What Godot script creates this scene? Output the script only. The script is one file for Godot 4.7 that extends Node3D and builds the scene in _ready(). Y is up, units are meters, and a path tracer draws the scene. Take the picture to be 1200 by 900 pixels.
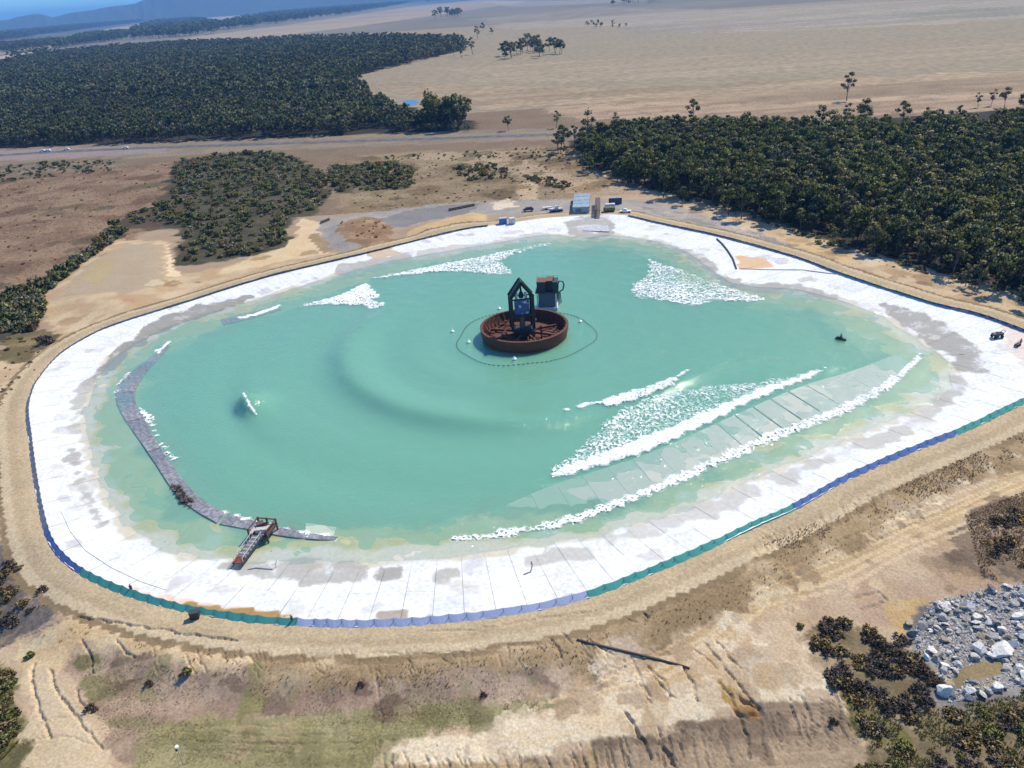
extends Node3D
# An artificial surf pool seen from the air: turquoise water with a rusted wave plunger, white lining,
# a blue and green cloth fence, bare earthworks in front, scrub, a highway, eucalypt woods and dry paddocks behind.

const EYE := 95.0          # height of the eye above the rim track of the pool, metres
const FOCUS := 920.0       # focal length in pixels of the 1200 x 900 photograph
const WATER := -1.2        # still water level
const FRONT := -2.2        # level of the earthworks in front of the embankment
const AX0 := -190.0
const AZ0 := -390.0
const AW := 400
const AH := 340
const CELL := 0.2          # metres per pixel of the near ground map

var fwd: Vector3
var rgt: Vector3
var upv: Vector3
var rng := RandomNumberGenerator.new()
var noise_soft: PackedByteArray
var noise_fine: PackedByteArray
var noise_streak: PackedByteArray
var noise_mid: PackedByteArray
var tex := {}
var taken := {}
var rim := PackedVector2Array()
var shore := PackedVector2Array()
var dist_rim: PackedFloat32Array
var dist_shore: PackedFloat32Array
var macro: PackedFloat32Array
var relief: PackedFloat32Array
var bed_add: PackedFloat32Array
var layers: Array = []
var plunger_at := Vector2(4.0, -228.0)

func _ready() -> void:
	rng.seed = 20240611
	var pitch := deg_to_rad(26.7)
	var roll := deg_to_rad(4.0)
	fwd = Vector3(0, -sin(pitch), -cos(pitch))
	var r0 := Vector3.RIGHT
	var u0 := r0.cross(fwd)
	rgt = r0 * cos(roll) - u0 * sin(roll)
	upv = r0 * sin(roll) + u0 * cos(roll)
	var cam := Camera3D.new()
	cam.name = "camera"
	cam.transform = Transform3D(Basis(rgt, upv, -fwd), Vector3(0, EYE, 0))
	cam.fov = rad_to_deg(2.0 * atan(450.0 / FOCUS))
	cam.near = 0.5
	cam.far = 60000.0
	add_child(cam)
	cam.current = true
	var env := Environment.new()
	env.background_mode = Environment.BG_SKY
	var sm := ProceduralSkyMaterial.new()
	sm.sky_top_color = Color(0.30, 0.49, 0.76)
	sm.sky_horizon_color = Color(0.60, 0.82, 0.90)
	sm.sky_curve = 0.12
	sm.ground_bottom_color = Color(0.35, 0.36, 0.33)
	sm.ground_horizon_color = Color(0.60, 0.82, 0.90)
	sm.sun_angle_max = 6.0
	sm.energy_multiplier = 1.0
	var sky := Sky.new()
	sky.sky_material = sm
	env.sky = sky
	env.tonemap_mode = Environment.TONE_MAPPER_LINEAR
	env.tonemap_exposure = 1.5
	env.sdfgi_enabled = true
	env.ssao_enabled = true
	env.ssil_enabled = true
	env.fog_enabled = true
	env.fog_mode = Environment.FOG_MODE_EXPONENTIAL
	env.fog_density = 0.00007
	env.fog_light_color = Color(0.50, 0.74, 1.0)
	var we := WorldEnvironment.new()
	we.name = "world_environment"
	we.environment = env
	add_child(we)
	var sun := DirectionalLight3D.new()
	sun.name = "sun"
	sun.light_energy = 1.35
	sun.light_color = Color(1.0, 0.955, 0.87)
	sun.light_angular_distance = 0.5
	sun.shadow_enabled = true
	add_child(sun)
	sun.look_at_from_position(Vector3(0.62, 0.95, -0.52) * 100.0, Vector3.ZERO)   # high, from behind and right: shadows fall left and towards the eye
	make_noise()
	trace_pool()
	make_relief()
	trace_ground()
	print("ground maps ", Time.get_ticks_msec())
	build_ground()
	build_pool()
	print("pool ", Time.get_ticks_msec())
	build_hills()
	build_fence()
	build_reefs()
	build_foam()
	build_plunger()
	build_jetty()
	build_site()
	build_rocks()
	print("things ", Time.get_ticks_msec())
	build_vegetation()
	print("done ", Time.get_ticks_msec())

# ---------------------------------------------------------------- photograph to ground
func px(x: float, y: float, h := 0.0) -> Vector3:
	var d := fwd + rgt * ((x - 600.0) / FOCUS) + upv * ((450.0 - y) / FOCUS)
	d.y = minf(d.y, -0.009)      # nothing on the ground lies beyond the horizon
	var t := (h - EYE) / d.y
	return Vector3(d.x * t, h, d.z * t)

func metres_per_pixel(p: Vector3) -> float:
	return (p - Vector3(0, EYE, 0)).dot(fwd) / FOCUS

func poly(a: Array, h := 0.0) -> PackedVector2Array:
	var o := PackedVector2Array()
	for i in range(0, a.size(), 2):
		var p := px(a[i], a[i + 1], h)
		o.append(Vector2(p.x, p.z))
	return o

func smooth_closed(a: PackedVector2Array, step: float) -> PackedVector2Array:
	var o := PackedVector2Array()
	var n := a.size()
	for i in n:
		var p0 := a[(i + n - 1) % n]
		var p1 := a[i]
		var p2 := a[(i + 1) % n]
		var p3 := a[(i + 2) % n]
		var k := maxi(1, int(round(p1.distance_to(p2) / step)))
		for j in k:
			var t := float(j) / k
			o.append(p1.cubic_interpolate(p2, p0, p3, t))
	return o

# ---------------------------------------------------------------- noise and textures
func noise_bytes(seed_: int, freq: float, octaves: int, stretch := 1.0, contrast := 1.0) -> PackedByteArray:
	var f := FastNoiseLite.new()
	f.seed = seed_
	f.noise_type = FastNoiseLite.TYPE_SIMPLEX_SMOOTH
	f.frequency = freq
	f.fractal_octaves = octaves
	f.fractal_gain = 0.55
	var im := f.get_seamless_image(512, 512)
	if stretch != 1.0:
		im.resize(int(512 * stretch), 512, Image.INTERPOLATE_BILINEAR)
		im = im.get_region(Rect2i(0, 0, 512, 512))
	im.convert(Image.FORMAT_L8)
	var b := im.get_data()
	if contrast != 1.0:
		for i in b.size():
			b[i] = clampi(int((b[i] - 128) * contrast) + 128, 0, 255)
	return b

func make_noise() -> void:
	noise_soft = noise_bytes(3, 0.012, 5)
	noise_fine = noise_bytes(8, 0.09, 4, 1.0, 1.7)
	noise_mid = noise_bytes(14, 0.028, 6, 1.0, 1.8)
	noise_streak = noise_bytes(21, 0.05, 4, 5.0, 1.7)
	tex.grain = noise_texture(31, 0.05, 5, Color(0.62, 0.62, 0.62), Color(1, 1, 1))
	tex.blotch = noise_texture(35, 0.012, 5, Color(0.72, 0.72, 0.72), Color(1, 1, 1))
	tex.rust = noise_texture(41, 0.03, 5, Color(0.45, 0.36, 0.33), Color(1, 0.92, 0.8))
	tex.ripple = noise_normal(51, 0.03, 4)
	tex.grit = noise_texture(57, 0.045, 7, Color(0.90, 0.895, 0.885), Color(1, 1, 1), 1.2)

func noise_texture(seed_: int, freq: float, octaves: int, lo: Color, hi: Color, contrast := 1.0) -> ImageTexture:
	var b := noise_bytes(seed_, freq, octaves, 1.0, contrast)
	var out := PackedByteArray()
	out.resize(512 * 512 * 3)
	for i in 512 * 512:
		var c := lo.lerp(hi, clampf((b[i] / 255.0 - 0.25) * 1.9, 0.0, 1.0))
		out[i * 3] = int(c.r * 255)
		out[i * 3 + 1] = int(c.g * 255)
		out[i * 3 + 2] = int(c.b * 255)
	return ImageTexture.create_from_image(Image.create_from_data(512, 512, false, Image.FORMAT_RGB8, out))

func noise_normal(seed_: int, freq: float, octaves: int) -> ImageTexture:
	var im := Image.create_from_data(512, 512, false, Image.FORMAT_L8, noise_bytes(seed_, freq, octaves))
	im.convert(Image.FORMAT_RGBA8)
	im.bump_map_to_normal_map(6.0)
	return ImageTexture.create_from_image(im)

func mat(r: float, g: float, b: float, rough := 0.9, kind := "", scale := 0.3, metal := 0.0) -> StandardMaterial3D:
	# r, g, b: linear base colour
	var m := StandardMaterial3D.new()
	m.albedo_color = Color(r, g, b).linear_to_srgb()
	m.roughness = rough
	m.metallic = metal
	if kind:
		m.albedo_texture = tex[kind]
		m.uv1_triplanar = true
		m.uv1_world_triplanar = true
		m.uv1_scale = Vector3.ONE * scale
	return m

func leaf_mat() -> StandardMaterial3D:
	var m := StandardMaterial3D.new()
	m.vertex_color_use_as_albedo = true
	m.roughness = 0.75
	m.metallic_specular = 0.25
	m.backlight_enabled = true
	m.backlight = Color(0.85, 0.85, 0.55)
	m.cull_mode = BaseMaterial3D.CULL_DISABLED
	return m

# ---------------------------------------------------------------- names, labels
func numbered(n: String) -> String:
	var k: int = taken.get(n, 0)
	taken[n] = k + 1
	return n if k == 0 else "%s_%03d" % [n, k]

func meta(o: Node, label := "", category := "", group := "", kind := "") -> Node:
	if label: o.set_meta("label", label)
	if category: o.set_meta("category", category)
	if group: o.set_meta("group", group)
	if kind: o.set_meta("kind", kind)
	return o

func thing(called: String, label: String, category: String, at := Vector3.ZERO, turn := 0.0, group := "") -> Node3D:
	var o := Node3D.new()
	o.name = numbered(called)
	add_child(o)
	o.position = at
	o.rotation.y = turn
	meta(o, label, category, group)
	return o

func obj(called: String, m: Mesh, material: Material, parent: Node = self, at := Vector3.ZERO) -> MeshInstance3D:
	var o := MeshInstance3D.new()
	o.name = numbered(called) if parent == self else called
	o.mesh = m
	if material: o.material_override = material
	o.position = at
	parent.add_child(o, true)
	return o

func copy_of(o: Node3D, label := "", group := "") -> Node3D:
	var base: String = o.get_meta("base") if o.has_meta("base") else String(o.name)
	var c: Node3D = o.duplicate()
	c.name = numbered(base)
	add_child(c)
	meta(c, label, "", group)
	return c

# ---------------------------------------------------------------- shapes on a SurfaceTool
func st() -> SurfaceTool:
	var s := SurfaceTool.new()
	s.begin(Mesh.PRIMITIVE_TRIANGLES)
	s.set_smooth_group(-1)
	return s

func done(s: SurfaceTool) -> ArrayMesh:
	s.generate_normals()
	return s.commit()

func quad(s: SurfaceTool, a: Vector3, b: Vector3, c: Vector3, d: Vector3) -> void:
	s.add_vertex(a); s.add_vertex(b); s.add_vertex(c)
	s.add_vertex(a); s.add_vertex(c); s.add_vertex(d)

func box(s: SurfaceTool, at: Vector3, size: Vector3, basis := Basis.IDENTITY) -> void:
	var h := size * 0.5
	var p: Array[Vector3] = []
	for i in 8:
		p.append(at + basis * Vector3(h.x if i & 1 else -h.x, h.y if i & 2 else -h.y, h.z if i & 4 else -h.z))
	quad(s, p[4], p[6], p[7], p[5]); quad(s, p[1], p[3], p[2], p[0])
	quad(s, p[0], p[2], p[6], p[4]); quad(s, p[5], p[7], p[3], p[1])
	quad(s, p[2], p[3], p[7], p[6]); quad(s, p[4], p[5], p[1], p[0])

func bar(s: SurfaceTool, a: Vector3, b: Vector3, w: float, d := -1.0) -> void:
	var along := (b - a)
	var y := along.normalized()
	var x := y.cross(Vector3.UP if absf(y.y) < 0.95 else Vector3.RIGHT).normalized()
	box(s, (a + b) * 0.5, Vector3(w, along.length(), d if d > 0 else w), Basis(x, y, x.cross(y)))

func tube(s: SurfaceTool, pts: Array, radii: Array, sides := 8, cap := true) -> void:
	var rings: Array = []
	for i in pts.size():
		var a: Vector3 = pts[maxi(i - 1, 0)]
		var b: Vector3 = pts[mini(i + 1, pts.size() - 1)]
		var y := (b - a).normalized()
		var x := y.cross(Vector3.BACK if absf(y.z) < 0.9 else Vector3.RIGHT).normalized()
		var z := x.cross(y)
		var ring: Array[Vector3] = []
		var rad: float = radii[mini(i, radii.size() - 1)]
		for k in sides:
			var t := TAU * k / sides
			ring.append(pts[i] + (x * cos(t) + z * sin(t)) * rad)
		rings.append(ring)
	for i in pts.size() - 1:
		for k in sides:
			var k2 := (k + 1) % sides
			quad(s, rings[i][k], rings[i][k2], rings[i + 1][k2], rings[i + 1][k])
	if cap:
		for k in range(1, sides - 1):
			s.add_vertex(rings[-1][0]); s.add_vertex(rings[-1][k]); s.add_vertex(rings[-1][k + 1])
			s.add_vertex(rings[0][0]); s.add_vertex(rings[0][k + 1]); s.add_vertex(rings[0][k])

func lathe(s: SurfaceTool, profile: Array, sides := 48, from := 0.0, to := TAU) -> void:
	for k in sides:
		var a0 := lerpf(from, to, float(k) / sides)
		var a1 := lerpf(from, to, float(k + 1) / sides)
		for i in profile.size() - 1:
			var p: Vector2 = profile[i]
			var q: Vector2 = profile[i + 1]
			quad(s, Vector3(cos(a0) * p.x, p.y, sin(a0) * p.x), Vector3(cos(a1) * p.x, p.y, sin(a1) * p.x), Vector3(cos(a1) * q.x, q.y, sin(a1) * q.x), Vector3(cos(a0) * q.x, q.y, sin(a0) * q.x))

# ---------------------------------------------------------------- the pool traced, distances
func trace_pool() -> void:
	rim = smooth_closed(poly([30, 480, 33, 513, 40, 567, 47, 605, 57, 637, 76, 660, 102, 678, 140, 695, 187, 710, 233, 720, 300, 730, 367, 734, 400, 735, 483, 733, 567, 725, 633, 715, 690, 701, 733, 685, 793, 661, 840, 640, 883, 618, 933, 596, 997, 561, 1067, 531, 1133, 505, 1200, 473, 1255, 447, 1272, 428, 1258, 410, 1200, 387, 1150, 369, 1100, 357, 1067, 347, 987, 321, 933, 301, 850, 278, 800, 267, 767, 260, 737, 253, 715, 251, 677, 253, 633, 256, 587, 263, 547, 268, 483, 283, 423, 298, 333, 319, 283, 333, 220, 353, 187, 363, 143, 377, 110, 390, 73, 412, 50, 435, 37, 455]), 3.0)
	shore = smooth_closed(poly([98, 470, 92, 495, 98, 525, 110, 560, 122, 590, 140, 616, 170, 640, 205, 652, 245, 658, 290, 662, 340, 664, 400, 664, 460, 665, 520, 660, 560, 655, 620, 645, 680, 636, 740, 622, 790, 606, 840, 588, 880, 567, 930, 546, 985, 522, 1040, 500, 1085, 480, 1115, 462, 1122, 444, 1118, 425, 1095, 408, 1060, 385, 1030, 367, 985, 350, 930, 337, 895, 336, 872, 333, 852, 327, 838, 316, 818, 300, 790, 287, 750, 278, 710, 274, 690, 278, 660, 275, 640, 274, 600, 280, 560, 287, 500, 297, 440, 309, 400, 320, 350, 335, 300, 350, 250, 364, 200, 380, 165, 396, 135, 415, 112, 440], WATER), 3.0)
	var hub := px(614.2, 380.5, WATER + 3.6)
	plunger_at = Vector2(hub.x, hub.z)
	dist_rim = distances(rim)
	dist_shore = distances(shore)

func raster(p: PackedVector2Array, x0: float, z0: float, cell: float, w: int, h: int) -> Image:
	var im := Image.create(w, h, false, Image.FORMAT_L8)
	var n := p.size()
	var zmin := INF
	var zmax := -INF
	for v in p:
		zmin = minf(zmin, v.y)
		zmax = maxf(zmax, v.y)
	for y in range(maxi(0, int((zmin - z0) / cell)), mini(h, int((zmax - z0) / cell) + 1)):
		var z := z0 + (y + 0.5) * cell
		var cuts: Array[float] = []
		for i in n:
			var a := p[i]
			var b := p[(i + 1) % n]
			if (a.y > z) != (b.y > z):
				cuts.append(a.x + (z - a.y) / (b.y - a.y) * (b.x - a.x))
		cuts.sort()
		for i in range(0, cuts.size() - 1, 2):
			var xa := maxi(0, int(round((cuts[i] - x0) / cell)))
			var xb := mini(w, int(round((cuts[i + 1] - x0) / cell)))
			if xb > xa:
				im.fill_rect(Rect2i(xa, y, xb - xa, 1), Color.WHITE)
	return im

func distances(p: PackedVector2Array) -> PackedFloat32Array:
	# signed distance in metres on the 1 m grid of the near ground, positive inside
	var inside := raster(p, AX0, AZ0, 1.0, AW, AH).get_data()
	var o := PackedFloat32Array()
	o.resize(AW * AH)
	for side in 2:
		var d := PackedFloat32Array()
		d.resize(AW * AH)
		for i in AW * AH:
			d[i] = 900.0 if (inside[i] > 0) == (side == 0) else 0.0
		for y in range(1, AH):
			for x in range(1, AW - 1):
				var i := y * AW + x
				var v := d[i]
				if v > 0.0:
					d[i] = minf(minf(v, d[i - 1] + 1.0), minf(d[i - AW] + 1.0, minf(d[i - AW - 1], d[i - AW + 1]) + 1.4142))
		for y in range(AH - 2, -1, -1):
			for x in range(AW - 2, 0, -1):
				var i := y * AW + x
				var v := d[i]
				if v > 0.0:
					d[i] = minf(minf(v, d[i + 1] + 1.0), minf(d[i + AW] + 1.0, minf(d[i + AW - 1], d[i + AW + 1]) + 1.4142))
		for i in AW * AH:
			if d[i] > 0.0:
				o[i] = (d[i] - 0.5) * (1.0 if side == 0 else -1.0)
	return o

func sample(a: PackedFloat32Array, x: float, z: float) -> float:
	var u := clampf(x - AX0 - 0.5, 0.0, AW - 1.001)
	var v := clampf(z - AZ0 - 0.5, 0.0, AH - 1.001)
	var i := int(u)
	var j := int(v)
	u -= i
	v -= j
	var k := j * AW + i
	return (a[k] * (1.0 - u) + a[k + 1] * u) * (1.0 - v) + (a[k + AW] * (1.0 - u) + a[k + AW + 1] * u) * v

func in_near(x: float, z: float) -> bool:
	return x > AX0 and x < AX0 + AW and z > AZ0 and z < AZ0 + AH

func lining_height(x: float, z: float) -> float:
	# the surface of the lining and the bed of the pool
	var ds := sample(dist_shore, x, z)
	var dr := sample(dist_rim, x, z)
	var h := 0.0
	if ds < 0.0:
		h = WATER * clampf(dr / maxf(dr - ds, 0.5), 0.0, 1.0)
		h += (soft(x * 0.8, z * 0.8) - 0.5) * 0.10 * clampf(-ds / 4.0, 0.0, 1.0)
	else:
		h = WATER - ds * 0.017 - clampf((ds - 12.0) * 0.03, 0.0, 0.7) - clampf((ds - 20.0) * 0.09, 0.0, 2.2)
		h += ((soft(x * 2.2, z * 2.2) - 0.5) * 0.24 + (fine(x * 0.3, z * 0.3) - 0.5) * 0.10) * clampf(ds / 4.0, 0.0, 1.0)
	return h + sample(bed_add, x, z)

func soft(x: float, z: float) -> float:
	return noise_soft[(int(floor(z * 2.0)) & 511) * 512 + (int(floor(x * 2.0)) & 511)] / 255.0

func fine(x: float, z: float) -> float:
	return noise_fine[(int(floor(z * 5.0)) & 511) * 512 + (int(floor(x * 5.0)) & 511)] / 255.0

func ground_height(x: float, z: float) -> float:
	if not in_near(x, z):
		return 0.0
	var dr := sample(dist_rim, x, z)
	var edge := clampf(minf(minf(x - AX0, AX0 + AW - x), minf(z - AZ0, AZ0 + AH - z)) / 20.0, 0.0, 1.0)
	if dr > 0.6:
		return lining_height(x, z) - 0.3 - clampf(dr - 0.6, 0.0, 1.0) * 0.4
	var h := sample(macro, x, z) - clampf(dr, 0.0, 0.6) * 0.5
	return h * edge

# ---------------------------------------------------------------- relief of the earthworks
func blurred(p: PackedVector2Array, cell: float) -> PackedFloat32Array:
	# a polygon as soft coverage on the 1 m grid
	var b := raster(p, AX0, AZ0, 1.0, AW, AH).get_data()
	var o := PackedFloat32Array()
	o.resize(AW * AH)
	for i in AW * AH:
		o[i] = b[i] / 255.0
	var r := maxi(1, int(cell))
	for pass_ in 4:
		var along := 1 if pass_ % 2 == 0 else AW
		var length := AW if pass_ % 2 == 0 else AH
		var across := AW if pass_ % 2 == 0 else 1
		var line := PackedFloat32Array()
		line.resize(length)
		for j in (AH if pass_ % 2 == 0 else AW):
			var sum := 0.0
			var at := j * across
			for i in length:
				line[i] = o[at + i * along]
			for i in range(0, r):
				sum += line[i]
			for i in length:
				if i + r < length: sum += line[i + r]
				if i - r - 1 >= 0: sum -= line[i - r - 1]
				o[at + i * along] = sum / (2 * r + 1)
	return o

func make_relief() -> void:
	macro.resize(AW * AH)
	for y in AH:
		for x in AW:
			var i := y * AW + x
			var out := -dist_rim[i]
			var wx := AX0 + x
			var wz := AZ0 + y
			var front := smoothstep(-215.0, -170.0, wz + wx * 0.12)
			var h := lerpf(-0.3, FRONT, front) * smoothstep(7.5, 17.0, out)
			h += (soft(wx * 0.4, wz * 0.4) - 0.5) * 0.9 * smoothstep(9.0, 26.0, out)
			h -= 0.18 * exp(-pow((out - 7.4) / 0.7, 2.0)) * front
			macro[i] = h
	var plus := [
		[[560, 905, 640, 880, 740, 858, 850, 832, 960, 808, 1000, 835, 1015, 880, 1000, 920, 600, 960], -2.2, 4.0],
		[[945, 735, 1000, 715, 1070, 690, 1110, 700, 1200, 680, 1260, 720, 1260, 960, 1000, 960, 1020, 880, 985, 820, 955, 780], -1.4, 5.0],
		[[0, 830, 35, 760, 90, 745, 120, 800, 130, 900, 110, 960, -60, 960], 0.9, 3.0],
		[[-30, 640, 40, 660, 75, 700, 60, 735, -40, 760], -1.2, 3.0],
		[[860, 640, 960, 600, 1100, 545, 1200, 505, 1260, 490, 1260, 520, 1130, 575, 980, 630, 890, 662], -0.7, 2.0],
		[[1140, 600, 1200, 580, 1260, 570, 1260, 690, 1160, 690], 1.2, 4.0],
		[[50, 345, 110, 300, 190, 283, 196, 345, 130, 372], 1.5, 4.0],
		[[390, 265, 430, 250, 460, 268, 440, 288, 400, 290], 1.6, 3.0],
		[[470, 270, 520, 258, 560, 250, 566, 258, 500, 276], 1.4, 3.0],
	]
	for p in plus:
		var m := blurred(poly(p[0], FRONT if p[0][1] > 480 else 0.0), p[2])
		for i in AW * AH:
			if m[i] > 0.0:
				macro[i] += m[i] * p[1]
	bed_add.resize(AW * AH)
	bed_add.fill(0.0)
	# gullies, wheel ruts and cracks, on the fine grid
	var w := int(AW / CELL)
	var h := int(AH / CELL)
	relief.resize(w * h)
	relief.fill(0.0)
	var rut_lines := [
		[[735, 832, 744, 845, 755, 862, 762, 880], 0.5, 0.7], [[780, 866, 790, 882, 800, 900], 0.7, 1.0], [[840, 752, 858, 772, 868, 782], 0.35, 0.5], [[826, 752, 848, 780, 872, 806, 884, 818], 0.4, 0.5], [[760, 780, 772, 800, 790, 815], 0.4, 0.5],
		[[740, 772, 748, 790, 762, 815], 0.35, 0.4], [[765, 785, 780, 800, 788, 815], 0.35, 0.4], [[800, 780, 812, 800, 818, 818], 0.4, 0.5], [[750, 800, 762, 822], 0.3, 0.4], [[816, 762, 832, 775, 842, 790], 0.3, 0.35],
		[[645, 760, 655, 770, 660, 782, 655, 788], 0.4, 0.5], [[595, 770, 597, 782], 0.4, 0.5], [[660, 755, 672, 765], 0.35, 0.4], [[690, 760, 705, 768, 718, 772], 0.3, 0.4], [[630, 765, 638, 775], 0.3, 0.4], [[520, 783, 530, 790], 0.4, 0.4], [[480, 782, 487, 795], 0.35, 0.4],
		[[752, 728, 760, 734, 757, 742], 0.5, 0.6], [[735, 736, 745, 740], 0.4, 0.4], [[1000, 700, 1030, 690, 1040, 700, 1010, 712], 0.5, 0.4],
		[[868, 815, 885, 822, 892, 832, 880, 836, 866, 828], 1.2, 0.7], [[845, 800, 862, 820], 0.8, 0.5], [[940, 828, 968, 842], 0.4, 0.4],
		[[0, 755, 25, 748, 60, 742, 90, 735], 0.4, 0.4], [[40, 782, 38, 800, 45, 830, 60, 870], 0.6, 0.5], [[60, 790, 72, 818, 95, 850, 120, 880], 0.5, 0.5], [[45, 855, 70, 845, 90, 843], 0.3, 0.35], [[20, 880, 50, 870, 85, 868, 110, 876], 0.25, 0.3],
		[[100, 760, 108, 775, 112, 790], 0.4, 0.5], [[140, 760, 150, 772, 160, 778], 0.4, 0.4], [[90, 815, 100, 832, 112, 835], 0.5, 0.5],
		[[95, 733, 150, 742, 210, 752, 280, 762], 0.5, 0.6], [[500, 752, 560, 750, 640, 735, 700, 727], 0.4, 0.3],
		[[195, 860, 250, 858, 330, 864, 400, 860], 0.3, 0.22], [[200, 868, 260, 870, 330, 873, 420, 872], 0.3, 0.25], [[205, 880, 270, 880, 350, 884, 430, 880], 0.3, 0.25], [[215, 851, 280, 850, 360, 852, 410, 849], 0.3, 0.2],
		[[620, 765, 560, 772, 500, 778, 440, 776], 0.5, 0.25],
		[[440, 790, 448, 840, 442, 880], 0.3, 0.3], [[985, 640, 1050, 610, 1120, 580, 1200, 548], 0.5, 0.3], [[995, 652, 1060, 620, 1130, 590, 1200, 560], 0.5, 0.3], [[880, 690, 930, 668, 985, 640], 0.5, 0.25], [[860, 705, 930, 680, 995, 652], 0.5, 0.25],
		[[700, 790, 780, 760, 840, 725, 880, 690], 0.6, 0.25], [[690, 820, 790, 775, 850, 735, 890, 700], 0.5, 0.2], [[620, 830, 700, 800, 780, 760], 0.5, 0.2],
	]
	for l in rut_lines:
		gully(poly(l[0], FRONT), l[1], l[2])
	rng.seed = 77
	for k in 110:    # rills down the eroded bank along the bottom of the view
		var t := rng.randf()
		var x := lerpf(450.0, 1005.0, t)
		var y := lerpf(894.0, 812.0, clampf((x - 600.0) / 380.0, 0.0, 1.0)) + rng.randf_range(-2, 16)
		var a: Array = [x, y]
		for j in 4:
			x += rng.randf_range(0.0, 5.0)
			y += rng.randf_range(7.0, 16.0)
			a.append_array([x, y])
		gully(poly(a, FRONT - 1.6), rng.randf_range(0.18, 0.4), rng.randf_range(0.15, 0.6))
	for k in 70:     # short cracks down the near shoulder of the brown flat
		var x := rng.randf_range(180.0, 720.0)
		var y := 772.0 + 8.0 * sin((x - 180.0) / 540.0 * PI) + rng.randf_range(-8, 12) - maxf(0.0, (x - 600.0) * 0.12)
		gully(poly([x, y, x + rng.randf_range(-3, 4), y + rng.randf_range(4, 8), x + rng.randf_range(-2, 8), y + rng.randf_range(9, 15)], FRONT), rng.randf_range(0.15, 0.3), rng.randf_range(0.15, 0.35))
	for k in 60:     # rills on the outer bank of the right-hand track
		var t := rng.randf()
		var x := lerpf(880.0, 1230.0, t)
		var y := lerpf(640.0, 503.0, t) + rng.randf_range(0, 8)
		gully(poly([x, y, x + 3, y + 8, x + rng.randf_range(0, 8), y + 18], FRONT), 0.35, rng.randf_range(0.15, 0.4))

func gully(p: PackedVector2Array, width: float, depth: float) -> void:
	var w := int(AW / CELL)
	var h := int(AH / CELL)
	for i in p.size() - 1:
		var a := p[i]
		var b := p[i + 1]
		var pad := width * 2.2
		var along := b - a
		var len2 := maxf(along.length_squared(), 0.001)
		for y in range(maxi(0, int((minf(a.y, b.y) - pad - AZ0) / CELL)), mini(h, int((maxf(a.y, b.y) + pad - AZ0) / CELL) + 1)):
			for x in range(maxi(0, int((minf(a.x, b.x) - pad - AX0) / CELL)), mini(w, int((maxf(a.x, b.x) + pad - AX0) / CELL) + 1)):
				var q := Vector2(AX0 + (x + 0.5) * CELL, AZ0 + (y + 0.5) * CELL)
				q += Vector2(fine(q.x * 0.5, q.y * 0.5) - 0.5, fine(q.y * 0.5 + 40.0, q.x * 0.5) - 0.5) * width * 1.1
				var t := clampf((q - a).dot(along) / len2, 0.0, 1.0)
				var d := (q - a - along * t).length() / width
				if d < 2.0:
					var k := y * w + x
					relief[k] = minf(relief[k], -depth * maxf(0.0, 1.0 - d * 1.7))

func relief_at(x: float, z: float) -> float:
	var i := int((x - AX0) / CELL)
	var j := int((z - AZ0) / CELL)
	if i < 0 or j < 0 or i >= int(AW / CELL) or j >= int(AH / CELL):
		return 0.0
	return relief[j * int(AW / CELL) + i]

# ---------------------------------------------------------------- what the ground is made of, patch by patch
func earth(p: PackedVector2Array, c1: Array, c2: Array, blur := 2.0, ragged := 0.9, opacity := 1.0, streak := 0.0) -> void:
	var lo := Vector2(INF, INF)
	var hi := -lo
	for v in p:
		lo = lo.min(v)
		hi = hi.max(v)
	var va := Vector3(c1[0], c1[1], c1[2])
	var vb := Vector3(c2[0], c2[1], c2[2])
	var mid := (va + vb) * 0.5
	layers.append({"p": p, "a": mid + (va - mid) * variety, "b": mid + (vb - mid) * variety, "blur": blur, "rag": ragged, "op": opacity, "lo": lo, "hi": hi, "streak": streak})

func front_earth(a: Array, c1: Array, c2: Array, blur := 1.5, ragged := 0.9, opacity := 1.0, streak := 0.0) -> void:
	earth(smooth_closed(poly(a, FRONT), 1.5), c1, c2, blur, ragged, opacity, streak)

func back_earth(a: Array, c1: Array, c2: Array, blur := 3.0, ragged := 0.9, opacity := 1.0, streak := 0.0) -> void:
	earth(poly(a, 0.0), c1, c2, blur, ragged, opacity, streak)

func blob(at: Vector2, size: float, tones: Array) -> void:
	var p := PackedVector2Array()
	var stretch := rng.randf_range(0.5, 1.0)
	var turn := rng.randf() * TAU
	for k in 9:
		var a := TAU * k / 9.0
		p.append(at + (Vector2(cos(a), sin(a) * stretch) * size * rng.randf_range(0.55, 1.2)).rotated(turn))
	var c: Array = tones[rng.randi() % tones.size()]
	earth(p, c, [c[0] - 16, c[1] - 16, c[2] - 14], size * 0.22, 1.5, rng.randf_range(0.35, 0.75))

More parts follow.
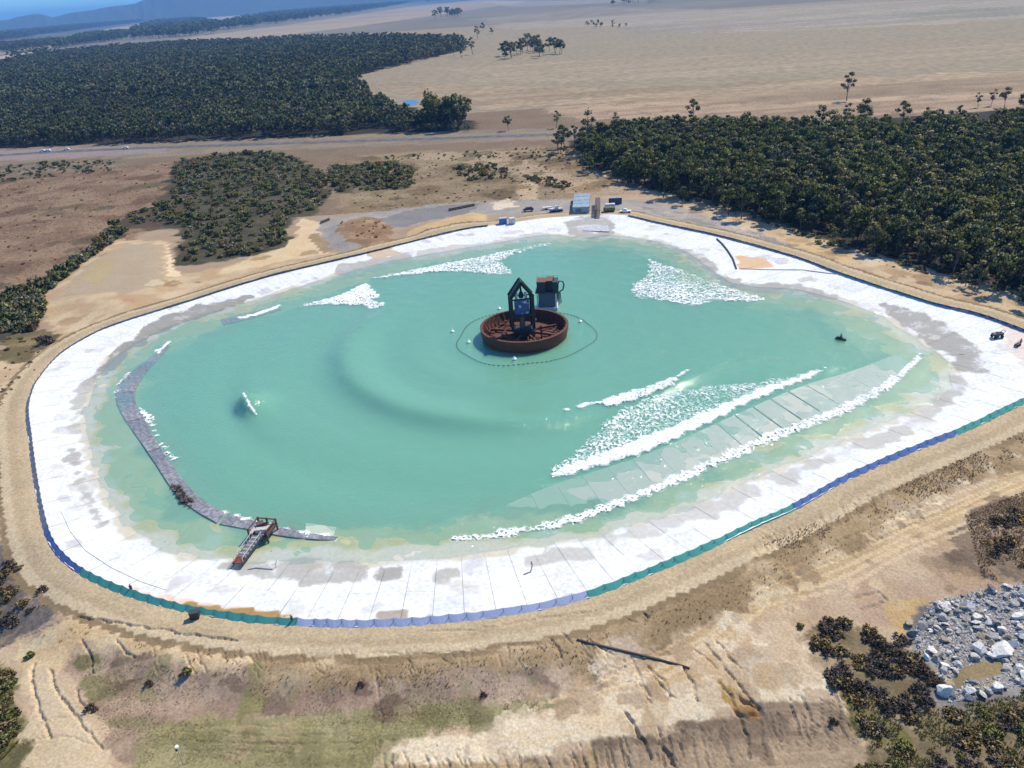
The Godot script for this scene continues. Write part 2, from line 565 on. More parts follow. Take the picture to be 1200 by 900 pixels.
func trace_ground() -> void:
	# far country: strips of paddock and wood
	back_earth([-400, 70, 0, 40, 130, 22, 300, 0, 500, -12, 700, -14, 900, -25, 700, 0, 500, 4, 400, 9, 300, 22, 200, 33, 120, 46, 60, 58, -400, 92], [104, 104, 92], [126, 122, 104], 40.0, 0.9)
	back_earth([-100, 62, 40, 50, 100, 38, 180, 25, 300, 12, 400, 3, 480, -4, 500, 0, 400, 10, 300, 22, 200, 34, 120, 46, 60, 56, -100, 74], [206, 180, 150], [188, 160, 130], 30.0, 0.8)
	back_earth([-200, 42, 0, 36, 100, 24, 160, 16, 220, 9, 220, 11, 160, 18, 100, 26, 0, 39, -200, 48], [220, 205, 180], [190, 175, 150], 30.0, 0.5)
	back_earth([0, 66, 62, 57, 64, 66, 30, 70, 0, 74, -60, 80, -60, 72], [214, 190, 158], [196, 170, 138], 10.0, 0.6)
	back_earth([205, 46, 250, 40, 330, 30, 400, 20, 480, 8, 560, 0, 620, 2, 560, 10, 480, 22, 400, 33, 330, 41, 260, 47], [196, 172, 140], [172, 150, 122], 20.0, 0.9)
	back_earth([560, 22, 700, 8, 860, 12, 1000, 4, 1200, -6, 1400, -10, 1400, 20, 1200, 22, 1000, 34, 860, 38, 700, 30, 600, 34], [172, 160, 142], [192, 178, 156], 25.0, 1.8, 0.5, 0.8)
	back_earth([700, 32, 860, 26, 1000, 18, 1200, 6, 1300, 4, 1300, 12, 1100, 24, 900, 36, 760, 40], [150, 142, 128], [168, 158, 140], 20.0, 1.8, 0.5, 0.8)
	back_earth([1040, 14, 1120, 8, 1200, 10, 1200, 18, 1120, 20, 1060, 22], [138, 138, 108], [156, 150, 120], 15.0, 1.8, 0.5, 0.8)
	back_earth([560, 0, 640, -4, 860, -8, 700, 4, 600, 8], [205, 190, 165], [188, 172, 146], 30.0, 1.2, 0.5, 0.8)
	back_earth([520, 80, 700, 70, 900, 62, 1200, 50, 1300, 62, 1000, 84, 760, 92, 560, 96], [192, 168, 134], [176, 152, 120], 15.0, 1.8, 0.5, 0.8)
	back_earth([440, 96, 560, 100, 720, 104, 900, 96, 1200, 84, 1300, 92, 1200, 112, 900, 122, 700, 128, 560, 126, 470, 112], [184, 156, 120], [166, 140, 108], 12.0, 1.4, 0.8, 1.0)
	back_earth([640, 120, 800, 122, 1000, 116, 1240, 106, 1240, 128, 1000, 140, 800, 142, 660, 142], [190, 160, 126], [172, 142, 110], 10.0, 1.3, 0.8, 1.0)
	# under the left wood
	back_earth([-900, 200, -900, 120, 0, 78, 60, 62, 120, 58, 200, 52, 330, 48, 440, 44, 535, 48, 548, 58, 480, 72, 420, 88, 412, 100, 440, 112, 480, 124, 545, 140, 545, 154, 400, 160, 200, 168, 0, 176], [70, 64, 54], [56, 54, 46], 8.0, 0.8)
	# highway corridor
	back_earth([-400, 208, 0, 174, 150, 168, 300, 162, 460, 157, 640, 151, 800, 149, 800, 158, 640, 165, 480, 171, 300, 178, 150, 187, 0, 196, -400, 230], [162, 142, 116], [138, 122, 102], 4.0, 1.0)
	back_earth([-400, 205, 0, 177, 60, 174, 160, 172, 200, 172, 190, 180, 120, 184, 0, 189, -400, 222], [168, 146, 136], [150, 134, 126], 4.0, 0.8)
	# the middle ground between highway and pool
	back_earth([390, 182, 560, 174, 690, 168, 720, 200, 760, 228, 640, 236, 560, 240, 420, 250, 385, 240], [166, 142, 106], [134, 112, 82], 6.0, 1.2)
	back_earth([-100, 195, 60, 188, 140, 184, 150, 196, 80, 210, 0, 216, -100, 226], [120, 108, 84], [138, 120, 96], 6.0, 1.3)
	back_earth([-300, 230, 0, 212, 130, 196, 210, 190, 205, 230, 190, 262, 130, 290, 60, 330, 0, 372, -300, 520], [166, 134, 102], [134, 106, 80], 5.0, 1.3)
	back_earth([480, 180, 620, 176, 640, 184, 540, 188, 480, 188], [188, 160, 124], [168, 142, 108], 4.0, 1.0)
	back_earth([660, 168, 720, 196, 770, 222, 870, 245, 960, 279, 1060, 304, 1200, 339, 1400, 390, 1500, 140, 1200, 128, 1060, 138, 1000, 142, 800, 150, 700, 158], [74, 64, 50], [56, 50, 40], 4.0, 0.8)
	back_earth([560, 186, 605, 184, 640, 198, 700, 212, 780, 224, 860, 240, 850, 252, 760, 243, 690, 231, 630, 214, 580, 196], [192, 164, 130], [170, 142, 110], 4.0, 0.8)
	back_earth([470, 180, 560, 183, 610, 200, 600, 206, 540, 190, 470, 184], [184, 160, 126], [166, 142, 110], 3.0, 0.8)
	back_earth([610, 215, 630, 212, 635, 226, 620, 240, 605, 232], [206, 178, 140], [190, 160, 122], 3.0, 0.9)
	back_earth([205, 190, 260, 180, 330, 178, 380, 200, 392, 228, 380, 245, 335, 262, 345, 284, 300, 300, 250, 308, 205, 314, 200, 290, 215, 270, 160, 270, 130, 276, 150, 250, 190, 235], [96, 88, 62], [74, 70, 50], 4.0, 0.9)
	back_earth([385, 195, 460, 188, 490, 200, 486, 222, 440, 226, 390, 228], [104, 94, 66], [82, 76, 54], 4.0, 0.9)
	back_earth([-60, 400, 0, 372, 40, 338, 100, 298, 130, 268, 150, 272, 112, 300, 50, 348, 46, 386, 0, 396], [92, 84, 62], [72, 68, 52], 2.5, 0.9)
	back_earth([20, 345, 60, 318, 105, 285, 118, 288, 70, 325, 30, 352], [188, 160, 130], [160, 134, 106], 2.0, 1.1, 0.8)
	# bare earth left of the pool
	back_earth([52, 348, 110, 300, 140, 281, 198, 282, 200, 322, 260, 312, 340, 285, 352, 268, 385, 292, 400, 300, 330, 320, 220, 354, 140, 379, 70, 414, 30, 470, 20, 560, -30, 640, -60, 500, 0, 415, 60, 385], [212, 184, 142], [184, 154, 114], 2.0, 0.9)
	back_earth([74, 348, 108, 306, 150, 285, 192, 290, 194, 335, 150, 346, 105, 346], [186, 164, 132], [172, 150, 118], 1.6, 0.4)
	back_earth([98, 330, 110, 308, 128, 302, 134, 318, 120, 336], [190, 168, 116], [176, 152, 104], 1.6, 0.8, 0.8)
	back_earth([138, 348, 150, 352, 168, 354, 160, 359, 146, 356], [198, 128, 92], [184, 140, 104], 1.2, 0.8, 0.8)
	back_earth([0, 396, 50, 386, 60, 395, 30, 420, 0, 440], [136, 118, 74], [110, 96, 62], 2.0, 1.1)
	back_earth([40, 400, 62, 392, 66, 402, 48, 412], [110, 92, 74], [92, 80, 64], 1.2, 0.8)
	back_earth([196, 282, 205, 312, 215, 322, 198, 322], [228, 204, 164], [216, 190, 148], 1.2, 0.8)
	back_earth([350, 254, 384, 262, 388, 296, 340, 302, 290, 314, 250, 322, 260, 314, 330, 290, 348, 276], [226, 200, 156], [208, 178, 132], 1.6, 0.9)
	back_earth([360, 276, 372, 270, 394, 290, 380, 297], [176, 148, 104], [156, 130, 90], 1.2, 0.6)
	# gravel road and yard at the back of the pool
	back_earth([375, 254, 402, 254, 440, 248, 520, 238, 600, 234, 700, 234, 748, 234, 800, 242, 870, 262, 930, 286, 940, 296, 860, 276, 790, 262, 735, 250, 640, 250, 575, 252, 520, 256, 470, 266, 420, 268, 402, 276, 420, 292, 396, 298, 372, 272], [172, 162, 150], [150, 142, 132], 2.0, 0.7)
	back_earth([440, 258, 470, 248, 520, 241, 562, 239, 548, 250, 500, 258, 470, 266, 450, 264], [140, 136, 132], [126, 122, 120], 1.8, 0.6)
	back_earth([392, 268, 408, 258, 440, 254, 462, 270, 458, 284, 425, 291, 404, 284], [172, 138, 98], [140, 108, 78], 1.5, 1.3)
	back_earth([474, 274, 520, 256, 556, 248, 574, 252, 570, 260, 500, 280], [212, 180, 126], [192, 158, 108], 1.5, 0.9)
	back_earth([574, 238, 600, 232, 606, 242, 580, 246], [226, 208, 178], [206, 184, 150], 1.5, 0.9)
	back_earth([790, 236, 870, 244, 960, 279, 1060, 306, 1200, 342, 1300, 366, 1300, 396, 1200, 380, 1100, 350, 1000, 318, 930, 292, 850, 266], [206, 178, 138], [178, 150, 114], 2.0, 1.2)
	back_earth([900, 270, 960, 284, 1010, 302, 990, 306, 940, 292], [212, 178, 118], [196, 160, 104], 1.6, 1.1, 0.8)
	back_earth([745, 240, 830, 252, 900, 276, 960, 300, 930, 298, 850, 270, 770, 252], [150, 142, 134], [164, 154, 142], 1.6, 0.8)
	# earthworks in front
	front_earth([-40, 560, 30, 600, 60, 660, 120, 700, 300, 745, 500, 752, 700, 722, 900, 640, 1240, 480, 1400, 640, 1300, 980, -60, 980], [198, 170, 134], [174, 146, 114], 4.0, 0.6)
	front_earth([-40, 636, 24, 656, 58, 688, 78, 716, 58, 738, 20, 745, -40, 760], [136, 122, 108], [96, 88, 82], 1.5, 1.2)
	front_earth([20, 752, 60, 740, 150, 738, 300, 766, 430, 782, 520, 778, 620, 768, 700, 752, 740, 752, 700, 790, 640, 772, 560, 782, 440, 790, 380, 796, 300, 798, 220, 792, 160, 776, 96, 764, 74, 782, 60, 800, 30, 830], [218, 192, 146], [196, 164, 118], 1.2, 1.0)
	front_earth([44, 784, 64, 790, 76, 818, 100, 852, 128, 896, 120, 940, -10, 940, 30, 850], [208, 184, 146], [190, 166, 128], 1.0, 0.8)
	front_earth([-30, 776, 16, 788, 20, 826, 30, 866, 20, 920, -30, 930], [142, 128, 76], [100, 92, 56], 1.5, 1.1)
	front_earth([82, 772, 130, 770, 200, 790, 300, 798, 400, 792, 520, 786, 600, 779, 680, 771, 712, 784, 717, 800, 690, 816, 640, 831, 540, 846, 450, 862, 300, 842, 240, 846, 190, 868, 164, 896, 134, 890, 114, 846, 84, 802], [176, 148, 120], [140, 116, 94], 1.2, 1.2)
	front_earth([540, 782, 660, 774, 706, 788, 708, 802, 660, 816, 600, 806, 540, 800], [146, 120, 98], [128, 106, 86], 1.5, 1.2, 0.8)
	front_earth([300, 800, 420, 800, 460, 820, 420, 836, 330, 832, 300, 826], [172, 142, 112], [146, 114, 92], 1.5, 1.2, 0.7)
	front_earth([84, 776, 118, 774, 142, 800, 138, 822, 112, 828, 98, 812], [134, 126, 80], [112, 104, 70], 1.4, 1.1)
	front_earth([118, 846, 150, 838, 180, 842, 176, 852, 140, 858], [128, 116, 78], [116, 104, 70], 1.2, 1.1, 0.8)
	front_earth([158, 900, 166, 872, 200, 850, 280, 841, 420, 838, 540, 830, 650, 820, 704, 807, 690, 821, 600, 845, 500, 863, 448, 872, 440, 890, 438, 940, 160, 940], [152, 144, 96], [132, 122, 80], 1.2, 1.0)
	front_earth([150, 880, 220, 846, 300, 846, 420, 848, 440, 860, 440, 900, 300, 905], [158, 146, 96], [138, 128, 84], 1.2, 1.0, 0.7, 1.0)
	front_earth([322, 764, 346, 764, 318, 798, 302, 842, 276, 846, 284, 812, 304, 786], [156, 142, 88], [136, 124, 78], 0.8, 0.8)
	front_earth([436, 940, 444, 886, 500, 868, 560, 858, 640, 842, 720, 815, 800, 800, 880, 790, 960, 776, 984, 802, 960, 812, 850, 836, 740, 860, 640, 884, 560, 910, 540, 940], [224, 204, 168], [206, 182, 144], 1.2, 1.1)
	front_earth([560, 912, 640, 882, 740, 858, 850, 834, 965, 808, 1002, 834, 1018, 880, 1000, 960, 560, 960], [162, 138, 108], [126, 106, 84], 1.2, 0.9, 1.0, 0.8)
	front_earth([440, 905, 560, 894, 640, 884, 700, 874, 700, 900, 600, 940, 440, 940], [176, 150, 108], [150, 126, 90], 1.2, 1.0)
	front_earth([700, 730, 760, 720, 820, 700, 850, 712, 800, 746, 760, 790, 720, 770, 690, 742], [196, 168, 138], [170, 142, 116], 1.5, 1.0)
	front_earth([700, 726, 720, 712, 732, 726, 722, 742], [134, 108, 76], [112, 92, 66], 0.8, 0.9)
	front_earth([840, 704, 900, 676, 960, 655, 1020, 636, 1100, 600, 1200, 552, 1280, 520, 1280, 548, 1200, 578, 1110, 622, 1020, 664, 940, 700, 880, 742, 820, 800, 760, 808, 770, 770, 820, 735], [200, 168, 118], [176, 146, 102], 1.2, 0.9)
	front_earth([800, 770, 850, 740, 930, 720, 960, 760, 970, 800, 880, 810, 810, 815], [206, 180, 142], [186, 160, 126], 1.5, 1.0)
	front_earth([870, 748, 900, 760, 930, 800, 900, 808, 880, 790], [196, 176, 148], [184, 160, 132], 1.5, 1.0, 0.8)
	front_earth([880, 650, 1000, 596, 1100, 552, 1240, 492, 1240, 524, 1120, 572, 1020, 616, 900, 664], [166, 144, 116], [124, 108, 90], 1.5, 1.3, 0.9, 0.4)
	front_earth([972, 640, 1040, 610, 1104, 582, 1114, 586, 1060, 610, 1000, 640, 978, 648], [228, 206, 164], [212, 186, 142], 0.8, 0.8)
	front_earth([1122, 566, 1200, 532, 1260, 508, 1260, 518, 1200, 544, 1140, 570], [228, 206, 164], [212, 186, 142], 0.8, 0.8)
	front_earth([882, 650, 912, 640, 932, 648, 900, 664], [136, 134, 132], [116, 114, 114], 0.8, 0.9)
	front_earth([1130, 606, 1200, 576, 1280, 560, 1280, 700, 1200, 686, 1150, 676, 1120, 650], [142, 118, 94], [112, 94, 76], 1.5, 1.2)
	front_earth([1000, 690, 1060, 670, 1140, 680, 1180, 690, 1090, 708, 1060, 730, 1000, 716], [190, 158, 126], [172, 140, 110], 1.5, 1.0)
	front_earth([1040, 706, 1080, 696, 1096, 710, 1096, 730, 1070, 742, 1050, 732], [206, 172, 108], [184, 150, 98], 0.8, 0.9)
	front_earth([945, 740, 980, 728, 1010, 724, 1050, 746, 1080, 760, 1110, 790, 1100, 825, 1140, 830, 1200, 806, 1300, 800, 1300, 960, 1000, 960, 1022, 868, 990, 818, 966, 786, 950, 770], [140, 120, 88], [108, 94, 66], 1.2, 1.2)
	front_earth([1000, 800, 1010, 815, 1060, 850, 1080, 870, 1020, 862, 990, 820], [118, 110, 60], [98, 92, 50], 1.0, 1.0)
	front_earth([1062, 742, 1088, 706, 1140, 696, 1210, 686, 1300, 690, 1300, 800, 1200, 808, 1150, 822, 1100, 826, 1088, 802, 1118, 786, 1076, 772], [146, 140, 132], [112, 106, 100], 1.0, 0.9)
	front_earth([1120, 784, 1160, 764, 1190, 772, 1180, 796, 1130, 800], [150, 128, 88], [128, 110, 76], 0.8, 1.2)
	front_earth([838, 792, 868, 806, 890, 822, 888, 836, 862, 826, 842, 812], [178, 138, 78], [146, 108, 62], 0.7, 0.9)
	front_earth([850, 705, 900, 690, 930, 690, 890, 718, 850, 730], [214, 190, 146], [198, 170, 124], 1.2, 1.0)
	# wheel tracks worn pale into the near slopes
	for w in [[985, 640, 1050, 611, 1120, 581, 1200, 549], [995, 652, 1060, 621, 1130, 591, 1200, 561], [880, 690, 930, 668, 985, 640], [860, 705, 930, 680, 995, 652], [700, 790, 780, 760, 840, 725, 880, 690], [690, 820, 790, 775, 850, 735, 890, 702], [620, 832, 700, 800, 780, 762], [900, 700, 980, 680, 1060, 640, 1140, 612], [560, 872, 660, 846, 760, 812, 840, 790]]:
		var mid_line := smooth_open(poly(w, FRONT), 2.0)
		for ends in Geometry2D.offset_polyline(mid_line, 0.45):
			earth(ends, [222, 196, 152], [206, 180, 138], 0.3, 1.0, 0.75)
		for ends in Geometry2D.offset_polyline(smooth_open(Transform2D(0, Vector2(0.9, 1.5)) * mid_line, 2.0), 0.4):
			earth(ends, [222, 196, 152], [206, 180, 138], 0.3, 1.0, 0.65)
	# patches of tussock, bare clay and litter too many to trace one by one
	rng.seed = 404
	var old := variety
	variety = 1.1
	for g in [
		[[-60, 215, 130, 196, 210, 192, 190, 262, 60, 330, -60, 400], 60, 4.0, 16.0, [[120, 92, 70], [170, 140, 110], [104, 92, 66], [150, 116, 88]]],
		[[390, 186, 690, 172, 740, 222, 640, 234, 560, 238, 420, 248], 90, 3.0, 12.0, [[112, 98, 66], [186, 160, 122], [134, 108, 76], [96, 88, 58], [168, 138, 100]]],
		[[60, 380, 200, 320, 340, 290, 380, 296, 200, 356, 60, 410, 20, 480], 24, 2.0, 6.0, [[170, 142, 100], [220, 196, 156], [150, 124, 86]]],
		[[800, 240, 960, 282, 1200, 345, 1200, 376, 960, 300], 30, 2.0, 7.0, [[166, 136, 98], [220, 196, 160], [140, 116, 84]]]]:
		for q in scatter(poly(g[0]), g[1], 0.0, rng):
			blob(q, rng.randf_range(g[2], g[3]), g[4])
	for g in [
		[[84, 776, 300, 800, 520, 788, 690, 776, 712, 800, 560, 842, 300, 838, 170, 870], 70, 0.8, 3.5, [[176, 150, 122], [118, 96, 78], [150, 138, 98], [196, 168, 138]]],
		[[170, 872, 280, 846, 560, 832, 690, 812, 500, 862, 440, 890, 170, 896], 30, 1.0, 4.0, [[170, 158, 112], [126, 120, 76], [168, 146, 108]]],
		[[60, 742, 300, 770, 620, 768, 760, 740, 900, 690, 980, 780, 740, 856, 560, 890, 620, 800], 90, 0.8, 3.5, [[226, 206, 172], [172, 144, 110], [190, 158, 112], [208, 184, 150]]],
		[[860, 650, 1200, 505, 1230, 680, 1060, 690, 900, 740], 70, 0.8, 3.5, [[150, 124, 94], [214, 186, 144], [124, 104, 80], [186, 156, 116]]],
		[[560, 905, 740, 862, 960, 812, 1010, 870, 990, 930, 600, 940], 40, 0.7, 2.5, [[184, 158, 126], [120, 100, 80], [150, 126, 98]]],
		[[-20, 560, 60, 700, 60, 745, -20, 760], 24, 0.8, 3.0, [[190, 164, 130], [110, 98, 84], [150, 130, 104]]]]:
		for q in scatter(poly(g[0], FRONT), g[1], 0.0, rng):
			blob(q, rng.randf_range(g[2], g[3]), g[4])
	variety = old
	# bank and service track along the rim
	var bank := Geometry2D.offset_polygon(rim, 13.0, Geometry2D.JOIN_ROUND)[0]
	var cut := PackedVector2Array()
	for v in bank:     # the dry grass bank exists along the near side only
		cut.append(Vector2(maxf(v.x, -42.0), v.y if v.y > -190.0 else -190.0))
	variety = 1.3
	earth(cut, [182, 154, 112], [146, 120, 84], 2.2, 1.6)
	earth(Geometry2D.offset_polygon(rim, 8.0, Geometry2D.JOIN_ROUND)[0], [158, 132, 94], [132, 110, 78], 0.6, 1.4)
	variety = 0.5
	earth(Geometry2D.offset_polygon(rim, 6.6, Geometry2D.JOIN_ROUND)[0], [204, 182, 144], [188, 166, 128], 0.5, 0.7)
	earth(Geometry2D.offset_polygon(rim, 4.6, Geometry2D.JOIN_ROUND)[0], [186, 162, 122], [170, 146, 110], 0.5, 0.9, 0.8)
	earth(Geometry2D.offset_polygon(rim, 2.2, Geometry2D.JOIN_ROUND)[0], [200, 178, 138], [184, 160, 122], 0.5, 0.9, 0.8)
	variety = 1.5

var variety := 1.5
var paint_job := {}
var paint_rows: Array = []

func mask_of(l: Dictionary, x0: float, z0: float, cell: float, w: int, h: int) -> Dictionary:
	var pad: float = l.blur * 4.0 + cell * 2.0
	var ax := maxi(0, int((l.lo.x - pad - x0) / cell))
	var az := maxi(0, int((l.lo.y - pad - z0) / cell))
	var bx := mini(w, int((l.hi.x + pad - x0) / cell) + 1)
	var bz := mini(h, int((l.hi.y + pad - z0) / cell) + 1)
	if bx <= ax + 1 or bz <= az + 1:
		return {}
	var coarse := maxf(cell, l.blur * 1.8)
	var cw := maxi(2, int(ceil((bx - ax) * cell / coarse)))
	var ch := maxi(2, int(ceil((bz - az) * cell / coarse)))
	var im := raster(l.p, x0 + ax * cell, z0 + az * cell, (bx - ax) * cell / cw, cw, ch)
	im.resize(bx - ax, bz - az, Image.INTERPOLATE_CUBIC if coarse > cell * 1.5 else Image.INTERPOLATE_BILINEAR)
	return {"m": im.get_data(), "ax": ax, "az": az, "bx": bx, "bz": bz, "l": l}

func paint(x0: float, z0: float, cell: float, w: int, h: int, a: Array, b: Array, which: Array, tone := 0.79) -> ImageTexture:
	var masks: Array = []
	for l in which:
		if l.hi.x < x0 or l.lo.x > x0 + w * cell or l.hi.y < z0 or l.lo.y > z0 + h * cell:
			continue
		var m := mask_of(l, x0, z0, cell, w, h)
		if m:
			masks.append(m)
	paint_job = {"x0": x0, "z0": z0, "cell": cell, "w": w, "masks": masks, "tone": tone, "pallor": 0.0 if tone == 0.875 else 0.17, "a": Vector3(a[0], a[1], a[2]), "b": Vector3(b[0], b[1], b[2])}
	paint_rows = []
	paint_rows.resize(h)
	var id := WorkerThreadPool.add_group_task(paint_row, h, -1, true)
	WorkerThreadPool.wait_for_group_task_completion(id)
	var all := PackedByteArray()
	for r in paint_rows:
		all.append_array(r)
	paint_rows = []
	return ImageTexture.create_from_image(Image.create_from_data(w, h, false, Image.FORMAT_RGB8, all))

func paint_row(y: int) -> void:
	var w: int = paint_job.w
	var cell: float = paint_job.cell
	var x0: float = paint_job.x0
	var tone: float = paint_job.tone
	var pallor: float = paint_job.pallor
	var z: float = paint_job.z0 + (y + 0.5) * cell
	var row := PackedVector3Array()
	row.resize(w)
	var ca: Vector3 = paint_job.a
	var cb: Vector3 = paint_job.b
	var ns := noise_soft
	var nf := noise_fine
	var nk := noise_streak
	var nm := noise_mid
	var small := 1.0 if cell < 0.5 else 0.4 if cell < 1.0 else 0.15 if cell < 5.0 else 0.02
	var r1 := (int(floor(z * 2.6 * small)) & 511) * 512
	var r2 := (int(floor(z * 9.0 * small)) & 511) * 512
	var r3 := (int(floor(z * 0.21 * small)) & 511) * 512
	var mixes := PackedFloat32Array()
	var grain := PackedFloat32Array()
	var edges := PackedFloat32Array()
	mixes.resize(w)
	grain.resize(w)
	edges.resize(w)
	for x in w:
		var wx := x0 + (x + 0.5) * cell
		var n1 := nm[r1 + (int(floor(wx * 2.6 * small)) & 511)]
		var n2 := nf[r2 + (int(floor(wx * 9.0 * small)) & 511)]
		var n3 := ns[r3 + (int(floor(wx * 0.21 * small)) & 511)]
		var t := clampf((n1 * 0.45 + n2 * 0.3 + n3 * 0.25) / 255.0 * 2.4 - 0.7, 0.0, 1.0)
		mixes[x] = t
		grain[x] = 0.88 + 0.14 * n2 / 255.0 + 0.10 * n1 / 255.0
		edges[x] = ((n1 * 0.62 + n2 * 0.26 + n3 * 0.12) / 255.0 - 0.5) * 1.15
		row[x] = ca.lerp(cb, t)
	for m in paint_job.masks:
		if y < m.az or y >= m.bz:
			continue
		var l: Dictionary = m.l
		var data: PackedByteArray = m.m
		var ax: int = m.ax
		var at: int = (y - m.az) * (m.bx - ax) - ax
		var la: Vector3 = l.a
		var lb: Vector3 = l.b
		var rag: float = l.rag
		var op: float = l.op
		var streak: float = l.streak
		var rs := (int(floor(z * 2.0 * small)) & 511) * 512
		for x in range(ax, m.bx):
			var v := data[at + x]
			if v < 8:
				continue
			var k := clampf((v / 255.0 + edges[x] * rag - 0.5) * 2.6 + 0.5, 0.0, 1.0) * op
			if k > 0.0:
				var t := mixes[x]
				if streak > 0.0:
					t = lerpf(t, clampf(nk[rs + (int(floor((x0 + x * cell) * 0.6 * small)) & 511)] / 255.0 * 2.2 - 0.6, 0.0, 1.0), streak)
				row[x] = row[x].lerp(la.lerp(lb, t), k)
	var out := PackedByteArray()
	out.resize(w * 3)
	for x in w:
		var c := row[x] * (grain[x] * tone)
		c = c.lerp(Vector3.ONE * ((c.x + c.y + c.z) / 3.0), pallor)
		out[x * 3] = clampi(int(c.x), 0, 255)
		out[x * 3 + 1] = clampi(int(c.y), 0, 255)
		out[x * 3 + 2] = clampi(int(c.z), 0, 255)
	paint_rows[y] = out

# ---------------------------------------------------------------- ground sheets
var grid_job := {}
var grid_rows: Array = []

func grid_row(j: int) -> void:
	var xs: PackedFloat32Array = grid_job.xs
	var z: float = grid_job.zs[j]
	var f: Callable = grid_job.f
	var r := PackedFloat32Array()
	r.resize(xs.size())
	for i in xs.size():
		r[i] = f.call(xs[i], z)
	grid_rows[j] = r

func grid_surface(m: ArrayMesh, xs: PackedFloat32Array, zs: PackedFloat32Array, f: Callable, uv_box: Rect2, material: Material, keep: Variant = null) -> void:
	grid_job = {"xs": xs, "zs": zs, "f": f}
	grid_rows = []
	grid_rows.resize(zs.size())
	WorkerThreadPool.wait_for_group_task_completion(WorkerThreadPool.add_group_task(grid_row, zs.size(), -1, true))
	var nx := xs.size()
	var nz := zs.size()
	var v := PackedVector3Array()
	var n := PackedVector3Array()
	var uv := PackedVector2Array()
	v.resize(nx * nz)
	n.resize(nx * nz)
	uv.resize(nx * nz)
	var uv2 := PackedVector2Array()
	uv2.resize(nx * nz)
	for j in nz:
		var r: PackedFloat32Array = grid_rows[j]
		var ru: PackedFloat32Array = grid_rows[maxi(j - 1, 0)]
		var rd: PackedFloat32Array = grid_rows[mini(j + 1, nz - 1)]
		var dz := zs[mini(j + 1, nz - 1)] - zs[maxi(j - 1, 0)]
		for i in nx:
			var k := j * nx + i
			var i0 := maxi(i - 1, 0)
			var i1 := mini(i + 1, nx - 1)
			v[k] = Vector3(xs[i], r[i], zs[j])
			uv2[k] = Vector2(xs[i], zs[j])
			n[k] = Vector3(-(r[i1] - r[i0]) / (xs[i1] - xs[i0]), 1.0, -(rd[i] - ru[i]) / dz).normalized()
			uv[k] = Vector2((xs[i] - uv_box.position.x) / uv_box.size.x, (zs[j] - uv_box.position.y) / uv_box.size.y)
	var idx := PackedInt32Array()
	for j in nz - 1:
		for i in nx - 1:
			if keep != null and not keep.call((xs[i] + xs[i + 1]) * 0.5, (zs[j] + zs[j + 1]) * 0.5):
				continue
			var k := j * nx + i
			idx.append_array(PackedInt32Array([k, k + 1, k + nx + 1, k, k + nx + 1, k + nx]))
	var arr := []
	arr.resize(Mesh.ARRAY_MAX)
	arr[Mesh.ARRAY_VERTEX] = v
	arr[Mesh.ARRAY_NORMAL] = n
	arr[Mesh.ARRAY_TEX_UV] = uv
	arr[Mesh.ARRAY_TEX_UV2] = uv2
	arr[Mesh.ARRAY_INDEX] = idx
	m.add_surface_from_arrays(Mesh.PRIMITIVE_TRIANGLES, arr)
	m.surface_set_material(m.get_surface_count() - 1, material)

func lines(parts: Array) -> PackedFloat32Array:
	# [[from, to, step], ...] to grid lines
	var o := PackedFloat32Array()
	for p in parts:
		var n := int(round(float(p[1] - p[0]) / p[2]))
		for i in n:
			o.append(p[0] + float(p[1] - p[0]) * i / n)
	o.append(parts[-1][1])
	return o

func near_height(x: float, z: float) -> float:
	var h := ground_height(x, z)
	if sample(dist_rim, x, z) < -1.0:
		h += relief_at(x, z) + ((fine(x * 0.25, z * 0.25) - 0.5) * 0.10 + (fine(x, z) - 0.5) * 0.08) * smoothstep(7.0, 10.0, -sample(dist_rim, x, z))
	return h

func flat_height(x: float, z: float) -> float:
	return 0.0

func mapped(t: Texture2D, grit := 0.0) -> StandardMaterial3D:
	var m := StandardMaterial3D.new()
	m.albedo_texture = t
	m.texture_repeat = false
	m.roughness = 0.95
	m.metallic_specular = 0.2
	if grit > 0.0:      # loose grains and crumbs, finer than the patches
		m.texture_repeat = true
		m.detail_enabled = true
		m.detail_albedo = tex.grit
		m.detail_blend_mode = BaseMaterial3D.BLEND_MODE_MUL
		m.detail_uv_layer = BaseMaterial3D.DETAIL_UV_2
		m.uv2_scale = Vector3.ONE / grit
	return m

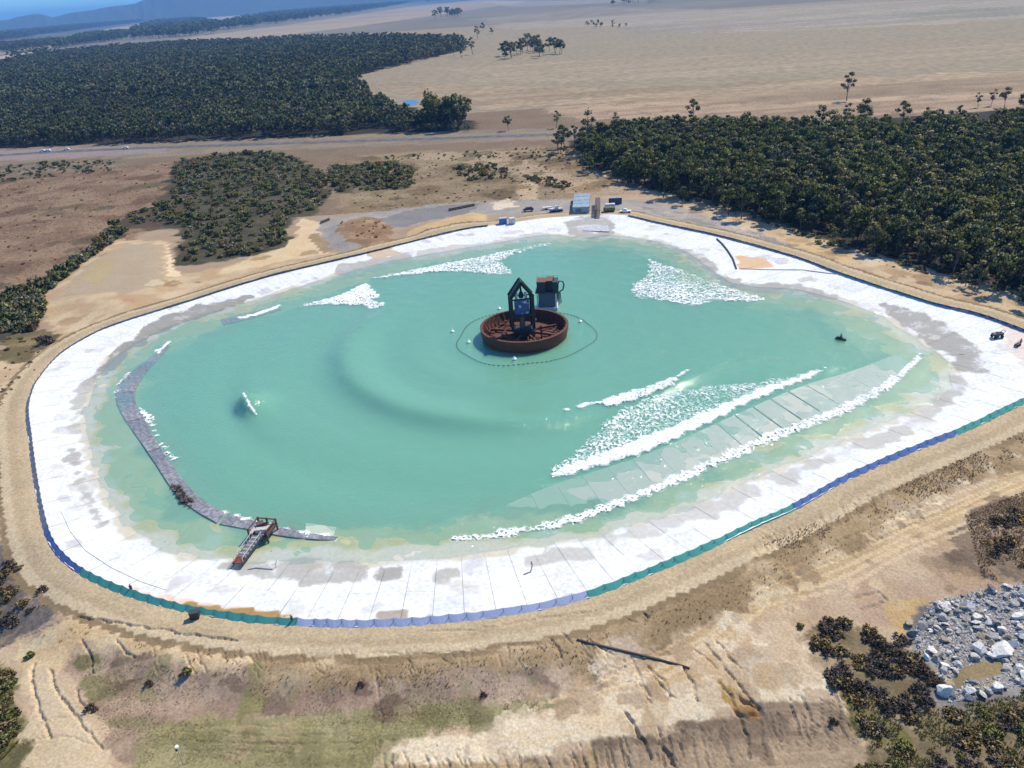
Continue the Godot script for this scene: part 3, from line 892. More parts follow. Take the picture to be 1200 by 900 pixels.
func build_ground() -> void:
	var g := ArrayMesh.new()
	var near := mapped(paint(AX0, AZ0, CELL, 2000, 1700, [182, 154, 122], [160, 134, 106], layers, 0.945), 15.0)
	near.normal_enabled = true
	near.normal_texture = null
	near.normal_enabled = false
	grid_surface(g, lines([[-190, -140, 1.5], [-140, -90, 0.9], [-90, 95, 0.24], [95, 140, 0.9], [140, 210, 1.5]]), lines([[-390, -150, 1.25], [-150, -128, 0.6], [-128, -68, 0.24], [-68, -50, 1.0]]), near_height, Rect2(AX0, AZ0, AW, AH), near)
	var mid := mapped(paint(-600, -720, 0.75, 1734, 894, [150, 126, 98], [128, 106, 82], layers, 0.88), 61.0)
	grid_surface(g, lines([[-600, 700, 10]]), lines([[-720, -50, 10]]), flat_height, Rect2(-600, -720, 0.75 * 1734, 0.75 * 894), mid, func(x, z): return not in_near(x, z))
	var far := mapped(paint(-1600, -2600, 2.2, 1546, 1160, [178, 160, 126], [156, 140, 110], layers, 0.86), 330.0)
	grid_surface(g, lines([[-1600, -600, 50], [-600, 700, 50], [700, 1800, 50]]), lines([[-2600, -720, 40], [-720, -50, 67]]), flat_height, Rect2(-1600, -2600, 2.2 * 1546, 2.2 * 1160), far, func(x, z): return x < -600 or x > 700 or z < -720)
	var edge := mapped(paint(-9000, -16000, 18.0, 1024, 890, [160, 146, 122], [128, 122, 104], layers))
	grid_surface(g, lines([[-24000, -9000, 3000], [-9000, -1600, 370], [-1600, 1800, 340], [1800, 9000, 360], [9000, 24000, 3000]]), lines([[-30000, -16000, 2000], [-16000, -2600, 670], [-2600, -50, 255], [-50, 3000, 610]]), flat_height, Rect2(-9000, -16000, 18.0 * 1024, 18.0 * 890), edge, func(x, z): return x < -1600 or x > 1800 or z < -2600 or z > -50)
	meta(obj("ground", g, null), "", "", "", "structure")
	# the highway across the back
	var road := st()
	var path := smooth_open(poly([-420, 214, -200, 197, 0, 182, 130, 175, 300, 169, 460, 164, 640, 158, 760, 155, 900, 152, 1200, 146, 1700, 138]), 20.0)
	ribbon(road, path, 10.0, 0.06)
	meta(obj("highway", done(road), mat(0.115, 0.112, 0.118, 0.9, "blotch", 0.02)), "", "", "", "structure")
	var pond := st()
	var pp := smooth_closed(poly([472, 119, 480, 117, 488, 118, 490, 121, 483, 123.5, 476, 123]), 4.0)
	fan(pond, pp, 0.05)
	var pm := mat(0.04, 0.13, 0.27, 0.25)
	meta(obj("farm_dam_water", done(pond), pm), "", "", "", "structure")

func smooth_open(a: PackedVector2Array, step: float) -> PackedVector2Array:
	var o := PackedVector2Array()
	var n := a.size()
	for i in n - 1:
		var k := maxi(1, int(round(a[i].distance_to(a[i + 1]) / step)))
		for j in k:
			o.append(a[i].cubic_interpolate(a[i + 1], a[maxi(i - 1, 0)], a[mini(i + 2, n - 1)], float(j) / k))
	o.append(a[n - 1])
	return o

func ribbon(s: SurfaceTool, p: PackedVector2Array, width: float, y: float) -> void:
	for i in p.size() - 1:
		var d0 := (p[mini(i + 1, p.size() - 1)] - p[maxi(i - 1, 0)]).normalized().orthogonal() * width * 0.5
		var d1 := (p[mini(i + 2, p.size() - 1)] - p[i]).normalized().orthogonal() * width * 0.5
		quad(s, Vector3(p[i].x + d0.x, y, p[i].y + d0.y), Vector3(p[i + 1].x + d1.x, y, p[i + 1].y + d1.y), Vector3(p[i + 1].x - d1.x, y, p[i + 1].y - d1.y), Vector3(p[i].x - d0.x, y, p[i].y - d0.y))

func fan(s: SurfaceTool, p: PackedVector2Array, y: float) -> void:
	var idx := Geometry2D.triangulate_polygon(p)
	for i in range(0, idx.size(), 3):
		var a := p[idx[i]]
		var b := p[idx[i + 1]]
		var c := p[idx[i + 2]]
		if (b - a).cross(c - a) > 0.0:
			s.add_vertex(Vector3(a.x, y, a.y)); s.add_vertex(Vector3(b.x, y, b.y)); s.add_vertex(Vector3(c.x, y, c.y))
		else:
			s.add_vertex(Vector3(a.x, y, a.y)); s.add_vertex(Vector3(c.x, y, c.y)); s.add_vertex(Vector3(b.x, y, b.y))

func build_hills() -> void:
	# blue ranges on the horizon: ridge lines read off the skyline, set 14 km away
	var ranges := [
		[14000.0, [-300, 36, -100, 30, 0, 24, 18, 20.5, 40, 16.5, 50, 17, 63, 20, 80, 15.5, 95, 13.5, 110, 11.5, 125, 8.5, 140, 6.6, 150, 5.6, 160, 3.5, 168, 0, 180, -4, 200, -8, 240, -11, 300, -13, 360, -14, 420, -26, 520, -22, 640, -34, 800, -40, 1000, -50, 1300, -78, 1700, -110]],
	]
	var mm := mat(0.05, 0.065, 0.05, 0.95, "blotch", 0.002)
	for r in ranges:
		var crest: Array[Vector3] = []
		var a: Array = r[1]
		var list: Array[Vector2] = []
		for i in range(0, a.size(), 2):
			list.append(Vector2(a[i], a[i + 1]))
		for i in list.size() - 1:
			var k := 6
			for j in k:
				var q := list[i].cubic_interpolate(list[i + 1], list[maxi(i - 1, 0)], list[mini(i + 2, list.size() - 1)], float(j) / k)
				var d := fwd + rgt * ((q.x - 600.0) / FOCUS) + upv * ((450.0 - q.y) / FOCUS)
				var t: float = r[0] / Vector2(d.x, d.z).length()
				crest.append(Vector3(d.x * t, EYE + d.y * t, d.z * t))
		var s := st()
		s.set_smooth_group(0)
		var rows: Array = []
		for e in 9:
			var line: Array[Vector3] = []
			for i in crest.size():
				var c := crest[i]
				var away := Vector3(c.x, 0, c.z).normalized()
				var u := (e - 4) / 4.0
				var spread := 1900.0 * u + 260.0 * (soft(i * 3.1 + e * 17.0, e * 9.0) - 0.5)
				var fall := 1.0 - pow(absf(u), 1.3) - (0.25 * (soft(i * 5.0, e * 31.0 + 7.0) - 0.3) if e != 4 else 0.0)
				line.append(Vector3(c.x, 0, c.z) + away * spread + Vector3.UP * (maxf(c.y, 15.0) * maxf(fall, 0.0) - (12.0 if absf(u) > 0.99 else 0.0)))
			rows.append(line)
		for e in 8:
			for i in crest.size() - 1:
				quad(s, rows[e][i], rows[e + 1][i], rows[e + 1][i + 1], rows[e][i + 1])
		meta(obj("hills", done(s), mm), "", "", "", "structure")

# ---------------------------------------------------------------- the pool: lining panels, bed, water
func swell(x: float, z: float) -> float:
	var d := Vector2(x, z) - plunger_at
	var r := d.length()
	var a := atan2(d.y, d.x)
	var w := 0.07 * sin(r * 0.95) * exp(-r / 45.0)
	var toward := clampf(cos(a - 2.45) * 1.15, 0.0, 1.0)
	w += 2.0 * exp(-pow((r - 55.0) / (4.2 if r > 55.0 else 8.0), 2.0)) * pow(toward, 1.5)
	w += 0.30 * cos(TAU * (r - 55.0) / 21.0) * smoothstep(15.0, 30.0, r) * exp(-r / 130.0) * clampf(0.35 + 0.75 * cos(a - 2.3), 0.12, 1.0)
	# the steep peak of the left-hand breaker
	var c := Vector2(-71.5, -188.0)
	var out := (c - plunger_at).normalized()
	var q := Vector2(x, z) - c
	var u := q.dot(out)
	var v := q.dot(out.orthogonal())
	u += v * v * 0.006
	w += 3.6 * exp(-pow(v / 5.5, 2.0)) * exp(-pow(u / (2.3 if u > 0.0 else 5.0), 2.0))
	w += 0.8 * exp(-pow(v / 24.0, 2.0)) * exp(-pow((u + 1.0) / (3.5 if u > -1.0 else 7.0), 2.0))
	# the right-hand breaker behind its foam
	var c2 := Vector2(41.0, -181.0)
	var o2 := (c2 - plunger_at).normalized()
	var q2 := Vector2(x, z) - c2
	w += 0.9 * exp(-pow(q2.dot(o2.orthogonal()) / 13.0, 2.0)) * exp(-pow(q2.dot(o2) / (2.0 if q2.dot(o2) > 0.0 else 5.0), 2.0))
	w += (soft(x * 1.3, z * 1.3) - 0.5) * 0.12 + (fine(x * 0.33, z * 0.33) - 0.5) * 0.13
	return w * smoothstep(-1.0, 9.0, sample(dist_shore, x, z))

var water_level := WATER
var silt_drift := 0.0

func water_height(x: float, z: float) -> float:
	return WATER + swell(x, z)

func silt_height(x: float, z: float) -> float:
	return water_level + swell(x, z) * 0.85 + ((soft(x * 0.9 + silt_drift, z * 0.9) - 0.5) * 0.5 + (fine(x * 0.3, z * 0.3 + silt_drift) - 0.5) * 0.35) * clampf((WATER - water_level) * 1.1, 0.16, 0.7)

func pool_layers() -> Array:
	var keep := layers
	layers = []
	variety = 1.0
	var sand := [206, 196, 160]
	earth(Geometry2D.offset_polygon(shore, 0.5)[0], [222, 216, 200], [204, 196, 174], 1.5, 1.0)
	earth(Geometry2D.offset_polygon(shore, -4.0)[0], [200, 198, 154], [182, 178, 130], 3.0, 1.2)
	earth(Geometry2D.offset_polygon(shore, -16.0)[0], [140, 160, 138], [124, 142, 120], 5.0, 0.8)
	for p in [
		[[185, 374, 240, 357, 300, 345, 262, 362, 225, 374, 180, 392, 150, 412, 118, 440, 98, 452, 104, 438, 140, 408, 165, 388], 158],
		[[78, 512, 88, 524, 100, 560, 116, 592, 132, 612, 116, 608, 100, 588, 88, 556], 182], [[100, 442, 112, 440, 96, 480, 94, 510, 84, 500, 88, 465], 196],
		[[250, 660, 290, 653, 400, 654, 430, 664, 430, 682, 400, 685, 360, 683, 320, 680, 280, 674], 184], [[438, 664, 478, 660, 476, 681, 437, 684], 166], [[505, 664, 540, 660, 542, 676, 512, 680], 188],
		[[1028, 355, 1070, 364, 1112, 382, 1140, 400, 1156, 424, 1154, 436, 1126, 434, 1110, 414, 1090, 402, 1060, 384], 166],
		[[760, 282, 812, 292, 832, 302, 840, 315, 852, 324, 876, 332, 940, 334, 990, 350, 960, 352, 880, 342, 845, 332, 826, 318, 806, 300], 176],
		[[395, 312, 440, 304, 484, 294, 486, 302, 440, 316, 398, 328], 186], [[486, 294, 560, 284, 640, 270, 636, 278, 560, 292, 490, 304], 206],
		[[700, 630, 760, 612, 830, 586, 892, 562, 900, 575, 850, 600, 780, 625, 710, 645], 206], [[900, 560, 1000, 518, 1080, 482, 1110, 462, 1122, 470, 1060, 508, 960, 548, 905, 574], 200],
		[[610, 650, 680, 640, 700, 634, 690, 655, 630, 664], 200], [[1095, 440, 1120, 436, 1140, 448, 1110, 470, 1090, 480], 190],
		[[660, 262, 684, 254, 712, 254, 722, 262, 716, 276, 690, 280, 664, 274], 176]]:
		var v: int = p[1]
		earth(poly(p[0], WATER * 0.7), [v + 3, v, v - 10], [v - 18, v - 22, v - 32], 1.3, 1.6, 0.85)
	earth(poly([120, 690, 145, 686, 215, 702, 300, 714, 346, 720, 346, 732, 240, 724, 180, 710]), [236, 212, 192], [224, 198, 176], 0.8, 1.0)
	earth(poly([214, 704, 260, 710, 340, 718, 342, 730, 280, 726, 228, 720]), [180, 150, 96], [160, 130, 80], 0.7, 0.7)
	earth(poly([258, 720, 282, 721, 284, 726, 262, 726]), [222, 208, 130], [210, 190, 120], 0.5, 0.6)
	earth(poly([862, 299, 898, 303, 908, 313, 866, 314], -0.5), [232, 196, 156], [216, 176, 136], 1.0, 0.8)
	earth(poly([1172, 376, 1200, 384, 1250, 400, 1255, 430, 1200, 432, 1180, 400], -0.3), [236, 220, 208], [220, 204, 192], 1.2, 1.0)
	earth(poly([500, 700, 540, 694, 560, 712, 500, 724], -0.2), [226, 230, 240], [210, 212, 222], 0.8, 0.8, 0.6)
	earth(poly([442, 716, 474, 716, 476, 732, 446, 733], -0.1), [186, 172, 156], [170, 158, 146], 0.6, 0.9)
	earth(poly([860, 640, 892, 622, 900, 628, 880, 642, 862, 648], 0.0), [176, 166, 158], [156, 146, 140], 0.6, 0.9)
	earth(poly([424, 296, 452, 289, 470, 296, 440, 302], -0.4), [220, 196, 168], [206, 180, 150], 0.8, 1.0)
	rng.seed = 88
	for q in scatter(rim, 420, 0.0, rng):
		if sample(dist_rim, q.x, q.y) > 0.8 and sample(dist_shore, q.x, q.y) < 1.0:
			blob(q, rng.randf_range(0.8, 4.0), [[212, 208, 198], [196, 192, 184], [222, 216, 204], [204, 200, 196]])
	var o := layers
	layers = keep
	return o

func build_pool() -> void:
	var x0 := -150.0
	var z0 := -372.0
	var cell := 0.25
	var uv_box := Rect2(x0, z0, 1340 * cell, 1120 * cell)
	var map := paint(x0, z0, cell, 1340, 1120, [240, 241, 241], [230, 231, 231], pool_layers(), 0.875)
	var lining_mat := mapped(map)
	lining_mat.roughness = 0.7
	var bed := ArrayMesh.new()
	grid_surface(bed, lines([[-140, 160, 1.1]]), lines([[-352, -98, 1.1]]), func(x, z): return lining_height(x, z) - 0.04, uv_box, lining_mat, func(x, z): return sample(dist_shore, x, z) > -1.0)
	meta(obj("pool_bed", bed, null), "", "", "", "structure")
	# the white lining: two rows of sheets laid from the rim down under the water
	var lining := Node3D.new()
	lining.name = "pool_lining"
	meta(lining, "", "", "", "structure")
	add_child(lining)
	var n := 150
	var total := 0.0
	for i in rim.size():
		total += rim[i].distance_to(rim[(i + 1) % rim.size()])
	var tops := PackedVector2Array()
	var at := 0.0
	var k := 0
	for i in n:
		var want := total * i / n
		while at + rim[k % rim.size()].distance_to(rim[(k + 1) % rim.size()]) < want:
			at += rim[k % rim.size()].distance_to(rim[(k + 1) % rim.size()])
			k += 1
		var a := rim[k % rim.size()]
		var b := rim[(k + 1) % rim.size()]
		tops.append(a.lerp(b, (want - at) / maxf(a.distance_to(b), 0.01)))
	var feet := PackedVector2Array()
	var mids := PackedVector2Array()
	for i in n:
		var t := (tops[(i + 4) % n] - tops[(i + n - 4) % n]).normalized()
		var inward := Vector2(t.y, -t.x)
		if inward.dot(Vector2(5, -215) - tops[i]) < 0.0:
			inward = -inward
		var d := 2.0
		while d < 44.0 and sample(dist_shore, tops[i].x + inward.x * d, tops[i].y + inward.y * d) < 1.2:
			d += 0.5
		feet.append(tops[i] + inward * d)
		mids.append(tops[i] + inward * minf(9.0, d * 0.5) + inward * sin(i * 2.1) * 0.15)
	for i in n:
		var j := (i + 1) % n
		for row in 2:
			var a := tops[i] if row == 0 else mids[i]
			var b := tops[j] if row == 0 else mids[j]
			var c := mids[j] if row == 0 else feet[j]
			var d := mids[i] if row == 0 else feet[i]
			var gap := 0.028
			var s := st()
			s.set_smooth_group(0)
			var nu := 2
			var nv := 3 if row == 0 else 6
			var lift := 0.02 * ((i + row) % 2) + 0.01
			var pt := func(u: int, v: int) -> Vector3:
				var fu := lerpf(gap / 5.0, 1.0 - gap / 5.0, float(u) / nu)
				var fv := lerpf(0.001, 0.999, float(v) / nv)
				var q := a.lerp(b, fu).lerp(d.lerp(c, fu), fv)
				return Vector3(q.x, lining_height(q.x, q.y) + lift, q.y)
			for u in nu:
				for v in nv:
					var quadp := [pt.call(u, v), pt.call(u, v + 1), pt.call(u + 1, v + 1), pt.call(u + 1, v)]
					for e in [0, 1, 2, 0, 2, 3]:
						var q: Vector3 = quadp[e]
						s.set_uv(Vector2((q.x - uv_box.position.x) / uv_box.size.x, (q.z - uv_box.position.y) / uv_box.size.y))
						s.add_vertex(q)
			obj("lining_sheet", done(s), lining_mat, lining)
	# the water: a glossy surface over layers of suspended silt, so that its colour deepens with its depth
	var top := mat(0.225, 0.51, 0.36, 0.10)
	top.albedo_color.a = 0.13
	top.transparency = BaseMaterial3D.TRANSPARENCY_ALPHA
	top.metallic_specular = 0.5
	top.normal_enabled = true
	top.normal_texture = tex.ripple
	top.normal_scale = 0.8
	top.uv1_triplanar = true
	top.uv1_world_triplanar = true
	top.uv1_scale = Vector3.ONE * 0.06
	var water := ArrayMesh.new()
	grid_surface(water, lines([[-138, 162, 1.05]]), lines([[-352, -98, 1.05]]), water_height, Rect2(0, 0, 1, 1), top, func(x, z): return sample(dist_shore, x, z) > -2.0)
	var silt := mat(0.225, 0.515, 0.36, 1.0)
	silt.albedo_color.a = 0.32
	silt.transparency = BaseMaterial3D.TRANSPARENCY_ALPHA
	silt.specular_mode = BaseMaterial3D.SPECULAR_DISABLED
	for depth in [0.14, 0.36, 0.66, 1.05, 1.6]:
		water_level = WATER - depth
		silt_drift += 37.0
		var lvl: float = water_level
		grid_surface(water, lines([[-138, 162, 1.7]]), lines([[-352, -98, 1.7]]), silt_height, Rect2(0, 0, 1, 1), silt, func(x, z): return sample(dist_shore, x, z) > 0.0 and lining_height(x, z) < lvl + 0.5)
	meta(obj("pool_water", water, null), "", "", "", "structure")

# ---------------------------------------------------------------- cloth fence along the rim
func rim_index(x: float, y: float) -> int:
	var p := px(x, y, 0.3)
	var best := 0
	for i in rim.size():
		if rim[i].distance_squared_to(Vector2(p.x, p.z)) < rim[best].distance_squared_to(Vector2(p.x, p.z)):
			best = i
	return best

func cloth(r: float, g: float, b: float) -> StandardMaterial3D:
	var m := mat(r, g, b, 0.85, "grain", 0.4)
	m.backlight_enabled = true
	m.backlight = Color(0.66, 0.66, 0.66)
	return m

func build_fence() -> void:
	var blue := cloth(0.13, 0.25, 0.58)
	var green := cloth(0.09, 0.50, 0.43)
	var lilac := cloth(0.62, 0.70, 0.95)
	var slate := cloth(0.34, 0.38, 0.46)
	var sage := cloth(0.45, 0.56, 0.50)
	var steel := mat(0.16, 0.16, 0.17, 0.6)
	var stretches := [
		[[187, 363], [50, 435], lilac, "faded blue cloth fence beside the bare sand clearing"],
		[[50, 435], [33, 513], slate, "weathered grey blue cloth fence at the pool end beside the lone brown bush"],
		[[33, 513], [50, 620], slate, "dull slate cloth fence above the widest white lining"],
		[[50, 620], [95, 674], blue, "short bright blue cloth fence before the green one with a black box"],
		[[95, 674], [350, 733], green, "green cloth fence beside the peach and brown sand strip"],
		[[350, 733], [560, 726], lilac, "pale blue cloth fence above the mown green strip of grass"],
		[[560, 726], [690, 701], lilac, "pale blue cloth fence where the dry grass bank is tallest"],
		[[690, 701], [940, 593], green, "green cloth fence above the junction of the dirt tracks"],
		[[940, 593], [1125, 508], blue, "long bright blue cloth fence above the grey eroded bank"],
		[[1125, 508], [1240, 455], green, "green cloth fence past the end of the long bright blue one"],
		[[1240, 455], [1150, 369], blue, "bright blue cloth fence behind the parked quad bikes"],
		[[1150, 369], [1095, 356], blue, "deep blue cloth fence by the tip of the dark wood"],
		[[1095, 356], [985, 320], green, "green cloth fence along the pale bank under the dark wood"],
		[[985, 320], [800, 267], slate, "slate cloth fence beside the curved black hose"],
		[[800, 267], [735, 252], sage, "sage green cloth fence beside the white utility truck"],
		[[570, 266], [400, 303], slate, "slate cloth fence under the sand mound beside the gravel road"],
		[[400, 303], [270, 337], slate, "slate cloth fence below the pale sand bank of the scrub"],
		[[270, 337], [187, 363], sage, "sage green cloth fence below the oval sand clearing"],
	]
	var post := CylinderMesh.new()
	post.top_radius = 0.05
	post.bottom_radius = 0.06
	post.height = 1.6
	post.radial_segments = 6
	post.rings = 1
	var cloths: Array[ArrayMesh] = []
	rng.seed = 5
	for v in 4:
		var s := st()
		var nx := 4
		for side in 2:
			var off := 0.02 if side == 0 else -0.02
			for i in nx:
				var pts: Array[Vector3] = []
				for q in [[0, 0], [1, 0], [1, 1], [0, 1]]:
					var u := float(i + q[0]) / nx
					var bulge := sin(u * PI) * (0.12 + 0.05 * v) * (1.0 if q[1] == 0 else 0.35)
					pts.append(Vector3(u, (1.28 - 0.10 * sin(u * PI) * (0.5 + 0.3 * v)) if q[1] == 1 else 0.04, bulge + off))
				if side == 0: quad(s, pts[3], pts[2], pts[1], pts[0])
				else: quad(s, pts[0], pts[1], pts[2], pts[3])
		cloths.append(done(s))
	for f in stretches:
		var a := rim_index(f[0][0], f[0][1])
		var b := rim_index(f[1][0], f[1][1])
		var order: Array[int] = []
		var ccw := (b - a + rim.size()) % rim.size()
		var stepdir := 1 if ccw < rim.size() / 2 else -1
		var i := a
		while i != b:
			order.append(i)
			i = (i + stepdir + rim.size()) % rim.size()
		order.append(b)
		var first := rim[a]
		var t := thing("cloth_fence", f[3], "fence", Vector3(first.x, 0.0, first.y), 0.0, "cloth fences along the rim of the pool")
		var base := Vector3(first.x, 0, first.y)
		for k in order.size() - 1:
			var p := rim[order[k]]
			var q := rim[order[k + 1]]
			var g := Vector3(p.x, near_height(p.x, p.y) - 0.03, p.y) - base
			var along := Vector3(q.x, near_height(q.x, q.y) - 0.03, q.y) - base - g
			var side := along.cross(Vector3.UP).normalized()
			if side.dot(Vector3(p.x - 5.0, 0, p.y + 215.0)) < 0.0:
				side = -side
			var c := obj("cloth_panel", cloths[(order[k] * 7 + k) % 4], f[2], t)
			c.transform = Transform3D(Basis(along, (Vector3.UP * (0.66 + 0.1 * fine(p.x, p.y)) - side * 0.86), side), g)
			var o := obj("post", post, steel, t, g + Vector3(0, 0.35, 0) - side * 0.55)
			o.rotation = Vector3((fine(p.x, p.y) - 0.5) * 0.16, 0.0, (fine(p.y, p.x) - 0.5) * 0.16)

# ---------------------------------------------------------------- concrete reefs
func slab_strip(parent: Node3D, left: PackedVector2Array, right: PackedVector2Array, count: int, y: float, thick: float, gap: float, materials: Array, wobble := 0.05, open_joints := false) -> void:
	var L := resample(left, count)
	var R := resample(right, count)
	for i in count:
		var wide: bool = not open_joints or (i > 10 and i < 16)
		var g := (gap if wide else 0.03) * 0.5 / maxf(0.3, L[i].distance_to(L[i + 1]))
		var c := [L[i].lerp(L[i + 1], g), L[i].lerp(L[i + 1], 1.0 - g), R[i].lerp(R[i + 1], 1.0 - g), R[i].lerp(R[i + 1], g)]
		var h := y + (fine(i * 3.7, 1.0) - 0.5) * 2.0 * wobble - (0.42 * clampf((8.0 - i) / 8.0, 0.0, 1.0) + 0.3 * clampf((i - 18.0) / 4.0, 0.0, 1.0) if open_joints else 0.0)
		var s := st()
		var up: Array[Vector3] = []
		var dn: Array[Vector3] = []
		for e in 4:
			var tilt := (fine(i * 5.1 + e, 9.0) - 0.5) * wobble
			up.append(Vector3(c[e].x, h + tilt, c[e].y) - parent.position)
			dn.append(Vector3(c[e].x, h - thick, c[e].y) - parent.position)
		quad(s, up[0], up[1], up[2], up[3])
		for e in 4:
			quad(s, dn[e], dn[(e + 1) % 4], up[(e + 1) % 4], up[e])
		obj("slab", done(s), materials[i % materials.size()], parent)

func resample(a: PackedVector2Array, count: int) -> PackedVector2Array:
	var total := 0.0
	for i in a.size() - 1:
		total += a[i].distance_to(a[i + 1])
	var o := PackedVector2Array()
	for k in count + 1:
		var want := total * k / count
		var i := 0
		while i < a.size() - 2 and want > a[i].distance_to(a[i + 1]):
			want -= a[i].distance_to(a[i + 1])
			i += 1
		o.append(a[i].lerp(a[i + 1], clampf(want / maxf(a[i].distance_to(a[i + 1]), 0.001), 0.0, 1.0)))
	return o

func build_reefs() -> void:
	var wet := [mat(0.27, 0.265, 0.28, 0.5, "blotch", 0.12), mat(0.31, 0.30, 0.31, 0.5, "blotch", 0.12), mat(0.24, 0.24, 0.255, 0.45, "blotch", 0.12)]
	var first := px(198, 404, WATER)
	var t := thing("concrete_reef", "long curved grey reef of concrete slabs awash off the jetty", "reef", first)
	slab_strip(t, smooth_open(poly([197, 404, 172, 422, 152, 438, 138, 453, 135, 466, 143, 486, 158, 508, 174, 531, 189, 554, 203, 575, 216, 590, 238, 604, 254, 613], WATER), 3.0), smooth_open(poly([199, 405, 182, 424, 166, 443, 158, 459, 160, 475, 168, 490, 179, 509, 191, 530, 205, 549, 217, 566, 237, 586, 263, 601], WATER), 3.0), 17, WATER + 0.10, 2.4, 0.10, wet)
	var first2 := px(254, 613, WATER)
	var t2 := thing("concrete_reef", "narrow grey concrete reef beside the rusted jetty, foam along its edge", "reef", first2)
	slab_strip(t2, smooth_open(poly([257, 614, 290, 620, 330, 628, 366, 632, 392, 633], WATER), 3.0), smooth_open(poly([266, 602, 300, 611, 336, 620, 368, 626, 396, 629], WATER), 3.0), 9, WATER + 0.06, 2.4, 0.08, wet)
	# the wide shelf on the right lies just under the water
	var pale := [mat(0.37, 0.395, 0.335, 0.8)]
	var t3 := thing("concrete_shelf", "wide submerged shelf of pale concrete slabs beside the long narrow surf line", "shelf", px(560, 610, WATER))
	slab_strip(t3, smooth_open(poly([528, 616, 560, 604, 650, 566, 740, 538, 800, 514, 870, 482, 940, 452, 1000, 434, 1064, 408], WATER), 3.0), smooth_open(poly([528, 632, 560, 629, 680, 605, 760, 577, 830, 545, 900, 514, 960, 492, 1020, 467, 1074, 418], WATER), 3.0), 22, WATER - 0.06, 2.5, 0.5, pale, 0.02, true)
	var t4 := thing("concrete_shelf", "short submerged concrete shelf off the sage fence bank, foam on one edge", "shelf", px(280, 372, WATER))
	slab_strip(t4, poly([262, 380, 300, 371, 330, 362], WATER), poly([258, 374, 296, 365, 326, 357], WATER), 4, WATER - 0.12, 2.0, 0.2, wet)
	var t5 := thing("sunken_slab", "pale square slab sunk beside the tip of the narrow reef", "slab", px(375, 620, WATER))
	slab_strip(t5, poly([358, 625, 390, 629], WATER), poly([358, 612, 394, 617], WATER), 1, WATER - 0.13, 1.6, 0.0, [mat(0.52, 0.52, 0.40, 0.8)])
	# torn lining caught on the reef
	var s := st()
	var c := smooth_closed(poly([203, 570, 209, 570, 214, 578, 226, 588, 224, 594, 212, 588, 208, 580], WATER), 1.0)
	rng.seed = 12
	for i in 60:
		var w := rng.randf()
		var p := c[rng.randi() % c.size()].lerp(c[rng.randi() % c.size()], w * 0.6)
		box(s, Vector3(p.x, WATER + 0.22 + rng.randf() * 0.25, p.y), Vector3(rng.randf_range(0.3, 1.1), 0.08, rng.randf_range(0.2, 0.7)), Basis.from_euler(Vector3(rng.randf_range(-0.6, 0.6), rng.randf() * TAU, rng.randf_range(-0.6, 0.6))))
	meta(obj("torn_sheeting", done(s), mat(0.10, 0.075, 0.07, 0.8, "rust", 0.4)), "heap of torn brown sheeting lying on the curved concrete reef", "debris")

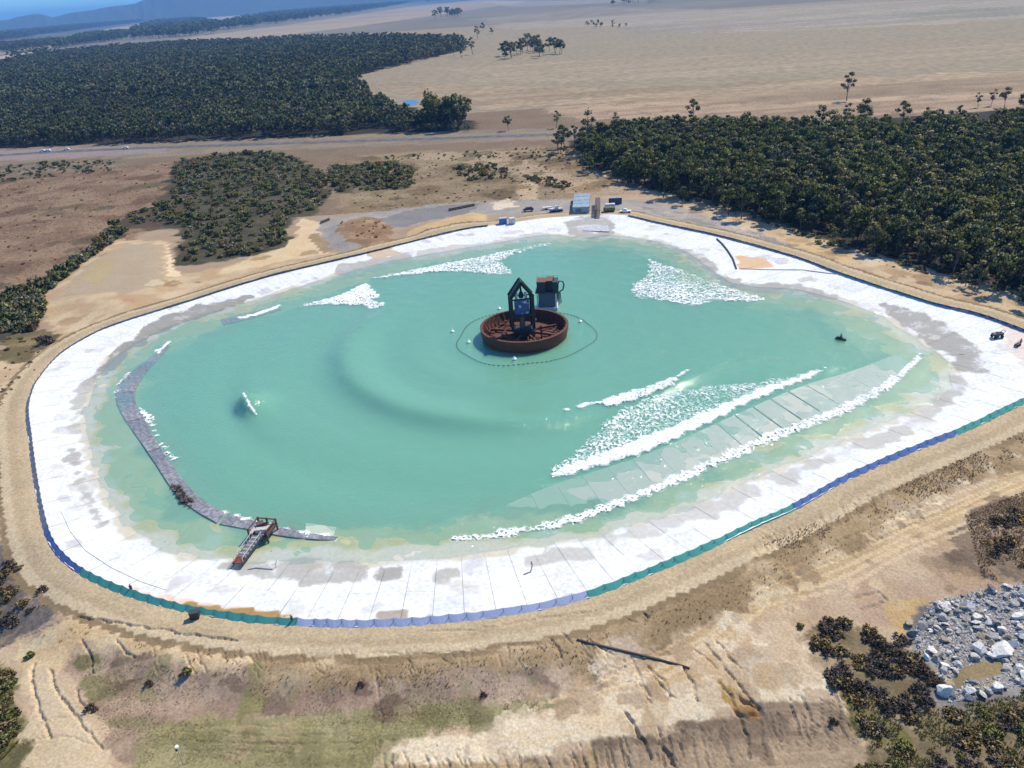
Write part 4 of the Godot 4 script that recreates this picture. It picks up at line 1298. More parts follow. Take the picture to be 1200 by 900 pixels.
# ---------------------------------------------------------------- white water
func foam(called: String, label: String, outline: Array, height := 0.35, holes := 0.0, grain := 0.28, ragged := 1.0) -> void:
	var p := smooth_closed(poly(outline, WATER), 1.0)
	var lo := p[0]
	var hi := p[0]
	for v in p:
		lo = lo.min(v)
		hi = hi.max(v)
	lo -= Vector2(2, 2)
	hi += Vector2(2, 2)
	var w := int((hi.x - lo.x) / grain)
	var h := int((hi.y - lo.y) / grain)
	var soft_cell := 1.5 if grain > 0.2 else 0.6
	var cells := soft_cell / grain
	var coarse := raster(p, lo.x, lo.y, soft_cell, int(w / cells) + 1, int(h / cells) + 1)
	coarse.resize(int(coarse.get_width() * cells), int(coarse.get_height() * cells), Image.INTERPOLATE_CUBIC)
	coarse = coarse.get_region(Rect2i(0, 0, w + 1, h + 1))
	var m := coarse.get_data()
	var at := PackedInt32Array()
	at.resize((w + 1) * (h + 1))
	at.fill(-1)
	var v3 := PackedVector3Array()
	var on := PackedByteArray()
	on.resize((w + 1) * (h + 1))
	var ys := PackedFloat32Array()
	ys.resize((w + 1) * (h + 1))
	for y in h + 1:
		for x in w + 1:
			var k := y * (w + 1) + x
			if m[k] < 10:
				continue
			var q := Vector2(lo.x + x * grain, lo.y + y * grain)
			var edge := m[k] / 255.0
			var out := (q - plunger_at).normalized()
			var u := q.dot(out)
			var v := q.dot(out.orthogonal())
			var n := fine(q.x * 2.3, q.y * 2.3) - 0.5
			var streak := fine(u * 1.5, v * 0.6 + 31.0) - 0.5
			var n2 := soft(q.x * 1.6 + 11.0, q.y * 1.6) - 0.5
			var lace := absf((fine(u * 1.1 + 50.0, v * 0.55) - 0.5) * 1.3 + n * 0.35)
			var body := edge + (n * 0.45 + streak * 0.6 + n2 * 0.5) * ragged
			if holes > 0.0 and lace < holes * (0.3 + 2.2 * soft(q.x * 0.5, q.y * 0.5 + 9.0)):
				body -= 0.45
			on[k] = 3 if body > 0.88 else 2 if body > 0.62 else 1 if body > 0.34 else 0
			ys[k] = water_height(q.x, q.y) + 0.02
			if on[k] == 3:
				ys[k] += 0.02 + height * 0.4 * clampf((body - 0.8) * 1.3, 0.0, 1.0) * (0.5 + fine(q.x * 0.9, q.y * 0.9 + 5.0))
	var solid := PackedByteArray()
	var dense := PackedByteArray()
	var thin := PackedByteArray()
	solid.resize(on.size())
	dense.resize(on.size())
	thin.resize(on.size())
	for k in on.size():
		solid[k] = int(on[k] == 3)
		dense[k] = int(on[k] >= 2)
		thin[k] = int(on[k] == 1)
	# a point next to denser foam belongs to the thin film as well, so that the sheets meet
	for y in range(1, h):
		for x in range(1, w):
			var k := y * (w + 1) + x
			if on[k] == 2 and (on[k - 1] == 1 or on[k + 1] == 1 or on[k - w - 1] == 1 or on[k + w + 1] == 1):
				thin[k] = 1
	var o := obj(called, sheet(w, h, lo, grain, dense, ys), tex.foam)
	meta(obj("foam_crest", sheet(w, h, lo, grain, solid, ys, 0.03), tex.crest, o), "", "", "", "stuff")
	meta(obj("foam_film", sheet(w, h, lo, grain, thin, ys), tex.film, o), "", "", "", "stuff")
	meta(o, label, "wave foam", "", "")

func sheet(w: int, h: int, lo: Vector2, grain: float, on: PackedByteArray, ys: PackedFloat32Array, lift := 0.0) -> ArrayMesh:
	# the marked points of a grid as one sheet
	var s := st()
	s.set_smooth_group(0)
	for y in h:
		for x in w:
			var k := y * (w + 1) + x
			var c := [k, k + 1, k + w + 2, k + w + 1]
			var here := on[k] + on[k + 1] + on[k + w + 2] + on[k + w + 1]
			if here < 3:
				continue
			var pts: Array[Vector3] = []
			var miss := -1
			for e in 4:
				var xx: int = c[e] % (w + 1)
				var yy: int = c[e] / (w + 1)
				pts.append(Vector3(lo.x + xx * grain, ys[c[e]] + lift, lo.y + yy * grain))
				if not on[c[e]]: miss = e
			if miss < 0:
				quad(s, pts[0], pts[1], pts[2], pts[3])
			else:
				s.add_vertex(pts[(miss + 1) % 4]); s.add_vertex(pts[(miss + 2) % 4]); s.add_vertex(pts[(miss + 3) % 4])
	return done(s)

func build_foam() -> void:
	for k in 3:
		var fm := mat(0.82, 0.84, 0.83, 0.9)
		fm.albedo_color.a = [0.30, 0.72, 1.0][k]
		if k < 2:
			fm.transparency = BaseMaterial3D.TRANSPARENCY_ALPHA
		fm.specular_mode = BaseMaterial3D.SPECULAR_DISABLED
		tex[["film", "foam", "crest"][k]] = fm
	foam("wave_foam", "small triangle of broken white water beside the short submerged shelf", [352, 358, 380, 351, 405, 343, 428, 332, 436, 338, 445, 346, 438, 352, 452, 355, 448, 360, 434, 362, 425, 358, 400, 358, 378, 357], 0.6, 0.05)
	foam("wave_foam", "long band of broken white water below the gravel yard side", [438, 326, 470, 319, 520, 309, 560, 301, 608, 292, 596, 301, 588, 306, 600, 318, 596, 322, 570, 321, 540, 318, 500, 320, 460, 324], 0.6, 0.08)
	foam("wave_foam", "thin white trail trailing off the long far band of foam", [604, 293, 622, 288, 645, 284, 646, 287, 625, 292, 608, 297], 0.2, 0.2, 0.4, 1.2)
	foam("wave_foam", "wide wedge of churned foam opposite the slate fence and hose", [761, 303, 772, 308, 800, 317, 850, 335, 900, 351, 868, 353, 840, 353, 815, 358, 790, 355, 766, 351, 748, 350, 741, 336, 750, 328, 760, 320], 0.6, 0.16)
	foam("wave_foam", "bright curl of white water on the crest of the breaker off the wide shelf", [664, 484, 682, 476, 700, 473, 716, 466, 738, 459, 764, 452, 788, 444, 815, 432, 796, 446, 788, 456, 762, 466, 738, 474, 718, 479, 700, 475, 680, 481], 1.0, 0.0)
	foam("wave_foam", "largest sheet of lacy foam spreading behind the breaker off the wide shelf", [648, 553, 672, 532, 690, 514, 706, 500, 724, 488, 738, 478, 760, 470, 786, 460, 812, 455, 845, 452, 880, 448, 920, 442, 968, 431, 950, 442, 920, 454, 880, 470, 840, 491, 800, 510, 760, 528, 720, 541, 690, 550, 662, 557], 0.55, 0.2)
	foam("wave_foam", "dense white front edge of the largest foam sheet along the shelf", [648, 555, 680, 540, 720, 527, 760, 510, 800, 494, 840, 476, 880, 460, 920, 446, 966, 432, 950, 443, 920, 455, 880, 471, 840, 492, 800, 511, 760, 529, 720, 542, 690, 551, 662, 558], 0.65, 0.0, 0.28, 0.6)
	foam("wave_foam", "long narrow line of surf running along the outer edge of the shelf", [522, 630, 560, 627, 600, 621, 640, 613, 690, 599, 760, 571, 830, 539, 900, 508, 960, 486, 1010, 463, 1050, 438, 1078, 412, 1081, 419, 1060, 444, 1020, 471, 960, 498, 900, 522, 830, 553, 760, 583, 690, 610, 640, 622, 600, 629, 560, 633, 525, 633], 0.5, 0.04, 0.28, 0.8)
	foam("wave_foam", "small splash of foam against the inner edge of the curved reef", [163, 479, 172, 480, 180, 488, 183, 502, 186, 510, 178, 503, 172, 494], 0.5, 0.06)
	foam("wave_foam", "thin ribbon of foam running along the curved reef below its splash", [181, 504, 190, 518, 204, 535, 207, 545, 198, 534, 186, 517], 0.3, 0.1, 0.35, 1.0)
	foam("wave_foam", "narrow white strip of foam along the reef beside the rusted jetty", [262, 600, 290, 607, 320, 615, 350, 621, 375, 625, 398, 628, 396, 632, 370, 631, 340, 626, 310, 620, 284, 611], 0.5, 0.0, 0.25, 0.45)
	foam("wave_foam", "fine streak of foam on the far tip of the curved reef", [181, 414, 190, 406, 199, 401, 200, 404, 191, 411, 183, 417], 0.25, 0.0, 0.35, 0.7)
	foam("wave_foam", "fine streak of foam on the outer side of the curved reef", [133, 466, 136, 456, 144, 445, 152, 437, 154, 440, 146, 448, 139, 458, 136, 468], 0.2, 0.05, 0.35, 0.8)
	foam("wave_foam", "thin line of foam on the short submerged shelf", [280, 371, 300, 367, 326, 358, 327, 362, 302, 370, 283, 374], 0.3, 0.0, 0.35, 0.7)
	foam("wave_foam", "white lip of the steep peaking wave near the curved reef", [285, 466, 287, 466, 290, 474, 296, 483, 305, 491, 301, 491, 294, 486, 288, 477], 0.1, 0.0, 0.16, 0.6)
	foam("wave_foam", "faint streak of foam beside the wet corner opposite the dark wood", [1015, 362, 1030, 364, 1045, 371, 1042, 373, 1028, 368], 0.15, 0.1, 0.35, 1.0)

# ---------------------------------------------------------------- wave plunger, tower, float line, service float
func build_plunger() -> void:
	var rust := mat(0.19, 0.075, 0.042, 0.85, "rust", 0.25)
	var black := mat(0.02, 0.02, 0.022, 0.7, "grain", 0.4)
	var R := 13.6
	var at := Vector3(plunger_at.x, WATER, plunger_at.y)
	var t := thing("wave_plunger", "huge round rusted steel drum standing open-topped in the water", "wave machine", at)
	var s := st()
	lathe(s, [Vector2(R - 0.6, -3.0), Vector2(R - 0.5, 0.2), Vector2(R - 0.05, 2.2), Vector2(R, 3.3)], 72)
	lathe(s, [Vector2(R - 0.7, 3.3), Vector2(R - 1.1, 1.5), Vector2(R - 1.6, 0.2)], 72)
	obj("drum_wall", done(s), rust, t)
	s = st()
	lathe(s, [Vector2(R + 0.06, 3.3), Vector2(R + 0.06, 3.62), Vector2(R - 0.75, 3.66), Vector2(R - 0.75, 3.3), Vector2(R + 0.06, 3.3)], 72)
	obj("rim", done(s), rust, t)
	s = st()
	lathe(s, [Vector2(R - 1.6, 0.25), Vector2(6.0, 0.5), Vector2(5.6, 0.1), Vector2(0.1, 0.1)], 48)
	obj("deck", done(s), rust, t)
	for k in 36:
		s = st()
		var a := TAU * k / 36.0
		var d := Vector3(cos(a), 0, sin(a))
		bar(s, d * (R - 1.0) + Vector3(0, 3.55, 0), d * (R - 2.6) + Vector3(0, 0.3, 0), 0.32)
		obj("rib", done(s), rust, t)
	for k in 8:
		s = st()
		var a := TAU * (k + 0.5) / 8.0
		var d := Vector3(cos(a), 0, sin(a))
		bar(s, d * 3.0 + Vector3(0, 1.4, 0), d * (R - 1.6) + Vector3(0, 0.9, 0), 0.5, 0.7)
		obj("spoke_beam", done(s), rust, t)
	s = st()
	lathe(s, [Vector2(3.4, 0.0), Vector2(3.4, 2.6), Vector2(2.6, 2.9), Vector2(0.05, 2.9)], 24)
	obj("hub", done(s), black, t)
	rng.seed = 4
	for k in 46:     # loose rusty steel lying on the deck
		s = st()
		var a := rng.randf_range(1.9, 4.3) if k < 34 else rng.randf_range(-0.6, 1.5)
		var r := rng.randf_range(5.5, 11.3)
		box(s, Vector3(cos(a) * r, 0.75 + rng.randf() * 0.8, sin(a) * r), Vector3(rng.randf_range(0.8, 2.6), rng.randf_range(0.2, 0.6), rng.randf_range(0.25, 0.6)), Basis.from_euler(Vector3(rng.randf_range(-0.25, 0.25), rng.randf() * TAU, rng.randf_range(-0.3, 0.3))))
		obj("steel_offcut", done(s), rust, t)
	s = st()
	bar(s, Vector3(5.0, 0.4, 4.5), Vector3(5.0, 4.6, 4.0), 0.45)
	bar(s, Vector3(5.0, 4.3, 4.0), Vector3(2.2, 3.1, 4.6), 0.3)
	bar(s, Vector3(5.0, 3.2, 4.1), Vector3(8.6, 2.2, 4.0), 0.3)
	obj("crane_arm", done(s), rust, t)
	# gabled tower over the plunger
	var tw := thing("gabled_tower", "dark gabled steel tower with a blue panel rising from the drum", "tower", at + Vector3(-0.5, 2.9, 0.6), 0.12)
	var W := 3.25
	var eave := 10.6
	var apex := 15.2
	for z in [-1.7, 1.7]:
		for sx in [-1.0, 1.0]:
			s = st()
			bar(s, Vector3(sx * W, 0, z), Vector3(sx * W, eave, z), 0.62, 0.9)
			obj("post", done(s), black, tw)
			s = st()
			bar(s, Vector3(sx * (W + 0.25), eave - 0.2, z), Vector3(-sx * 0.12, apex, z), 0.7, 0.95)
			obj("rafter", done(s), black, tw)
		s = st()
		bar(s, Vector3(-W, 4.6, z), Vector3(W, 4.6, z), 0.45)
		obj("crossbeam", done(s), black, tw)
		s = st()
		bar(s, Vector3(-W, 9.9, z), Vector3(W, 9.9, z), 0.35)
		obj("crossbeam", done(s), black, tw)
	for sx in [-1.0, 1.0]:
		s = st()
		quad(s, Vector3(sx * (W + 0.25), eave, -2.3), Vector3(sx * (W + 0.25), eave, 2.3), Vector3(0, apex + 0.35, 2.3), Vector3(0, apex + 0.35, -2.3))
		quad(s, Vector3(0, apex + 0.22, -2.3), Vector3(0, apex + 0.22, 2.3), Vector3(sx * (W + 0.25), eave - 0.13, 2.3), Vector3(sx * (W + 0.25), eave - 0.13, -2.3))
		obj("roof_sheet", done(s), mat(0.035, 0.05, 0.045, 0.5), tw)
		s = st()
		box(s, Vector3(sx * (W - 0.05), 5.6, 0), Vector3(0.12, 9.4, 2.5))
		obj("side_sheet", done(s), black, tw)
	s = st()
	box(s, Vector3(0, 7.1, 0.9), Vector3(4.5, 5.0, 0.5))
	var panel := obj("panel", done(s), mat(0.06, 0.11, 0.27, 0.5, "blotch", 0.5), tw)
	rng.seed = 9
	for k in 14:
		s = st()
		box(s, Vector3(rng.randf_range(-1.9, 1.9), rng.randf_range(4.9, 9.2), 1.2), Vector3(rng.randf_range(0.3, 0.9), rng.randf_range(0.3, 0.8), 0.16))
		obj("gauge_box", done(s), [mat(0.45, 0.50, 0.62, 0.5), mat(0.05, 0.10, 0.30, 0.5), mat(0.16, 0.30, 0.60, 0.5)][k % 3], panel)
	s = st()
	tube(s, [Vector3(0, 0, 0), Vector3(0, 4.6, 0)], [0.9], 12)
	obj("piston", done(s), mat(0.10, 0.09, 0.07, 0.5), tw)
	s = st()
	tube(s, [Vector3(0, 10.0, 0.4), Vector3(0, 11.3, 0.4), Vector3(0, 11.9, 0.4), Vector3(0, 13.6, 0.4)], [0.75, 0.75, 0.35, 0.2], 10)
	obj("hoist_block", done(s), black, tw)
	for sx in [-1.0, 1.0]:
		s = st()
		tube(s, [Vector3(sx * 1.5, 9.7, 0.2), Vector3(sx * 1.3, 11.4, 0.2)], [0.42], 8)
		obj("accumulator", done(s), mat(0.62, 0.62, 0.58, 0.6), tw)
	# float line with white buoys round the drum
	var fl := thing("float_line", "ring of small dark floats with white buoys circling the drum", "float line", at)
	var dark := mat(0.03, 0.06, 0.06, 0.7)
	var fr := 21.3
	var bead := CapsuleMesh.new()
	bead.radius = 0.11
	bead.height = 0.9
	bead.radial_segments = 6
	bead.rings = 2
	for k in 96:
		var a := TAU * k / 96.0
		var r := fr + 0.7 * sin(a * 3.0 + 1.0) + 0.4 * sin(a * 7.0)
		var y := swell(at.x + cos(a) * r, at.z + sin(a) * r) + 0.08
		var o := obj("float", bead, dark, fl, Vector3(cos(a) * r, y, sin(a) * r))
		o.rotation = Vector3(PI / 2, -a + PI, 0)
	for q in [[530, 388], [549, 401], [603, 421], [680, 377], [585, 362]]:
		var p := px(q[0], q[1], WATER)
		var d := p - at
		var bs := st()
		lathe(bs, [Vector2(0.05, -0.2), Vector2(0.75, 0.0), Vector2(0.8, 0.35), Vector2(0.5, 0.7), Vector2(0.2, 0.9), Vector2(0.18, 1.5), Vector2(0.02, 1.55)], 10)
		var b := obj("buoy", done(bs), mat(0.78, 0.80, 0.80, 0.5), fl, Vector3(d.x, swell(p.x, p.z), d.z))
		b.scale = Vector3(0.8, 0.6, 0.8)
	# compressor float behind
	var bp := px(642, 359, WATER)
	var f := thing("service_float", "square service float with dark blue boxes under brown roofs behind the drum", "barge", bp, -0.15)
	var white := mat(0.70, 0.72, 0.73, 0.6, "blotch", 0.3)
	var navy := mat(0.035, 0.05, 0.075, 0.6, "grain", 0.3)
	s = st()
	box(s, Vector3(0, 0.15, 0), Vector3(7.0, 0.9, 6.0))
	obj("pontoon", done(s), white, f)
	s = st()
	box(s, Vector3(0, 3.1, 0), Vector3(5.6, 5.0, 4.6))
	obj("tank", done(s), mat(0.10, 0.14, 0.19, 0.5, "blotch", 0.3), f)
	for sx in [-1.0, 1.0]:
		for sz in [-1.0, 1.0]:
			s = st()
			bar(s, Vector3(sx * 3.1, 0.5, sz * 2.7), Vector3(sx * 3.1, 6.0, sz * 2.7), 0.42)
			obj("leg", done(s), white, f)
	s = st()
	box(s, Vector3(0, 6.0, 0), Vector3(7.4, 0.5, 6.4))
	obj("deck", done(s), navy, f)
	for k in 3:
		s = st()
		var sz: float = [2.9, 2.3, 1.5][k]
		box(s, Vector3([-1.7, 1.1, 2.9][k], 6.3 + 1.6, [0.6, -0.4, 0.9][k]), Vector3(sz, 3.2, 4.4))
		var b := obj("engine_box", done(s), navy, f)
		s = st()
		box(s, Vector3([-1.7, 1.1, 2.9][k], 6.3 + 3.28, [0.6, -0.4, 0.9][k]), Vector3(sz + 0.2, 0.16, 4.6))
		obj("roof", done(s), mat(0.27, 0.15, 0.10, 0.8, "rust", 0.4) if k < 2 else navy, b)
	s = st()
	tube(s, [Vector3(3.7, 3.2, 2.2), Vector3(3.8, 8.6, 2.2), Vector3(4.3, 9.6, 2.0), Vector3(5.4, 9.4, 1.8), Vector3(5.8, 8.2, 1.8), Vector3(5.4, 6.6, 1.9), Vector3(4.4, 6.0, 2.0)], [0.24], 8)
	obj("bent_pipe", done(s), navy, f)
	for k in 3:
		s = st()
		tube(s, [Vector3(3.9 + k * 0.45, 1.2 + k * 0.5, 2.6), Vector3(3.9 + k * 0.3, 6.2, 2.5)], [0.14], 6)
		obj("down_pipe", done(s), navy, f)
	for k in 5:
		s = st()
		bar(s, Vector3(-3.5 + k * 1.75, 6.2, -3.1), Vector3(-3.5 + k * 1.75, 9.9, -3.1), 0.12)
		obj("rail_post", done(s), white, f)
	s = st()
	bar(s, Vector3(-3.5, 9.8, -3.1), Vector3(3.5, 9.8, -3.1), 0.14)
	obj("hand_rail", done(s), white, f)

# ---------------------------------------------------------------- the rusted jetty at the front left
func build_jetty() -> void:
	var a := px(279, 664, -0.8)
	var b := px(302, 626, 0.6)
	var along := Vector3(b.x - a.x, 0, b.z - a.z)
	var L := along.length()
	var t := thing("rusted_jetty", "rusted steel gangway with a square working deck reaching from the lining to the reef", "jetty", Vector3(a.x, WATER, a.z), atan2(along.x, along.z))
	var rust := mat(0.20, 0.12, 0.10, 0.85, "rust", 0.4)
	var pale := mat(0.62, 0.58, 0.55, 0.7, "blotch", 0.4)
	var red := mat(0.42, 0.12, 0.06, 0.85, "rust", 0.5)
	var dark := mat(0.06, 0.055, 0.06, 0.8, "grain", 0.4)
	var s := st()
	for sx in [-0.95, 0.95]:
		s = st()
		bar(s, Vector3(sx, 1.0, 0), Vector3(sx, 1.5, L), 0.28, 0.4)
		obj("side_beam", done(s), dark, t)
		s = st()
		bar(s, Vector3(sx, 2.1, 0.5), Vector3(sx, 2.6, L), 0.10)
		obj("hand_rail", done(s), pale, t)
		for k in 8:
			s = st()
			var z := L * (k + 0.5) / 8.0
			bar(s, Vector3(sx, 1.0 + 0.5 * z / L, z), Vector3(sx, 2.1 + 0.5 * z / L, z), 0.10)
			obj("rail_post", done(s), pale, t)
	for k in 22:
		s = st()
		var z := L * (k + 0.5) / 22.0
		box(s, Vector3(0, 1.22 + 0.5 * z / L, z), Vector3(1.8, 0.08, L / 22.0 - 0.12))
		obj("plank", done(s), [mat(0.25, 0.25, 0.27, 0.8, "grain", 0.3), pale, mat(0.34, 0.32, 0.33, 0.8, "grain", 0.3)][k % 3] if k > 4 else red, t)
	s = st()
	box(s, Vector3(0, 1.5, L + 2.0), Vector3(4.4, 0.3, 4.2))
	var deck := obj("deck", done(s), dark, t)
	for k in 5:
		s = st()
		box(s, Vector3(-1.7 + k * 0.85, 1.72, L + 2.0), Vector3(0.7, 0.1, 4.0))
		obj("plank", done(s), [rust, pale, rust, dark, pale][k], deck)
	for q in [[-2.0, 0.0], [2.0, 0.0], [-2.0, 4.0], [2.0, 4.0], [0.0, 4.0]]:
		s = st()
		bar(s, Vector3(q[0], -2.5, L + q[1]), Vector3(q[0], 2.9, L + q[1]), 0.3)
		obj("pile", done(s), rust, t)
	for q in [[-2, 0, -2, 4], [-2, 4, 2, 4], [2, 4, 2, 0]]:
		s = st()
		bar(s, Vector3(q[0], 2.7, L + q[1]), Vector3(q[2], 2.7, L + q[3]), 0.2)
		obj("deck_rail", done(s), rust, t)
	s = st()
	box(s, Vector3(-0.4, 2.2, L + 0.9), Vector3(2.2, 0.8, 1.0), Basis(Vector3.UP, 0.3))
	obj("tool_chest", done(s), pale, t)
	s = st()
	box(s, Vector3(0.9, 2.1, L + 2.9), Vector3(1.4, 0.7, 1.3), Basis(Vector3.UP, 0.8))
	obj("winch", done(s), mat(0.10, 0.05, 0.05, 0.7), t)
	var hose := st()
	var pts: Array = []
	for q in [[291, 668], [300, 666], [310, 667], [320, 668], [324, 664], [325, 657]]:
		var p := px(q[0], q[1], WATER)
		pts.append(Vector3(p.x, lining_height(p.x, p.z) + 0.15, p.z))
	tube(hose, pts, [0.16], 6)
	meta(obj("white_hose", done(hose), pale), "pale hose lying on the wet lining beside the jetty foot", "hose")

# ---------------------------------------------------------------- yard, vehicles, people, odd things
func car(called: String, label: String, group: String, at: Vector3, turn: float, paint_: Material, long_ := 4.6, tall := 1.6, tray := false) -> void:
	var t := thing(called, label, "vehicle", at, turn, group)
	var s := st()
	var w := 0.9
	var prof := [Vector2(-long_ / 2, 0.45), Vector2(-long_ / 2, 0.95), Vector2(-long_ * 0.28, 1.0), Vector2(-long_ * 0.16, tall), Vector2(long_ * 0.08, tall), Vector2(long_ * 0.15, 1.02), Vector2(long_ / 2, 0.98), Vector2(long_ / 2, 0.45)] if tray else [Vector2(-long_ / 2, 0.45), Vector2(-long_ / 2, 0.85), Vector2(-long_ * 0.28, 0.98), Vector2(-long_ * 0.14, tall), Vector2(long_ * 0.36, tall), Vector2(long_ * 0.48, 1.0), Vector2(long_ / 2, 0.9), Vector2(long_ / 2, 0.45)]
	for i in prof.size():
		var p: Vector2 = prof[i]
		var q: Vector2 = prof[(i + 1) % prof.size()]
		var wp := w - (0.14 if p.y > 1.2 else 0.0)
		var wq := w - (0.14 if q.y > 1.2 else 0.0)
		quad(s, Vector3(p.x, p.y, -wp), Vector3(q.x, q.y, -wq), Vector3(q.x, q.y, wq), Vector3(p.x, p.y, wp))
	for sz in [-1.0, 1.0]:
		for i in range(1, prof.size() - 1):
			var tri := [prof[0], prof[i], prof[i + 1]]
			for e in [0, 1, 2]:
				var p: Vector2 = tri[e]
				s.add_vertex(Vector3(p.x, p.y, sz * (w - (0.14 if p.y > 1.2 else 0.0))))
	obj("body", done(s), paint_, t)
	var glass := mat(0.02, 0.025, 0.03, 0.1)
	for sz in [-1.0, 1.0]:
		s = st()
		box(s, Vector3(long_ * (-0.04 if tray else 0.1), tall - 0.33, sz * 0.81), Vector3(long_ * (0.2 if tray else 0.42), 0.4, 0.03))
		obj("window", done(s), glass, t)
		for sx in [-0.32, 0.32]:
			s = st()
			tube(s, [Vector3(sx * long_, 0.36, sz * 0.72), Vector3(sx * long_, 0.36, sz * 0.95)], [0.36], 12)
			obj("wheel", done(s), mat(0.02, 0.02, 0.02, 0.8), t)
	s = st()
	box(s, Vector3(-long_ * 0.225, (tall + 1.0) / 2, 0), Vector3(0.05, 0.5, 1.3), Basis(Vector3.BACK, -0.75))
	obj("windscreen", done(s), glass, t)

func crate(parent: Node3D, called: String, at: Vector3, size: Vector3, wall: Material, roof: Material, ribs: int) -> void:
	var s := st()
	box(s, at + Vector3(0, size.y / 2, 0), size)
	obj(called, done(s), wall, parent)
	s = st()
	box(s, at + Vector3(0, size.y + 0.07, 0), Vector3(size.x + 0.12, 0.14, size.z + 0.12))
	var r := obj("roof_panel", done(s), roof, parent)
	for k in ribs:
		s = st()
		box(s, at + Vector3(0, size.y + 0.18, (k + 0.5) / ribs * size.z - size.z / 2), Vector3(size.x, 0.08, 0.12))
		obj("roof_rib", done(s), roof, r)

func on_ground(x: float, y: float) -> Vector3:
	var p := px(x, y, 0.0)
	for k in 4:
		p = px(x, y, near_height(p.x, p.z) if in_near(p.x, p.z) else 0.0)
	return p

func build_site() -> void:
	var white := mat(0.74, 0.75, 0.75, 0.5, "blotch", 0.2)
	var steel := mat(0.36, 0.43, 0.47, 0.5, "blotch", 0.15)
	var navy := mat(0.05, 0.07, 0.14, 0.5, "blotch", 0.2)
	var rust := mat(0.16, 0.09, 0.07, 0.8, "rust", 0.3)
	var dark := mat(0.025, 0.022, 0.025, 0.5)
	var s := st()
	# four plant rooms in a row, running away from the pool
	var a := px(682, 250, 0.0)
	for k in 4:
		var t := thing("plant_container", ["pale steel plant container at the water end of the row", "second pale steel plant container of the row from the water", "third pale steel plant container of the row from the water", "last pale steel plant container of the row, by the dirt track"][k], "container", a + Vector3(0.9 * k, 0.0, -6.6 * k - 3.2), -0.14, "row of plant containers")
		crate(t, "wall", Vector3.ZERO, Vector3(7.6, 2.9, 6.0), steel, mat(0.50 - 0.05 * (k % 2), 0.58 - 0.04 * (k % 2), 0.62 - 0.03 * (k % 2), 0.5, "blotch", 0.15), 5)
		s = st()
		box(s, Vector3(3.82, 1.2, 0.6), Vector3(0.06, 2.1, 1.6))
		obj("door", done(s), navy, t)
		s = st()
		box(s, Vector3(-1.2, 1.5, 3.02), Vector3(2.6, 1.6, 0.08))
		obj("vent", done(s), mat(0.12, 0.14, 0.16, 0.6), t)
	var ga := px(699, 252, 0.0)
	var g := thing("pipe_gantry", "rusty brown pipe gantry beside the row of plant containers", "gantry", ga + Vector3(0.2, 0, 1.5), -0.14)
	for k in 6:
		for sx in [-1.0, 1.0]:
			s = st()
			bar(s, Vector3(sx, -0.4, -4.2 * k), Vector3(sx, 3.0, -4.2 * k), 0.25)
			obj("leg", done(s), rust, g)
	for k in 4:
		s = st()
		tube(s, [Vector3(-0.9 + k * 0.6, 2.9, -22.0), Vector3(-0.9 + k * 0.6, 2.8, 0.5), Vector3(-0.9 + k * 0.6, 0.2, 3.2), Vector3(-0.7 + k * 0.5, -1.0, 6.0)], [0.24], 8)
		obj("pipe", done(s), [rust, dark, rust, navy][k], g)
	var rampp := px(700, 262, -0.5)
	var ramp := thing("launch_ramp", "pale concrete ramp from the plant row down into the water", "ramp", rampp)
	slab_strip(ramp, poly([688, 256, 685, 262, 683, 270], -0.6), poly([712, 256, 712, 262, 714, 271], -0.6), 3, -0.62, 1.2, 0.08, [mat(0.55, 0.55, 0.58, 0.7, "blotch", 0.1)], 0.05)
	var c1 := thing("navy_container", "dark blue container with a pale roof behind the olive tank", "container", px(721, 238, 0.0), -0.1)
	crate(c1, "wall", Vector3.ZERO, Vector3(6.2, 2.7, 2.5), navy, white, 4)
	var c2 := thing("olive_tank", "low olive green tank with a white end beside the pipe gantry", "tank", px(714, 248, 0.0), 0.05)
	s = st()
	tube(s, [Vector3(-2.6, 1.2, 0), Vector3(-2.3, 1.2, 0), Vector3(2.3, 1.2, 0), Vector3(2.6, 1.2, 0)], [0.8, 1.2, 1.2, 0.8], 14)
	obj("tank_body", done(s), mat(0.17, 0.18, 0.06, 0.6, "blotch", 0.2), c2)
	s = st()
	box(s, Vector3(0.6, 2.7, -1.6), Vector3(4.6, 1.2, 1.8))
	obj("canopy", done(s), white, c2)
	for sx in [-1.0, 1.0]:
		s = st()
		box(s, Vector3(sx * 1.8, 0.2, 0), Vector3(0.4, 0.5, 2.2))
		obj("saddle", done(s), dark, c2)
	car("utility_truck", "white utility truck parked at the end of the sage fence", "vehicles in the yard", px(733, 249, 0.0), -0.2, mat(0.75, 0.75, 0.75, 0.3), 5.2, 1.8, true)
	car("dark_car", "dark maroon car parked on the gravel behind the lining", "vehicles in the yard", px(619, 247, 0.0), 0.1, mat(0.05, 0.025, 0.03, 0.25), 5.2, 1.75)
	# a white work boat on a trailer
	var bt := thing("work_boat", "white work boat with a frame aerial on a low trailer", "boat", px(651, 248, 0.0), 0.06)
	s = st()
	var hull := [[-3.6, 0.3, 0.9], [-1.0, 1.2, 0.5], [2.0, 1.25, 0.5], [3.2, 1.15, 0.5]]
	for i in 3:
		var p: Array = hull[i]
		var q: Array = hull[i + 1]
		for sz in [-1.0, 1.0]:
			quad(s, Vector3(p[0], 1.6, sz * p[1]), Vector3(q[0], 1.6, sz * q[1]), Vector3(q[0], q[2], 0), Vector3(p[0], p[2], 0))
		quad(s, Vector3(p[0], 1.45, -p[1]), Vector3(q[0], 1.45, -q[1]), Vector3(q[0], 1.45, q[1]), Vector3(p[0], 1.45, p[1]))
	obj("hull", done(s), white, bt)
	s = st()
